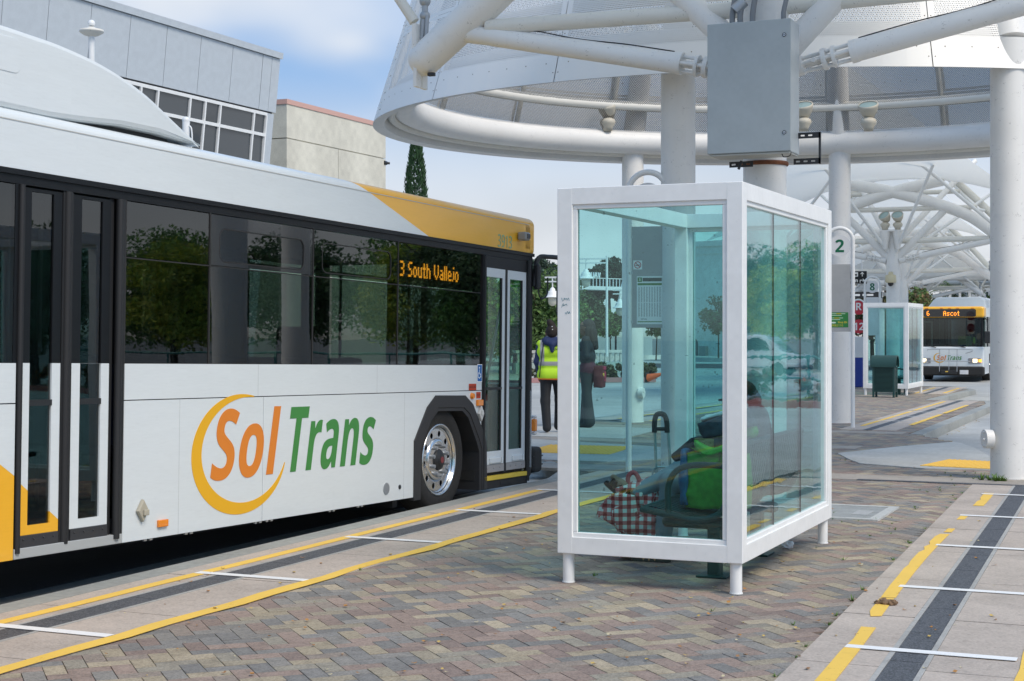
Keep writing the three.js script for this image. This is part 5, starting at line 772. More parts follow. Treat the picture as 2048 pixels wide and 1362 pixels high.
{ // cypress beside the cream building
  const p = atDepth(832, 500, 72), t = thing('cypress_tree', 'tall narrow dark green cypress beside the cream building', 'tree', [p.x, -0.2, p.z]);
  part('trunk', rod(V(0, 0, 0), V(0, 3, 0), 0.16, 0.1), M.bark, t); const r = mulberry(91), g = [], N = 9000, pos = new Float32Array(N * 9), col = new Float32Array(N * 9);
  for (let i = 0; i < N; i++) { const s = Math.pow(r(), 0.8), y = 0.8 + s * 9.9, rad = (0.95 * Math.pow(1 - s, 0.55) + 0.05) * (0.85 + 0.3 * vnoise(y * 2.2, i % 7, 0, 4)), a = r() * 6.283, d = rad * Math.sqrt(0.35 + 0.65 * r()), c = V(Math.cos(a) * d, y, Math.sin(a) * d), L = 0.10 + r() * 0.12, out = V(Math.cos(a) * 0.35, 1, Math.sin(a) * 0.35).normalize(), sd = V(r() - 0.5, r() - 0.5, r() - 0.5).cross(out).normalize().multiplyScalar(0.035); pos.set([...c.clone().add(sd).toArray(), ...c.clone().sub(sd).toArray(), ...c.clone().addScaledVector(out, L).toArray()], i * 9); const f = 0.6 + r() * 0.8; for (let k = 0; k < 3; k++) col.set([0.035 * f, 0.085 * f, 0.03 * f], i * 9 + k * 3); }
  const q = new THREE.BufferGeometry(); q.setAttribute('position', new THREE.BufferAttribute(pos, 3)); q.setAttribute('color', new THREE.BufferAttribute(col, 3)); q.computeVertexNormals(); const m = shade(new THREE.Mesh(q, leafMatPlain)); m.name = 'crown'; t.add(m);
}
const G0 = -0.45, ORD = ['first', 'second', 'third', 'fourth', 'fifth', 'sixth', 'seventh', 'eighth', 'ninth', 'tenth', 'eleventh', 'twelfth', 'thirteenth'];
{ // bank of trees behind the people, and the small ones along the wall
  const grp = 'bushy trees behind the balustrade';
  const at = (px, dd) => { const p = atDepth(px, 660, dd); return [p.x, G0, p.z]; };
  tree('broadleaf_tree', 'dense mid green tree behind the person in the yellow vest', at(1085, 74), { h: 5.6, trunk: 0.16, crown: [2.4, 2.3, 2.2], cy: 2.9, n: 9000, leaf: 0.12, tone: MIDG, seed: 201, clumps: 44 }, grp);
  tree('broadleaf_tree', 'dark green rounded tree standing right above the long-haired person', at(1172, 80), { h: 5, trunk: 0.15, crown: [1.05, 1.3, 1.05], cy: 2.75, n: 5000, leaf: 0.12, tone: DARKG, seed: 202, clumps: 34 }, grp);
  tree('broadleaf_tree', 'broad green tree filling the gap in front of the bus door', at(1030, 78), { h: 5.6, trunk: 0.16, crown: [2.2, 2.3, 2.2], cy: 2.9, n: 8000, leaf: 0.12, tone: MIDG, seed: 203, clumps: 40 }, grp);
  tree('broadleaf_tree', 'yellowish green tree seen through the bus windscreen', at(960, 70), { h: 5.6, trunk: 0.16, crown: [2.2, 2.3, 2.2], cy: 2.9, n: 8000, leaf: 0.12, tone: [...MIDG, ...YELG], seed: 204, clumps: 40 }, grp);
  const st = tree('street_tree', 'small round street tree on a thin stem beside the low wall', at(1222, 90), { h: 3.4, trunk: 0.05, crown: [0.95, 1.0, 0.95], cy: 2.35, n: 3200, leaf: 0.09, tone: MIDG, seed: 205, clumps: 24 }, 'small street trees along the wall');
  again(st, at(1192, 92), 1, 'small round street tree behind the long-haired person'); again(st, at(1312, 104), 2, 'small street tree in front of the pale wall, beside the hoop sign');
  const thin = tree('young_tree', 'young twin-stemmed tree in front of the white building', at(1437, 112), { h: 5, trunk: 0.06, crown: [1.25, 1.5, 1.2], cy: 3.0, n: 2600, leaf: 0.12, tone: DARKG, seed: 206, clumps: 22 });
  const far = tree('eucalyptus_tree', 'big dark spreading tree on the skyline seen through the shelter', [atDepth(1220, 660, 210).x, 0, atDepth(1220, 660, 210).z], { h: 11, trunk: 0.4, crown: [3.6, 3.0, 3.2], cy: 8.6, n: 7000, leaf: 0.26, tone: [[0.04, 0.07, 0.05], [0.05, 0.085, 0.055]], seed: 207, clumps: 34, plain: true }, 'dark trees on the skyline');
  for (const [px, dd, lab, s] of [[1182, 230, 'lower dark skyline tree beside the big spreading one', 0.85], [1075, 240, 'dark skyline tree peeping over the bus mirror', 1.12], [1108, 250, 'grey green skyline tree behind the hanging lantern', 1.08], [1255, 215, 'dark skyline tree half hidden by the hoop sign', 0.8]]) { const p = atDepth(px, 660, dd), c = again(far, [p.x, 0, p.z], px, lab); c.scale.setScalar(s); }
}
{ // trees, hedge, van and rail across the road: what the glass mirrors
  const y = ROADY + dip(-38);
  struct('red_kerb', box2(-0.6, 22, y - 0.1, y + 0.16, -36.6, -36.2), std([0.42, 0.14, 0.13], 0.8, { map: texScuff })); struct('planting_bed', box2(-0.6, 22, y - 0.1, y + 0.12, -39, -36.6), std([0.12, 0.1, 0.07], 1));
  for (let k = 0; k < 9; k++) { const t = thing('hedge_bush', `${k % 2 ? 'rust red' : 'green and red'} hedge bush, ${ORD[k]} along the red kerb from the bus lanes`, 'bush', [0.4 + k * 2.45, y + 0.1, -37.6], k, 'hedge along the red kerb'); const m = shade(new THREE.Mesh(leafCloud(300 + k, 2200, [1.15, 0.26, 0.5], 0.08, k % 2 ? [[0.22, 0.05, 0.02], [0.15, 0.05, 0.02]] : [[0.06, 0.11, 0.03], [0.18, 0.06, 0.02]], 24, 0.1, true), leafMatPlain)); m.name = 'foliage'; m.position.y = 0.32; t.add(m); }
  const rail = thing('handrail', 'teal green metal handrail behind the hedge', 'railing', [0, y, -39.4]); for (let x = 0; x <= 22; x += 2) part('post', rod(V(x, 0, 0), V(x, 1.15, 0), 0.035), std([0.04, 0.2, 0.19], 0.5), rail); for (const h of [0.6, 1.15]) part('rail', rod(V(0, h, 0), V(22, h, 0), 0.035), std([0.04, 0.2, 0.19], 0.5), rail);
  const A = tree('plane_tree', 'dense green roadside tree across the lanes', [13.6, ROADY + dip(-84), -84], { h: 5.4, trunk: 0.16, crown: [2.5, 2.0, 2.4], cy: 3.2, n: 15000, leaf: 0.09, tone: MIDG.map((t) => t.map((v) => v * 1.5)), seed: 401, clumps: 60 }, 'roadside trees across the lanes'), B = tree('plane_tree', 'yellow green roadside tree across the lanes', [11.0, ROADY + dip(-82), -82], { h: 5.2, trunk: 0.12, crown: [1.6, 2.0, 1.6], cy: 3.0, n: 10000, leaf: 0.08, tone: YELG.map((t) => t.map((v) => v * 1.45)), seed: 402, clumps: 44 }, 'roadside trees across the lanes'), D2 = tree('plane_tree', 'dark green roadside tree across the lanes', [17.5, ROADY + dip(-86), -86], { h: 5.6, trunk: 0.18, crown: [2.5, 2.1, 2.5], cy: 3.2, n: 15000, leaf: 0.09, tone: DARKG.map((t) => t.map((v) => v * 1.4)), seed: 403, clumps: 60 }, 'roadside trees across the lanes');
  [[A, 13.5, -47], [D2, 17, -45], [A, 20.5, -43], [D2, 24, -40], [B, 12, -44], [A, 27, -36], [D2, 29.5, -32], [A, 32, -27], [D2, 33, -21], [D2, 9.8, -43.5], [B, 19, -41], [A, 15.5, -54]].forEach(([t, x, z], i) => again(t, [x, y, z], i * 1.3, `${t === A ? 'dense green' : t === B ? 'yellow green' : 'dark green'} roadside tree, ${ORD[i]} in the row past the red-kerbed hedge`)); for (const t of [A, B, D2]) t.scale.setScalar(1.3); again(B, [14.8, ROADY + dip(-80), -80], 2, 'yellow green roadside tree just behind the white van').scale.setScalar(1.15); again(A, [21, ROADY + dip(-85), -85], 3, 'dense green roadside tree past the back of the white van').scale.setScalar(1.3);
  const v = thing('white_van', 'white passenger van parked beyond the hedge', 'van', [13.6, ROADY + dip(-70), -70], Math.PI + 0.05);
  const prof = [[-2.6, 0.35], [2.5, 0.35], [2.62, 0.55], [2.55, 0.95], [1.75, 1.12], [1.05, 1.78], [0.7, 1.86], [-2.4, 1.9], [-2.6, 1.7]];
  part('body', extr(poly(prof), 1.9, 0.08).translate(0, 0, -0.95), phys([0.75, 0.76, 0.77], { roughness: 0.25, clearcoat: 0.8 }), v); part('side_windows', [extr(poly([[-2.3, 1.15], [1.35, 1.15], [0.85, 1.7], [-2.3, 1.72]]), 1.94).translate(0, 0, -0.97)], M.blackGloss, v); for (const [x, s] of [[-1.7, 1], [1.6, 1], [-1.7, -1], [1.6, -1]]) part('wheel', rod(V(x, 0.33, s * 0.78), V(x, 0.33, s * 0.99), 0.33, 0.33, 24), M.rubber, v); part('windscreen', box(0.9, 0.02, 1.5, 1.42, 1.46, 0).applyMatrix4(new THREE.Matrix4()), M.blackGloss, v);
  const lp = thing('street_lamp', 'tall dark green street lamp across the lanes', 'lamp', [11.3, ROADY + dip(-78), -78]); part('pole', [rod(V(0, 0, 0), V(0, 9.5, 0), 0.1, 0.06), rod(V(0, 9.4, 0), V(-1.3, 9.9, 0), 0.05)], std([0.02, 0.1, 0.1], 0.5), lp); part('lamp_head', rbox(0.7, 0.14, 0.26, 0.05, -1.5, 9.95, 0), M.galv, lp);
}
// palms behind the far bus
{
  const palm = thing('palm_tree', 'tall fan palm beyond the masts with arching fronds', 'tree', [atDepth(1845, 560, 105).x, -0.6, atDepth(1845, 560, 105).z], 0, 'palms beyond the bus lanes'), H = 6.2;
  part('trunk', rod(V(0, 0, 0), V(0.1, H, 0), 0.3, 0.24, 12), std([0.16, 0.10, 0.06], 0.95, { map: texGrain }), palm); const r = mulberry(61);
  for (let k = 0; k < 30; k++) { const a = k * 2.4, el = 1.25 - k * 0.058, L = 1.9 + r() * 0.5, fr = []; for (let i = 0; i < 16; i++) { const s = i / 16, d = L * s, drop = 0.55 * s * s * L * (1.1 - el * 0.3), c = V(Math.cos(a) * d * Math.cos(el), H + d * Math.sin(el) - drop, Math.sin(a) * d * Math.cos(el)), sd = V(-Math.sin(a), 0, Math.cos(a)), w = 0.42 * Math.sin(Math.PI * (0.15 + 0.85 * s)); for (const q of [1, -1]) { const tip = c.clone().addScaledVector(sd, q * w).add(V(Math.cos(a) * 0.22, -0.12 - r() * 0.12, Math.sin(a) * 0.22)); fr.push(c, c.clone().add(V(Math.cos(a) * 0.06, 0, Math.sin(a) * 0.06)), tip); } } const g = new THREE.BufferGeometry().setFromPoints(fr); g.computeVertexNormals(); part('frond', g, std(k > 22 ? [0.16, 0.12, 0.04] : [0.06, 0.12, 0.03], 0.7, { side: THREE.DoubleSide }), palm); }
  const at = (px, dd, y = -0.6) => { const p = atDepth(px, 560, dd); return [p.x, y, p.z]; };
  again(palm, at(1775, 98, -0.2), 1, 'fan palm rising behind the mast with the floodlights'); again(palm, at(1915, 92, -2.6), 2, 'low fan palm just above the white tank fairing of the far bus'); again(palm, at(1940, 104, -2.2), 3, 'low fan palm beside the white building with dark windows');
  tree('bronze_tree', 'bronze and green leafed tree behind the far shelter', at(1830, 80), { h: 4.5, trunk: 0.14, crown: [1.7, 1.5, 1.6], cy: 2.7, n: 5000, leaf: 0.13, tone: [...RUST, ...MIDG], seed: 501, clumps: 30 });
  tree('bronze_tree', 'bronze leafed tree behind the black direction sign', at(1745, 92), { h: 4.5, trunk: 0.14, crown: [1.8, 1.7, 1.6], cy: 3.1, n: 5000, leaf: 0.13, tone: [...RUST, ...DARKG], seed: 502, clumps: 30 });
  tree('roadside_tree', 'leafy green tree beside the far bus, past its mirror', at(2000, 86), { h: 5, trunk: 0.14, crown: [1.8, 1.5, 1.6], cy: 2.5, n: 4000, leaf: 0.13, tone: MIDG, seed: 503, clumps: 30 });
  const rl = thing('white_railing', 'white railing with square posts behind the far bus roof', 'railing', [atDepth(1868, 600, 90).x, 0.9, atDepth(1868, 600, 90).z], -0.05); part('deck_beam', box2(0, 6, 2.2, 2.55, -0.1, 0.1), M.frame, rl); for (let x = 0.3; x < 6; x += 0.55) part('post', box2(x, x + 0.12, 2.55, 2.85, -0.06, 0.06), M.frame, rl); part('top_rail', box2(0, 6, 2.85, 2.92, -0.07, 0.07), M.frame, rl); for (const x of [0.4, 3, 5.6]) part('support', box2(x - 0.12, x + 0.12, -1.5, 2.2, -0.1, 0.1), M.frame, rl);
}
// ================================================================ HARBOUR EDGE SEEN THROUGH THE SHELTER
{
  const at = (px, dd, y = G0) => { const p = atDepth(px, 660, dd); return V(p.x, y, p.z); };
  const along = (o, a, b) => { o.position.copy(a); o.rotation.y = -Math.atan2(b.z - a.z, b.x - a.x); return a.distanceTo(b); };
  { const a = at(1040, 57, ROADY + dip(-52)), b = at(1312, 58, ROADY + dip(-54)); const k = struct('pink_kerb', box(0.01, 0.01, 0.01), M.red); k.removeFromParent(); const o = struct('planter_kerb', box2(0, 1, 0, 0.17, -0.25, 0), std([0.45, 0.24, 0.24], 0.85, { map: texScuff })); const L = along(o, a, b); o.scale.x = L;
    for (let i = 0; i < 5; i++) { const s = (i + 0.5) / 5.4, t = thing('clipped_hedge', `olive green clipped hedge clump, ${ORD[4 - i]} along the pink kerb from the fallen cone`, 'hedge', [a.x + (b.x - a.x) * s, a.y, a.z + (b.z - a.z) * s - 0.9], o.rotation.y, 'clipped hedge by the pink kerb'); const m = shade(new THREE.Mesh(leafCloud(520 + i, 2400, [0.55, 0.25, 0.4], 0.06, [[0.14, 0.13, 0.07], [0.10, 0.12, 0.06]], 20, 0.0, true), leafMatPlain)); m.name = 'foliage'; m.position.y = 0.36; t.add(m); } }
  { const a = at(1030, 72), b = at(1252, 74), w = thing('balustrade', 'pale teal balustrade wall with turned balusters', 'wall', [0, 0, 0]); const L = along(w, a, b), bm = std([0.45, 0.55, 0.52], 0.8, { map: texPlaster }); part('base_wall', box2(0, L, 0, 0.5, -0.2, 0.1), bm, w); part('handrail', box2(0, L, 0.95, 1.08, -0.2, 0.12), M.whiteWall, w); const bg = merged(lathe([[0.05, 0.5], [0.08, 0.58], [0.045, 0.68], [0.07, 0.82], [0.05, 0.95]], 10)); for (let x = 0.15; x < L; x += 0.26) { const m = shade(new THREE.Mesh(bg, M.whiteWall)); m.name = 'baluster'; m.position.x = x; w.add(m); } }
  { const a = at(1020, 96), b = at(1330, 108), w = thing('screen_wall', 'low grey windscreen wall with dark posts behind the small trees', 'wall', [0, 0, 0]); const L = along(w, a, b); part('wall_base', box2(0, L, 0, 0.3, -0.1, 0.1), M.whiteWall, w); for (let x = 0; x < L - 2; x += 2.1) { part('panel', box2(x + 0.1, x + 2.0, 0.3, 1.55, -0.02, 0.02), std([0.42, 0.46, 0.47], 0.4), w); part('post', box2(x, x + 0.1, 0, 1.7, -0.05, 0.05), M.dark, w); } }
  { const a = at(1120, 150), b = at(1232, 156), w = thing('footbridge', 'white harbour footbridge carrying raised letters seen from behind', 'bridge', [0, 0, 0]); const L = along(w, a, b), y = 6.5; part('deck', box2(-2, L, y - 0.55, y - 0.2, -1.2, 1.2), M.frame, w); part('handrail', box2(-2, L, y + 0.55, y + 0.62, 1.1, 1.2), M.frame, w); for (let x = -2; x < L; x += 0.5) part('baluster', box2(x, x + 0.06, y - 0.2, y + 0.55, 1.12, 1.18), M.frame, w);
    let x = 0; for (const ch of 'VALLEJO') { const g = text(ch, 0.5, 0.1), bb = g.boundingBox, wd = bb.max.x - bb.min.x; part('bridge_letter', g.translate(-bb.min.x, 0, 0).rotateY(Math.PI).translate(4.75 - x, y + 0.65, 1.1), M.frame, w); x += wd + 0.06; }
    part('pylon', [rod(V(L - 2.2, -2, 0.3), V(L + 1.0, y + 0.9, 0.3), 0.16, 0.16, 10), rod(V(L - 1.5, -2, 0.3), V(L + 1.4, y + 1.0, 0.3), 0.16, 0.16, 10)], M.frame, w); for (let k = 0; k < 9; k++) part('pylon_rung', box(0.5, 0.12, 0.2, L - 1.85 + 3.0 * k / 9, -1.6 + (y + 2.4) * k / 9, 0.3), M.frame, w); }
  // hanging lanterns
  const ln = thing('harbour_lamp', 'white tiered lantern on a slim post behind the bus mirror', 'lamp', at(1105, 68).toArray(), 0, 'white tiered harbour lanterns'); const Y = 3.3;
  part('post', rod(V(0.95, 0, 0), V(0.95, Y + 1.15, 0), 0.06, 0.05), M.frame, ln); part('crossbars', [box2(-0.35, 0.98, Y + 0.98, Y + 1.05, -0.04, 0.04), box2(-0.35, 0.98, Y + 0.80, Y + 0.86, -0.04, 0.04), rod(V(0, Y + 0.5, 0), V(0, Y + 1.0, 0), 0.03)], M.frame, ln);
  part('shade', lathe([[0.05, Y + 0.58], [0.12, Y + 0.5], [0.12, Y + 0.44], [0.2, Y + 0.40], [0.2, Y + 0.34], [0.24, Y + 0.3], [0.24, Y + 0.24], [0.36, Y + 0.16], [0.36, Y + 0.13], [0, Y + 0.13]], 24), M.frame, ln); part('globe', sph(0.2, 0, Y, 0, 1, 1.2, 1), std([0.62, 0.6, 0.5], 0.3), ln);
  again(ln, at(1172, 69, G0 + 0.85).toArray(), 0.1, 'white tiered lantern seen through the shelter glass over the dark tree'); again(ln, at(1240, 76, G0 - 0.35).toArray(), 0.2, 'white tiered lantern beside the hoop sign post'); again(ln, at(430, 62, 3.2).toArray(), 0.1, 'white lantern crossbars showing over the bus roof');
  // tall white marker post behind the bus
  const p = atDepth(183, 660, 26), mp = thing('ball_post', 'white post with a disc and ball on top behind the bus', 'post', [p.x, ROADY + dip(p.z), p.z]); part('pole', rod(V(0, 0, 0), V(0, 6.7, 0), 0.06, 0.05), M.frame, mp); part('disc', lathe([[0.05, 6.62], [0.12, 6.64], [0.2, 6.69], [0.2, 6.73], [0.08, 6.76], [0.05, 6.78]], 24), M.tubeOld, mp); part('ball', sph(0.06, 0, 6.84, 0), M.frame, mp); part('wire', rod(V(-0.03, 6.6, 0.02), V(-0.14, 4.5, 0.02), 0.008), M.dark, mp);
  const wv = atDepth(372, 660, 30), vp = thing('vent_stack', 'short white vent stack showing above the bus roof', 'vent', [wv.x, 0, wv.z]); part('stack', rod(V(0, 0, 0), V(0, 5.6, 0), 0.07), M.frame, vp); part('cap', sph(0.075, 0, 5.6, 0), M.frame, vp); part('bypass_pipe', pipe([V(0.1, 5.0, 0), V(0.14, 5.2, 0), V(0.12, 5.45, 0), V(0.05, 5.5, 0)], 0.015, 12, 6), M.frame, vp);
}

// ================================================================ PEOPLE
function field(bones, { res = 96, k = 0.03, lo, hi, paint }) { // a smooth skin over tapered bones: [colour, ax, ay, az, ra, bx, by, bz, rb]
  const c = V((lo[0] + hi[0]) / 2, (lo[1] + hi[1]) / 2, (lo[2] + hi[2]) / 2), h = Math.max(hi[0] - lo[0], hi[1] - lo[1], hi[2] - lo[2]) / 2 * 1.06;
  const mc = new MarchingCubes(res, new THREE.MeshStandardMaterial(), false, false, 400000); mc.isolation = 0;
  const B = bones.map((b) => { const d = [b[5] - b[1], b[6] - b[2], b[7] - b[3]]; return { b, d, l2: d[0] * d[0] + d[1] * d[1] + d[2] * d[2] || 1e-9 }; });
  const dist = (x, y, z, o) => { const { b, d, l2 } = o; let t = ((x - b[1]) * d[0] + (y - b[2]) * d[1] + (z - b[3]) * d[2]) / l2; t = t < 0 ? 0 : t > 1 ? 1 : t; const X = x - b[1] - d[0] * t, Y = y - b[2] - d[1] * t, Z = z - b[3] - d[2] * t; return Math.sqrt(X * X + Y * Y + Z * Z) - (b[4] + (b[8] - b[4]) * t); };
  const n = mc.size, half = n / 2;
  for (let kz = 0; kz < n; kz++) for (let j = 0; j < n; j++) for (let i = 0; i < n; i++) {
    const x = (i - half) / half * h + c.x, y = (j - half) / half * h + c.y, z = (kz - half) / half * h + c.z; let s = 9;
    if (x > lo[0] - 0.1 && x < hi[0] + 0.1 && z > lo[2] - 0.1 && z < hi[2] + 0.1) for (const o of B) { const q = dist(x, y, z, o), hh = Math.max(k - Math.abs(s - q), 0) / k; s = Math.min(s, q) - hh * hh * k * 0.25; }
    mc.field[i + j * n + kz * n * n] = i < 1 || j < 1 || kz < 1 || i > n - 2 || j > n - 2 || kz > n - 2 ? -9 : -s;
  }
  mc.update();
  const cnt = mc.count, pos = new Float32Array(cnt * 3), nor = new Float32Array(cnt * 3), col = new Float32Array(cnt * 3);
  for (let i = 0; i < cnt; i++) {
    const x = mc.positionArray[i * 3] * h + c.x, y = mc.positionArray[i * 3 + 1] * h + c.y, z = mc.positionArray[i * 3 + 2] * h + c.z; pos.set([x, y, z], i * 3); nor.set([mc.normalArray[i * 3], mc.normalArray[i * 3 + 1], mc.normalArray[i * 3 + 2]], i * 3);
    let best = 9, bc = 0; for (const o of B) { const q = dist(x, y, z, o); if (q < best) { best = q; bc = o.b[0]; } } col.set(paint(bc, x, y, z), i * 3);
  }
  let g = new THREE.BufferGeometry(); g.setAttribute('position', new THREE.BufferAttribute(pos, 3)); g.setAttribute('color', new THREE.BufferAttribute(col, 3)); g = mergeVertices(g, 1e-4); g.computeVertexNormals(); return g;
}
const skinMat = std([1, 1, 1], 0.75, { vertexColors: true });
function skinMesh(name, geo, parent) { const m = shade(new THREE.Mesh(geo, skinMat)); m.name = name; parent.add(m); return m; }
function addHand(geo, at, dir, out, tone, s = 1) { // palm, four fingers of unequal length with a bend, a thumb from the side of the palm
  const d = dir.clone().normalize(), o = out.clone().normalize(), n = d.clone().cross(o).normalize(), P = (a, b, c) => at.clone().addScaledVector(d, a * s).addScaledVector(o, b * s).addScaledVector(n, c * s), g = [];
  g.push(rod(P(-0.02, 0.018, 0), P(0.085, 0.024, 0), 0.02 * s, 0.019 * s, 8), rod(P(-0.02, -0.018, 0), P(0.085, -0.024, 0), 0.02 * s, 0.019 * s, 8), rod(P(0, 0, 0), P(0.08, 0, 0), 0.022 * s, 0.022 * s, 8));
  [[0.030, 0.062], [0.010, 0.075], [-0.011, 0.07], [-0.030, 0.052]].forEach(([b, L]) => { const m = P(0.085 + L * 0.55, b * 1.1, 0.012), t = P(0.085 + L, b * 1.12, 0.035); g.push(rod(P(0.08, b, 0), m, 0.0095 * s, 0.009 * s, 7), rod(m, t, 0.009 * s, 0.007 * s, 7), sph(0.009 * s, ...m.toArray(), 1, 1, 1, 7), sph(0.007 * s, ...t.toArray(), 1, 1, 1, 7)); });
  const tm = P(0.05, 0.055, 0.015), tt = P(0.085, 0.062, 0.028); g.push(rod(P(0.015, 0.025, 0.005), tm, 0.013 * s, 0.011 * s, 7), rod(tm, tt, 0.011 * s, 0.008 * s, 7), sph(0.011 * s, ...tm.toArray(), 1, 1, 1, 7));
  const h = merged(g); h.deleteAttribute('uv'); h.setAttribute('color', new THREE.BufferAttribute(new Float32Array(h.attributes.position.count * 3).map((_, i) => tone[i % 3]), 3)); const b = geo.index ? geo.toNonIndexed() : geo; return mergeGeometries([b, h]);
}
const SK = [0.22, 0.12, 0.08], BLACK = [0.016, 0.017, 0.02], NAVY = [0.015, 0.03, 0.10], LIME = [0.50, 0.80, 0.03], GREYB = [0.36, 0.36, 0.38], ORNG = [0.9, 0.20, 0.03];
// head with features, looking along -z
const headBones = (c, x, y, z) => [[c, x, y + 0.02, z + 0.012, 0.092, x, y + 0.015, z - 0.02, 0.086], [c, x, y - 0.07, z - 0.045, 0.05, x, y - 0.02, z - 0.045, 0.066], [c, x, y - 0.005, z - 0.098, 0.012, x, y - 0.028, z - 0.112, 0.015], [c, x - 0.092, y - 0.005, z + 0.01, 0.016, x - 0.092, y - 0.03, z + 0.008, 0.012], [c, x + 0.092, y - 0.005, z + 0.01, 0.016, x + 0.092, y - 0.03, z + 0.008, 0.012], [c, x, y - 0.13, z + 0.015, 0.048, x, y - 0.06, z + 0.005, 0.05]];
{ // person in the yellow vest, walking away
  const p = thing('person', 'person in a bright yellow safety vest and navy hood walking away', 'person', [-9.10, dip(-22.5) + 0.007, -22.5], 0.40);
  const legs = (hip, knee, ank, toe, w = 1) => [[1, ...hip, 0.10 * w, ...knee, 0.072 * w], [1, ...knee, 0.076 * w, ...ank, 0.066 * w], [2, ank[0], ank[1] - 0.02, ank[2], 0.05, ...toe, 0.038]];
  const bones = [
    ...legs([-0.09, 0.90, 0], [-0.105, 0.49, 0.02], [-0.08, 0.085, 0.07], [-0.10, 0.045, -0.08]), ...legs([0.09, 0.90, -0.01], [0.12, 0.50, -0.09], [0.10, 0.10, -0.14], [0.11, 0.05, -0.28]),
    [1, -0.08, 0.93, 0.02, 0.125, 0.08, 0.93, 0.02, 0.125], [3, -0.08, 1.08, 0, 0.115, 0.08, 1.08, 0, 0.115], [3, -0.10, 1.25, 0.01, 0.115, 0.10, 1.25, 0.01, 0.115], [3, -0.17, 1.36, 0.01, 0.06, 0.17, 1.36, 0.01, 0.06],
    [3, -0.185, 1.36, 0.01, 0.058, -0.235, 1.10, 0.03, 0.048], [3, -0.235, 1.10, 0.03, 0.047, -0.20, 0.90, -0.10, 0.036], [3, 0.185, 1.36, 0.01, 0.058, 0.235, 1.10, 0.03, 0.048], [3, 0.235, 1.10, 0.03, 0.047, 0.19, 0.90, -0.10, 0.036],
    ...headBones(0, 0.0, 1.545, -0.01)];
  let g = field(bones, { res: 112, k: 0.035, lo: [-0.36, 0, -0.4], hi: [0.36, 1.72, 0.36], paint: (c) => [SK, BLACK, [0.02, 0.02, 0.022], NAVY][c] });
  g = addHand(g, V(-0.198, 0.885, -0.11), V(0.05, -0.75, -0.65), V(0.2, 0.5, -0.8), SK, 0.95); g = addHand(g, V(0.188, 0.885, -0.11), V(-0.05, -0.75, -0.65), V(-0.2, 0.5, -0.8), SK, 0.95);
  skinMesh('body', g, p);
  const vest = field([[0, -0.09, 0.90, 0.02, 0.145, 0.09, 0.90, 0.02, 0.145], [0, -0.09, 1.08, 0, 0.14, 0.09, 1.08, 0, 0.14], [0, -0.11, 1.25, 0.01, 0.137, 0.11, 1.25, 0.01, 0.137], [0, -0.17, 1.365, 0.01, 0.075, 0.17, 1.365, 0.01, 0.075]], { res: 64, k: 0.03, lo: [-0.34, 0.72, -0.3], hi: [0.34, 1.5, 0.3], paint: (c, x, y) => y < 0.845 ? ORNG : y > 1.045 && y < 1.105 ? GREYB : Math.abs(Math.abs(x) - 0.155) < 0.028 && y > 1.1 ? GREYB : LIME });
  { const q = vest.attributes.position; for (let i = 0; i < q.count; i++) if (q.getY(i) < 0.83) q.setY(i, 0.83 - 0.012 * vnoise(q.getX(i) * 12, q.getZ(i) * 12, 0, 3)); vest.computeVertexNormals(); }
  skinMesh('safety_vest', vest, p);
  skinMesh('hood', field([[0, -0.10, 1.43, 0.06, 0.055, 0.10, 1.43, 0.06, 0.055], [0, -0.08, 1.40, 0.11, 0.05, 0.08, 1.40, 0.11, 0.05], [0, 0, 1.36, 0.14, 0.05, 0, 1.27, 0.15, 0.03], [1, -0.05, 1.475, 0.035, 0.045, 0.05, 1.475, 0.035, 0.045]], { res: 48, k: 0.04, lo: [-0.25, 1.2, -0.1], hi: [0.25, 1.55, 0.3], paint: (c) => c ? [0.25, 0.25, 0.26] : NAVY }), p);
  skinMesh('hair', field([[0, 0, 1.575, 0.02, 0.099, 0, 1.56, -0.005, 0.095], [0, 0, 1.53, 0.05, 0.075, 0, 1.57, 0.04, 0.08], [0, -0.02, 1.68, 0.03, 0.05, -0.04, 1.715, 0.02, 0.045], [0, 0.0, 1.66, 0.02, 0.05, -0.02, 1.69, 0.04, 0.04]], { res: 48, k: 0.03, lo: [-0.14, 1.42, -0.14], hi: [0.14, 1.78, 0.16], paint: () => [0.018, 0.011, 0.009] }), p);
  part('hair_beads', [[-0.02, 1.665, 0.078], [0.0, 1.645, 0.10], [0.005, 1.60, 0.122]].map(([x, y, z]) => sph(0.009, x, y, z, 1, 1, 1, 8)), M.white, p);
  part('bag_strap', pipe([V(-0.13, 1.40, 0.10), V(-0.16, 1.2, 0.16), V(-0.185, 0.98, 0.15), V(-0.20, 0.86, 0.12)], 0.007, 20, 6), M.dark, p);
  part('vest_lettering', textC('SPOV', 0.035, 0.002).translate(0.10, 1.30, 0.152), M.dark, p);
}
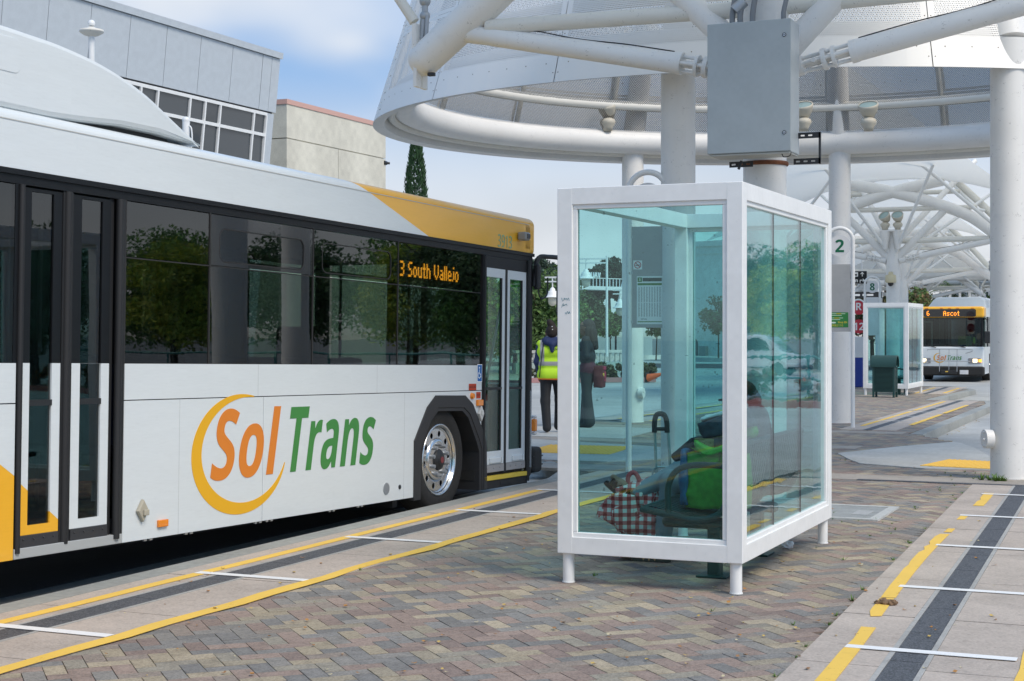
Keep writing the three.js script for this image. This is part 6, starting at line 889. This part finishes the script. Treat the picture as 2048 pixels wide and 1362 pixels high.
{ // person with long hair behind the glass
  const p = thing('person', 'person with long dark hair, dark coat and red patterned shoulder bag', 'person', [-9.12, dip(-24.1) + 0.004, -24.1], 1.75); p.scale.setScalar(1.05);
  const bones = [
    [1, -0.09, 0.90, 0, 0.10, -0.10, 0.5, 0.01, 0.075], [1, -0.10, 0.5, 0.01, 0.078, -0.11, 0.10, 0.05, 0.095], [1, 0.09, 0.90, 0, 0.10, 0.09, 0.5, -0.03, 0.075], [1, 0.09, 0.5, -0.03, 0.078, 0.10, 0.10, -0.04, 0.095], [2, -0.11, 0.04, 0.02, 0.04, -0.11, 0.035, -0.12, 0.032], [2, 0.10, 0.04, -0.06, 0.04, 0.10, 0.035, -0.20, 0.032],
    [4, -0.08, 0.93, 0.01, 0.125, 0.08, 0.93, 0.01, 0.125], [3, -0.08, 1.1, 0, 0.12, 0.08, 1.1, 0, 0.12], [3, -0.10, 1.27, 0.0, 0.118, 0.10, 1.27, 0.0, 0.118], [3, -0.16, 1.38, 0.01, 0.062, 0.16, 1.38, 0.01, 0.062],
    [3, -0.18, 1.37, 0.0, 0.06, -0.23, 1.12, 0.03, 0.052], [3, -0.23, 1.12, 0.03, 0.05, -0.11, 1.18, -0.2, 0.04], [3, 0.18, 1.37, 0.0, 0.06, 0.23, 1.12, 0.04, 0.052], [3, 0.23, 1.12, 0.04, 0.05, 0.10, 1.22, -0.19, 0.04], ...headBones(0, 0, 1.565, -0.02)];
  let g = field(bones, { res: 112, k: 0.022, lo: [-0.34, 0, -0.34], hi: [0.34, 1.72, 0.3], paint: (c) => [SK, [0.035, 0.04, 0.046], [0.03, 0.03, 0.03], [0.03, 0.034, 0.042], [0.11, 0.03, 0.05]][c] });
  g = addHand(g, V(-0.12, 1.21, -0.215), V(0.5, 0.7, -0.3), V(-0.6, 0.5, -0.5), SK); g = addHand(g, V(0.11, 1.26, -0.205), V(-0.4, 0.8, -0.3), V(0.6, 0.4, -0.5), SK); skinMesh('body', g, p);
  skinMesh('hair', field([[0, 0, 1.60, 0.02, 0.105, 0, 1.575, 0.03, 0.10], [0, -0.05, 1.53, 0.06, 0.07, -0.075, 1.30, 0.105, 0.045], [0, 0.05, 1.53, 0.06, 0.07, 0.075, 1.30, 0.105, 0.045], [0, 0, 1.5, 0.08, 0.075, 0, 1.26, 0.135, 0.045], [0, 0.085, 1.54, 0.02, 0.04, 0.115, 1.33, 0.03, 0.03], [0, -0.085, 1.54, 0.02, 0.04, -0.115, 1.33, 0.03, 0.03]], { res: 64, k: 0.015, lo: [-0.2, 1.2, -0.14], hi: [0.2, 1.74, 0.22], paint: (c, x, y, z) => { const f = 0.6 + 0.8 * vnoise(x * 90, y * 6, z * 90, 2); return [0.035 * f, 0.03 * f, 0.028 * f]; } }), p);
  const bag = part('shoulder_bag', soft(0.36, 0.34, 0.14, 8, 0.02).translate(0.06, 0.80, 0.19), std([0.14, 0.03, 0.035], 0.8), p); part('bag_patch', [rbox(0.16, 0.15, 0.02, 0.01, 0.06, 0.80, 0.268), rbox(0.22, 0.06, 0.02, 0.01, 0.08, 0.93, 0.262)], std([0.42, 0.03, 0.08], 0.7), bag); part('bag_badge', rod(V(-0.07, 0.83, 0.26), V(-0.07, 0.83, 0.28), 0.025), M.yellow, bag); part('bag_side', rbox(0.07, 0.26, 0.12, 0.02, 0.22, 0.84, 0.19), std([0.03, 0.10, 0.04], 0.8), bag);
  part('glasses', [box(0.19, 0.012, 0.012, 0, 1.60, -0.125), box(0.012, 0.012, 0.11, 0.095, 1.60, -0.07), box(0.012, 0.012, 0.11, -0.095, 1.60, -0.07)], M.dark, p);
}
{ // person on the bench, one leg crossed over the other
  const O = V(-2.85, 0, -10.2), p = thing('person', 'seated person in blue jeans and tan sandals, legs crossed, on the shelter bench', 'person', O.toArray());
  const L = (x, y, z) => [x - O.x, y, z - O.z];
  const J = 1, bones = [
    [J, ...L(-2.80, 0.56, -10.12), 0.10, ...L(-3.22, 0.55, -10.10), 0.072], [J, ...L(-3.22, 0.545, -10.10), 0.07, ...L(-3.28, 0.14, -10.10), 0.058],   // standing leg
    [J, ...L(-2.80, 0.58, -10.34), 0.10, ...L(-3.17, 0.625, -10.22), 0.072], [J, ...L(-3.17, 0.62, -10.22), 0.068, ...L(-3.45, 0.47, -10.12), 0.052],   // crossed leg
    [0, ...L(-3.45, 0.465, -10.12), 0.040, ...L(-3.485, 0.44, -10.10), 0.036], [0, ...L(-3.48, 0.438, -10.10), 0.038, ...L(-3.575, 0.515, -10.09), 0.032], [0, ...L(-3.575, 0.515, -10.09), 0.03, ...L(-3.625, 0.56, -10.085), 0.022],
    [0, ...L(-3.28, 0.14, -10.10), 0.045, ...L(-3.28, 0.07, -10.10), 0.04], [0, ...L(-3.26, 0.05, -10.10), 0.04, ...L(-3.45, 0.035, -10.08), 0.028],
    [2, ...L(-2.74, 0.62, -10.23), 0.15, ...L(-2.70, 0.80, -10.25), 0.145], [2, ...L(-2.70, 0.80, -10.25), 0.15, ...L(-2.72, 0.96, -10.25), 0.14], [2, ...L(-2.73, 0.99, -10.08), 0.065, ...L(-2.73, 0.99, -10.42), 0.065],
    [2, ...L(-2.74, 0.98, -10.06), 0.06, ...L(-2.78, 0.74, -10.02), 0.05], [2, ...L(-2.78, 0.74, -10.02), 0.05, ...L(-2.97, 0.72, -10.14), 0.04], [2, ...L(-2.74, 0.98, -10.44), 0.06, ...L(-2.80, 0.74, -10.47), 0.05], [2, ...L(-2.80, 0.74, -10.47), 0.05, ...L(-2.98, 0.76, -10.32), 0.04]];
  // head looks towards -x
  const hb = headBones(0, 0, 0, 0).map((b) => { const r = b.slice(); for (const o of [1, 5]) { const x = b[o], z = b[o + 2]; const q = L(-2.775 + z, 1.10 + b[o + 1], -10.25 - x); r[o] = q[0]; r[o + 1] = q[1]; r[o + 2] = q[2]; } return r; });
  let g = field([...bones, ...hb], { res: 132, k: 0.03, lo: [-0.92, 0, -0.4], hi: [0.4, 1.32, 0.4], paint: (c) => [SK, [0.17, 0.22, 0.27], [0.03, 0.035, 0.05]][c] });
  g = addHand(g, V(...L(-2.985, 0.72, -10.15)), V(-0.9, 0.05, -0.25), V(0, 0.3, -0.9), SK); g = addHand(g, V(...L(-2.99, 0.76, -10.31)), V(-0.9, 0.0, 0.25), V(0, 0.3, 0.9), SK); skinMesh('body', g, p);
  // toes and sandals
  const toe = []; for (let i = 0; i < 5; i++) toe.push(sph(0.011 - i * 0.0012, ...L(-3.63 + i * 0.006, 0.568 - i * 0.003, -10.108 + i * 0.013), 1, 1, 1, 8)); part('toes', toe, std(SK, 0.7), p);
  const sole = (a, b, w, up) => { const d = b.clone().sub(a), n = up.clone().multiplyScalar(-0.045); return pipe([a.clone().add(n), a.clone().addScaledVector(d, 0.5).addScaledVector(n, 1.0), b.clone().add(n)], 0.03, 16, 10).scale(1, 1, 1); };
  const a0 = V(...L(-3.46, 0.41, -10.10)), b0 = V(...L(-3.655, 0.57, -10.085)), dirF = b0.clone().sub(a0).normalize(), upF = V(-dirF.y, dirF.x, 0).multiplyScalar(-1);
  const s1 = new THREE.Group(); s1.name = 'sandal'; p.add(s1); const mm = new THREE.Matrix4().makeBasis(dirF, upF, V(0, 0, 1).negate().multiplyScalar(-1)).setPosition(a0); const sh = rrect(-0.03, 0.25, -0.042, 0.042, 0.04);
  part('sole', extr(sh, 0.022, 0.004).rotateX(-Math.PI / 2).translate(0, -0.062, 0).applyMatrix4(mm), std([0.05, 0.06, 0.05], 0.8), s1); for (const [x, r] of [[0.07, 0.046], [0.105, 0.043], [0.14, 0.040], [0.175, 0.036], [0.205, 0.033]]) part('strap', new THREE.TorusGeometry(r, 0.009, 6, 20).scale(1, 1, 1.5).rotateY(Math.PI / 2).translate(x, -0.012, 0).applyMatrix4(mm), std([0.46, 0.33, 0.17], 0.75), s1);
  const s2 = new THREE.Group(); s2.name = 'sandal'; s2.position.set(...L(-3.25, 0.03, -10.10)); p.add(s2); part('sole', extr(sh, 0.022, 0.004).rotateX(-Math.PI / 2).rotateY(Math.PI).translate(0, -0.03, 0), std([0.05, 0.06, 0.05], 0.8), s2); for (const x of [0.07, 0.11, 0.15]) part('strap', new THREE.TorusGeometry(0.04, 0.008, 6, 20).rotateY(Math.PI / 2).translate(-x, 0.0, 0), std([0.46, 0.33, 0.17], 0.75), s2);
  skinMesh('hair', field([[0, ...L(-2.76, 1.135, -10.25), 0.1, ...L(-2.745, 1.11, -10.25), 0.095], [0, ...L(-2.705, 1.09, -10.25), 0.07, ...L(-2.705, 1.03, -10.25), 0.05]], { res: 40, k: 0.03, lo: L(-2.9, 0.95, -10.4), hi: L(-2.58, 1.27, -10.1), paint: () => [0.02, 0.015, 0.012] }), p);
  part('glasses', [box(0.012, 0.012, 0.17, ...L(-2.90, 1.10, -10.25)), box(0.10, 0.012, 0.01, ...L(-2.85, 1.10, -10.155))], M.dark, p);
}
// ================================================================ FAR SHELTER, BIN, FAR BUS AND THE REST
shelter('far white framed glass bus shelter with a green litter bin in front', [-7.38, dip(-43), -43.0], 0);
{ const c = thing('steel_bench', 'dark green bench inside the far shelter', 'bench', [-7.45, dip(-43), -43.0]); part('seat', rbox(0.5, 0.05, 1.6, 0.02, 0.25, 0.45, 0), M.bench, c); part('backrest', rbox(0.05, 0.45, 1.6, 0.02, 0.5, 0.68, 0), M.bench, c); for (const z of [-0.5, 0.5]) part('pedestal', box(0.08, 0.44, 0.08, 0.3, 0.22, z), M.bench, c); part('armrest', pipe([V(0, 0.45, 0.8), V(0.05, 0.65, 0.8), V(0.3, 0.7, 0.8), V(0.5, 0.68, 0.8)], 0.02, 16, 8), M.bench, c); }
{
  const p = atDepth(1770, 660, 39.8), b = thing('litter_bin', 'dark green slatted litter bin with an arched hood', 'bin', [p.x, dip(p.z), p.z]); const w = 0.56, d = 0.46;
  for (const [x, z] of [[-1, -1], [1, -1], [-1, 1], [1, 1]]) part('leg', box(0.05, 0.80, 0.05, x * (w / 2 - 0.025), 0.40, z * (d / 2 - 0.025)), M.binGreen, b);
  part('liner', box(w - 0.08, 0.64, d - 0.08, 0, 0.46, 0), std([0.008, 0.03, 0.028], 0.6), b);
  for (let k = 0; k < 21; k++) { const y = 0.15 + k * 0.031; for (const s of [1, -1]) { part('slat', box(w - 0.1, 0.018, 0.012, 0, y, s * (d / 2 - 0.012)), M.binGreen, b); part('slat', box(0.012, 0.018, d - 0.1, s * (w / 2 - 0.012), y, 0), M.binGreen, b); } }
  const hs = new THREE.Shape(); hs.moveTo(-d / 2 - 0.03, 0); hs.bezierCurveTo(-d / 2 - 0.03, 0.2, -0.16, 0.3, 0, 0.3); hs.bezierCurveTo(0.16, 0.3, d / 2 + 0.03, 0.2, d / 2 + 0.03, 0); hs.lineTo(d / 2, 0); hs.bezierCurveTo(d / 2, 0.18, 0.15, 0.275, 0, 0.275); hs.bezierCurveTo(-0.15, 0.275, -d / 2, 0.18, -d / 2, 0);
  part('hood', extr(hs, w + 0.08).rotateY(Math.PI / 2).translate(-w / 2 - 0.04, 0.77, 0), M.binGreen, b); part('top_rail', [box(w, 0.03, d, 0, 0.79, 0)], M.binGreen, b);
}
{ // far bus, seen from the front
  const p = atDepth(1899, 660, 60), bus = thing('transit_bus', 'white and yellow bus with a lit display reading 6 Ascot, driving closer', 'bus', [p.x, ROADY + dip(p.z), p.z], 0.02); const W = 2.55;
  part('front_panel', [rbox(W, 0.85, 0.3, 0.07, 0, 0.93, -0.15, 3)], M.busWhite, bus); part('bumper', [rbox(W + 0.02, 0.36, 0.4, 0.07, 0, 0.42, -0.12, 3)], M.rubber, bus);
  part('body', [box2(-W / 2, -W / 2 + 0.05, 0.3, 1.35, -11.5, -0.32), box2(W / 2 - 0.05, W / 2, 0.3, 1.35, -11.5, -3.2), box2(W / 2 - 0.05, W / 2, 0.3, 1.35, -2.0, -0.32), box2(W / 2 - 0.05, W / 2, 1.05, 1.35, -3.2, -2.0), box2(-W / 2, W / 2, 0.3, 2.9, -11.6, -11.5)], M.busWhite, bus);
  part('roof_panel', [box2(-W / 2, W / 2, 2.5, 2.86, -11.5, -0.82)], M.busWhite, bus); part('front_cap', [rbox(W, 0.44, 0.8, 0.1, 0, 2.68, -0.42, 3)], M.busYellow, bus);
  part('roof_fairing', [extr(poly([[-1.12, 2.84], [1.15, 2.84], [1.12, 3.2], [0.95, 3.3], [-0.7, 3.3], [-0.85, 3.2]]), 9, 0.05).translate(0, 0, -11)], M.busWhite, bus);
  const sg = part('destination_sign', [extr(rrect(-0.98, 0.98, 2.50, 2.80, 0.07), 0.03).translate(0, 0, -0.04)], M.blackGloss, bus); { const A = ledText('6', 0.026, 0.0265), B = ledText('Ascot', 0.026, 0.0265); part('display_lettering', [...A.geo.map((g) => g.translate(-0.84, 2.55, 0.0)), ...B.geo.map((g) => g.translate(-0.22, 2.55, 0.0))], std([0.05, 0.02, 0], 0.6, { emissive: new THREE.Color(1, 0.30, 0.02), emissiveIntensity: 2.2 }), sg); }
  for (const x of [-0.85, -0.3, 0, 0.3, 0.85]) part('marker_lamp', rbox(0.11, 0.04, 0.05, 0.01, x, 2.83, -0.03), M.amber, bus);
  part('windscreen', [extr(rrect(-1.16, 1.16, 1.36, 2.46, 0.12), 0.006).translate(0, 0, -0.08)], pane([0.42, 0.5, 0.47], { ior: 1.6 }), bus); { const s = rrect(-1.22, 1.22, 1.30, 2.52, 0.14); s.holes.push(rrect(-1.15, 1.15, 1.37, 2.45, 0.11)); part('windscreen_frame', extr(s, 0.04).translate(0, 0, -0.10), M.busDark, bus); }
  part('centre_bar', box(0.03, 1.1, 0.03, -0.1, 1.9, -0.12), M.dark, bus); part('floor', box2(-W / 2 + 0.05, W / 2 - 0.05, 0.35, 0.45, -11.4, -0.3), M.rubber, bus); part('ceiling', box2(-W / 2 + 0.06, W / 2 - 0.06, 2.46, 2.495, -11.4, -0.3), std([0.2, 0.2, 0.2], 0.8), bus); part('dashboard', box2(-0.1, 1.15, 0.45, 1.32, -0.7, -0.33, 0.05), M.dark, bus);
  for (const z of [-1.35, -3.2, -5.2, -7.2, -9.2, -11.2]) for (const s of [1, -1]) part('window_post', box2(s * W / 2 - 0.03, s * W / 2 + 0.03, 1.35, 2.5, z - 0.05, z + 0.05), M.busDark, bus); for (const z of [-1.3, -3.15, -5.15, -7.15, -9.15]) for (const s of [1, -1]) part('window', box2(s * W / 2 - 0.01, s * W / 2 + 0.01, 1.35, 2.5, z - 1.95, z - 0.06), M.glassTint, bus); for (const s of [1, -1]) part('window', box2(s * W / 2 - 0.01, s * W / 2 + 0.01, 1.35, 2.5, -1.3, -0.35), M.glassClear, bus);
  part('grab_pole', [rod(V(-0.55, 0.4, -1.4), V(-0.55, 2.46, -1.4), 0.02), rod(V(-0.2, 0.4, -2.2), V(-0.2, 2.46, -2.2), 0.02)], M.steel, bus); part('door_frame', [box2(-1.12, -1.06, 0.5, 2.35, -1.3, -0.5), box2(-1.1, -0.72, 2.28, 2.34, -0.62, -0.56), box2(-0.76, -0.70, 0.6, 2.34, -0.62, -0.56)], M.frame, bus);
  for (const s of [-1, 1]) { const h = part('headlamp_cluster', [rbox(0.46, 0.20, 0.06, 0.02, s * 0.93, 0.82, 0.005)], std([0.25, 0.25, 0.26], 0.3), bus); part('headlamp', [rbox(0.17, 0.14, 0.03, 0.02, s * 0.95, 0.82, 0.03)], std([0.6, 0.55, 0.45], 0.3, { emissive: new THREE.Color(1, 0.82, 0.5), emissiveIntensity: 1.6 }), h); part('turn_lamp', [rbox(0.12, 0.12, 0.05, 0.02, s * 1.13, 0.82, 0.015)], std([0.6, 0.2, 0.02], 0.3, { emissive: new THREE.Color(1, 0.45, 0.06), emissiveIntensity: s > 0 ? 1.3 : 0.8 }), h); }
  part('logo_crescent', extr(crescent(-0.38, 0.92, 0.22, 0.19, 0.045, Math.PI - 1.84, Math.PI + 2.93), 0.003).translate(0, 0, 0.003), M.goldInk, bus); logoLetters(bus, (g) => g.scale(0.40, 0.36, 1).translate(-0.50, 0.84, 0.004));
  part('bike_rack', [pipe([V(-0.75, 0.72, 0.22), V(-0.8, 0.8, 0.3), V(0.7, 0.8, 0.3), V(0.75, 0.72, 0.22)], 0.015, 20, 6), pipe([V(-0.8, 1.18, 0.12), V(-0.7, 1.25, 0.14), V(0.75, 1.25, 0.14), V(0.85, 1.18, 0.12), V(0.6, 1.1, 0.12)], 0.015, 24, 6), rod(V(-0.35, 0.4, 0.2), V(-0.35, 1.25, 0.14), 0.014), rod(V(0.3, 0.4, 0.2), V(0.3, 1.25, 0.14), 0.014), rod(V(0.0, 0.4, 0.2), V(0.0, 1.25, 0.14), 0.01)], M.galv, bus); part('rack_hinge', rbox(0.6, 0.16, 0.14, 0.02, 0, 0.38, 0.14), M.dark, bus); part('rack_latch', box(0.1, 0.04, 0.02, -0.08, 0.40, 0.22), M.yellow, bus); part('number_plate', rbox(0.32, 0.16, 0.02, 0.004, 0.55, 0.38, 0.09), M.signDisc, bus);
  for (const x of [-0.5, 0.6]) part('wiper', [rod(V(x, 1.32, 0.02), V(x - 0.5, 1.42, -0.04), 0.012), rod(V(x - 0.8, 1.40, -0.05), V(x + 0.1, 1.44, -0.05), 0.008)], M.dark, bus);
  part('mirror_arm', [pipe([V(1.25, 2.4, -0.2), V(1.36, 2.42, 0.05), V(1.42, 2.2, 0.1), V(1.42, 1.9, 0.1)], 0.02, 16, 8)], M.dark, bus); part('mirror_housing', [rbox(0.24, 0.46, 0.12, 0.05, 1.42, 1.72, 0.1, 3)], M.dark, bus);
  for (const [x, z] of [[W / 2 - 0.02, -2.6], [-W / 2 + 0.3, -2.6], [W / 2 - 0.02, -9.4], [-W / 2 + 0.3, -9.4]]) { const w = new THREE.Group(); w.name = 'wheel'; w.position.set(x, 0.5, z); bus.add(w); part('tyre', rod(V(-0.28, 0, 0), V(0, 0, 0), 0.5, 0.5, 36), M.rubber, w); part('rim', rod(V(-0.02, 0, 0), V(0.012, 0, 0), 0.3, 0.28, 28), M.chrome, w); }
  part('wheel_arch', [sideX(poly([[-3.2, 0.3], [-3.2, 0.8], [-2.95, 1.08], [-2.25, 1.08], [-2.0, 0.8], [-2.0, 0.3], [-2.1, 0.3], [-2.1, 0.78], [-2.3, 0.98], [-2.9, 0.98], [-3.1, 0.78], [-3.1, 0.3]]), 0.05, W / 2 + 0.012)], M.rubber, bus);
  const notice = part('dash_notice', box(0.5, 0.36, 0.01, 0.55, 1.58, -0.2), std([0.45, 0.62, 0.30], 0.7), bus);
  const dr = thing('person', 'bus driver in a black jacket with a yellow vest at the far bus wheel', 'person', [p.x + 0.68, ROADY + dip(p.z), p.z - 0.95], Math.PI); const T = [[1, -0.1, 1.25, 0, 0.13, 0.1, 1.25, 0, 0.13], [1, -0.12, 1.55, 0, 0.13, 0.12, 1.55, 0, 0.13], [1, -0.18, 1.68, 0, 0.065, 0.18, 1.68, 0, 0.065], [1, -0.2, 1.66, 0, 0.06, -0.26, 1.42, -0.1, 0.05], [1, -0.26, 1.42, -0.1, 0.05, -0.15, 1.42, -0.32, 0.04], [1, 0.2, 1.66, 0, 0.06, 0.26, 1.42, -0.1, 0.05], [1, 0.26, 1.42, -0.1, 0.05, 0.15, 1.42, -0.32, 0.04], [1, -0.1, 1.15, 0, 0.11, -0.12, 1.1, -0.42, 0.08], [1, 0.1, 1.15, 0, 0.11, 0.12, 1.1, -0.42, 0.08], [1, -0.12, 1.1, -0.42, 0.075, -0.12, 0.55, -0.45, 0.055], [1, 0.12, 1.1, -0.42, 0.075, 0.12, 0.55, -0.45, 0.055], ...headBones(0, 0, 1.88, -0.02)];
  let g = field(T, { res: 72, k: 0.04, lo: [-0.34, 0.45, -0.55], hi: [0.34, 2.02, 0.2], paint: (c, x, y, z) => c ? [0.02, 0.02, 0.022] : SK }); g = addHand(g, V(-0.14, 1.42, -0.34), V(0.3, 0.2, -0.9), V(-0.5, 0.8, 0), SK); g = addHand(g, V(0.14, 1.42, -0.34), V(-0.3, 0.2, -0.9), V(0.5, 0.8, 0), SK); skinMesh('body', g, dr);
  part('safety_vest', [rbox(0.09, 0.42, 0.02, 0.008, -0.13, 1.50, -0.145), rbox(0.09, 0.42, 0.02, 0.008, 0.13, 1.50, -0.145)], std(LIME, 0.7), dr); part('hair', sph(0.1, 0, 1.93, 0.02), std([0.03, 0.02, 0.015], 0.9), dr);
  const st = thing('driver_seat', 'black driver seat inside the far bus', 'seat', [p.x + 0.68, ROADY + dip(p.z) + 0.45, p.z - 1.0]); part('cushion', rbox(0.5, 0.12, 0.5, 0.04, 0, 0.58, 0.1), M.dark, st); part('backrest', rbox(0.5, 0.8, 0.1, 0.04, 0, 0.98, -0.18), M.dark, st); part('pedestal', box(0.25, 0.52, 0.25, 0, 0.26, 0.05), M.dark, st);
}
{ // utility cover in the paving
  const u = thing('utility_cover', 'white framed grey utility cover let into the pavers', 'cover', [-2.69, 0.002, -13.45]); part('cover_frame', [box2(-0.34, 0.34, -0.02, 0.012, 0.44, 0.52), box2(-0.34, 0.34, -0.02, 0.012, -0.52, -0.44), box2(-0.34, -0.26, -0.02, 0.012, -0.44, 0.44), box2(0.26, 0.34, -0.02, 0.012, -0.44, 0.44)], std([0.66, 0.67, 0.64], 0.8, { map: texConcrete }), u);
  for (let k = 0; k < 4; k++) part('lid_board', box2(-0.255, 0.255, -0.02, 0.008, -0.435 + k * 0.218, -0.435 + k * 0.218 + 0.212), std([0.40, 0.42, 0.41], 0.8, { map: texConcrete }), u); part('name_plate', box2(0.06, 0.2, 0.008, 0.012, -0.1, 0.22), std([0.52, 0.53, 0.52], 0.7, { map: texConcrete }), u);
}
function crumple(seed, r, flat) { const g = mergeVertices(new THREE.IcosahedronGeometry(r, 3).deleteAttribute('uv').deleteAttribute('normal')), p = g.attributes.position; for (let i = 0; i < p.count; i++) { const x = p.getX(i) / r, y = p.getY(i) / r, z = p.getZ(i) / r, n = 0.55 + 0.9 * vnoise(x * 2.6 + seed, y * 2.6, z * 2.6, seed); p.setXYZ(i, x * n * r, (y * n * flat + 0.55 * flat) * r, z * n * r); } const f = g.toNonIndexed(); f.computeVertexNormals(); return f; }
solo('crumpled_leaf', [crumple(3, 0.036, 0.5), crumple(9, 0.03, 0.6).translate(0.045, 0, 0.01), crumple(14, 0.022, 0.6).translate(-0.035, 0.0, 0.012)], std([0.20, 0.125, 0.07], 0.9), 'crumpled brown dry leaf lying on the yellow line', 'leaf', null, [-1.60, 0.008, -9.02]);
solo('crumpled_paper', crumple(5, 0.045, 0.7), std([0.75, 0.76, 0.77], 0.85), 'crumpled white paper scrap beside the shelter leg', 'paper', null, [-2.67, 0.0, -11.12]);
{ // direction signs, blue bin and fallen cone
  const sign = print(512, 160, (x, w, h) => { x.fillStyle = '#101418'; x.fillRect(0, 0, w, h); x.fillStyle = '#f4f4f0'; x.fillRect(330, 14, 74, 56); x.fillStyle = '#101418'; x.fillRect(342, 36, 50, 22); x.fillStyle = '#f4f4f0'; x.font = 'bold 66px sans-serif'; x.fillText('wn', 310, 142); x.lineWidth = 9; x.strokeStyle = '#f4f4f0'; x.beginPath(); x.moveTo(456, 68); x.lineTo(456, 18); x.moveTo(436, 38); x.lineTo(456, 16); x.lineTo(476, 38); x.moveTo(430, 148); x.lineTo(430, 116); x.lineTo(480, 116); x.moveTo(462, 98); x.lineTo(482, 116); x.lineTo(462, 134); x.stroke(); });
  const p = atDepth(1692, 555, 50), s = thing('direction_sign', 'black hanging direction sign with white arrows', 'sign', [p.x, p.y, p.z], 0.2); part('sign_panel', box(1.3, 0.40, 0.05), M.dark, s); sheet('sign_print', 1.3, 0.40, sign, s, 0, 0, 0.027); part('hanger', [rod(V(-0.5, 0.2, 0), V(-0.5, 0.9, 0), 0.02), rod(V(0.5, 0.2, 0), V(0.5, 0.9, 0), 0.02)], M.frame, s);
  const q = atDepth(1728, 590, 56), s2 = thing('direction_sign', 'lower black direction sign behind the number 8 disc', 'sign', [q.x, q.y, q.z], 0.1); part('sign_panel', box(1.25, 0.22, 0.05), M.dark, s2); part('sign_lettering', [[-0.45, 0.16], [-0.24, 0.2], [0.02, 0.14], [0.22, 0.22]].map(([x, w]) => box(w, 0.07, 0.004, x, 0.0, 0.027)), M.white, s2); part('hanger', [rod(V(-0.5, 0.1, 0), V(-0.5, 0.6, 0), 0.02), rod(V(0.5, 0.1, 0), V(0.5, 0.6, 0), 0.02)], M.frame, s2);
  const b = atDepth(1717, 660, 47.5), bb = thing('recycling_bin', 'blue recycling bin behind the stop sign posts', 'bin', [b.x, dip(b.z), b.z]); part('bin_body', rbox(0.3, 0.95, 0.4, 0.04, 0, 0.5, 0), std([0.02, 0.05, 0.30], 0.6), bb); part('bin_lid', rbox(0.33, 0.12, 0.44, 0.04, 0, 1.0, 0), std([0.02, 0.05, 0.33], 0.6), bb);
  const c = atDepth(1300, 746, 57.5), cc = thing('traffic_cone', 'fallen orange traffic cone with a dark base by the pink kerb', 'cone', [c.x, ROADY + dip(c.z) + 0.02, c.z]); part('cone', lathe([[0.03, 0.7], [0.15, 0.0]], 20).rotateZ(-1.3).translate(-0.1, 0.16, 0), std([0.85, 0.14, 0.04], 0.6), cc); part('cone_base', box(0.05, 0.36, 0.36, -0.12, 0.18, 0), M.dark, cc);
}

renderer.render(scene, camera);
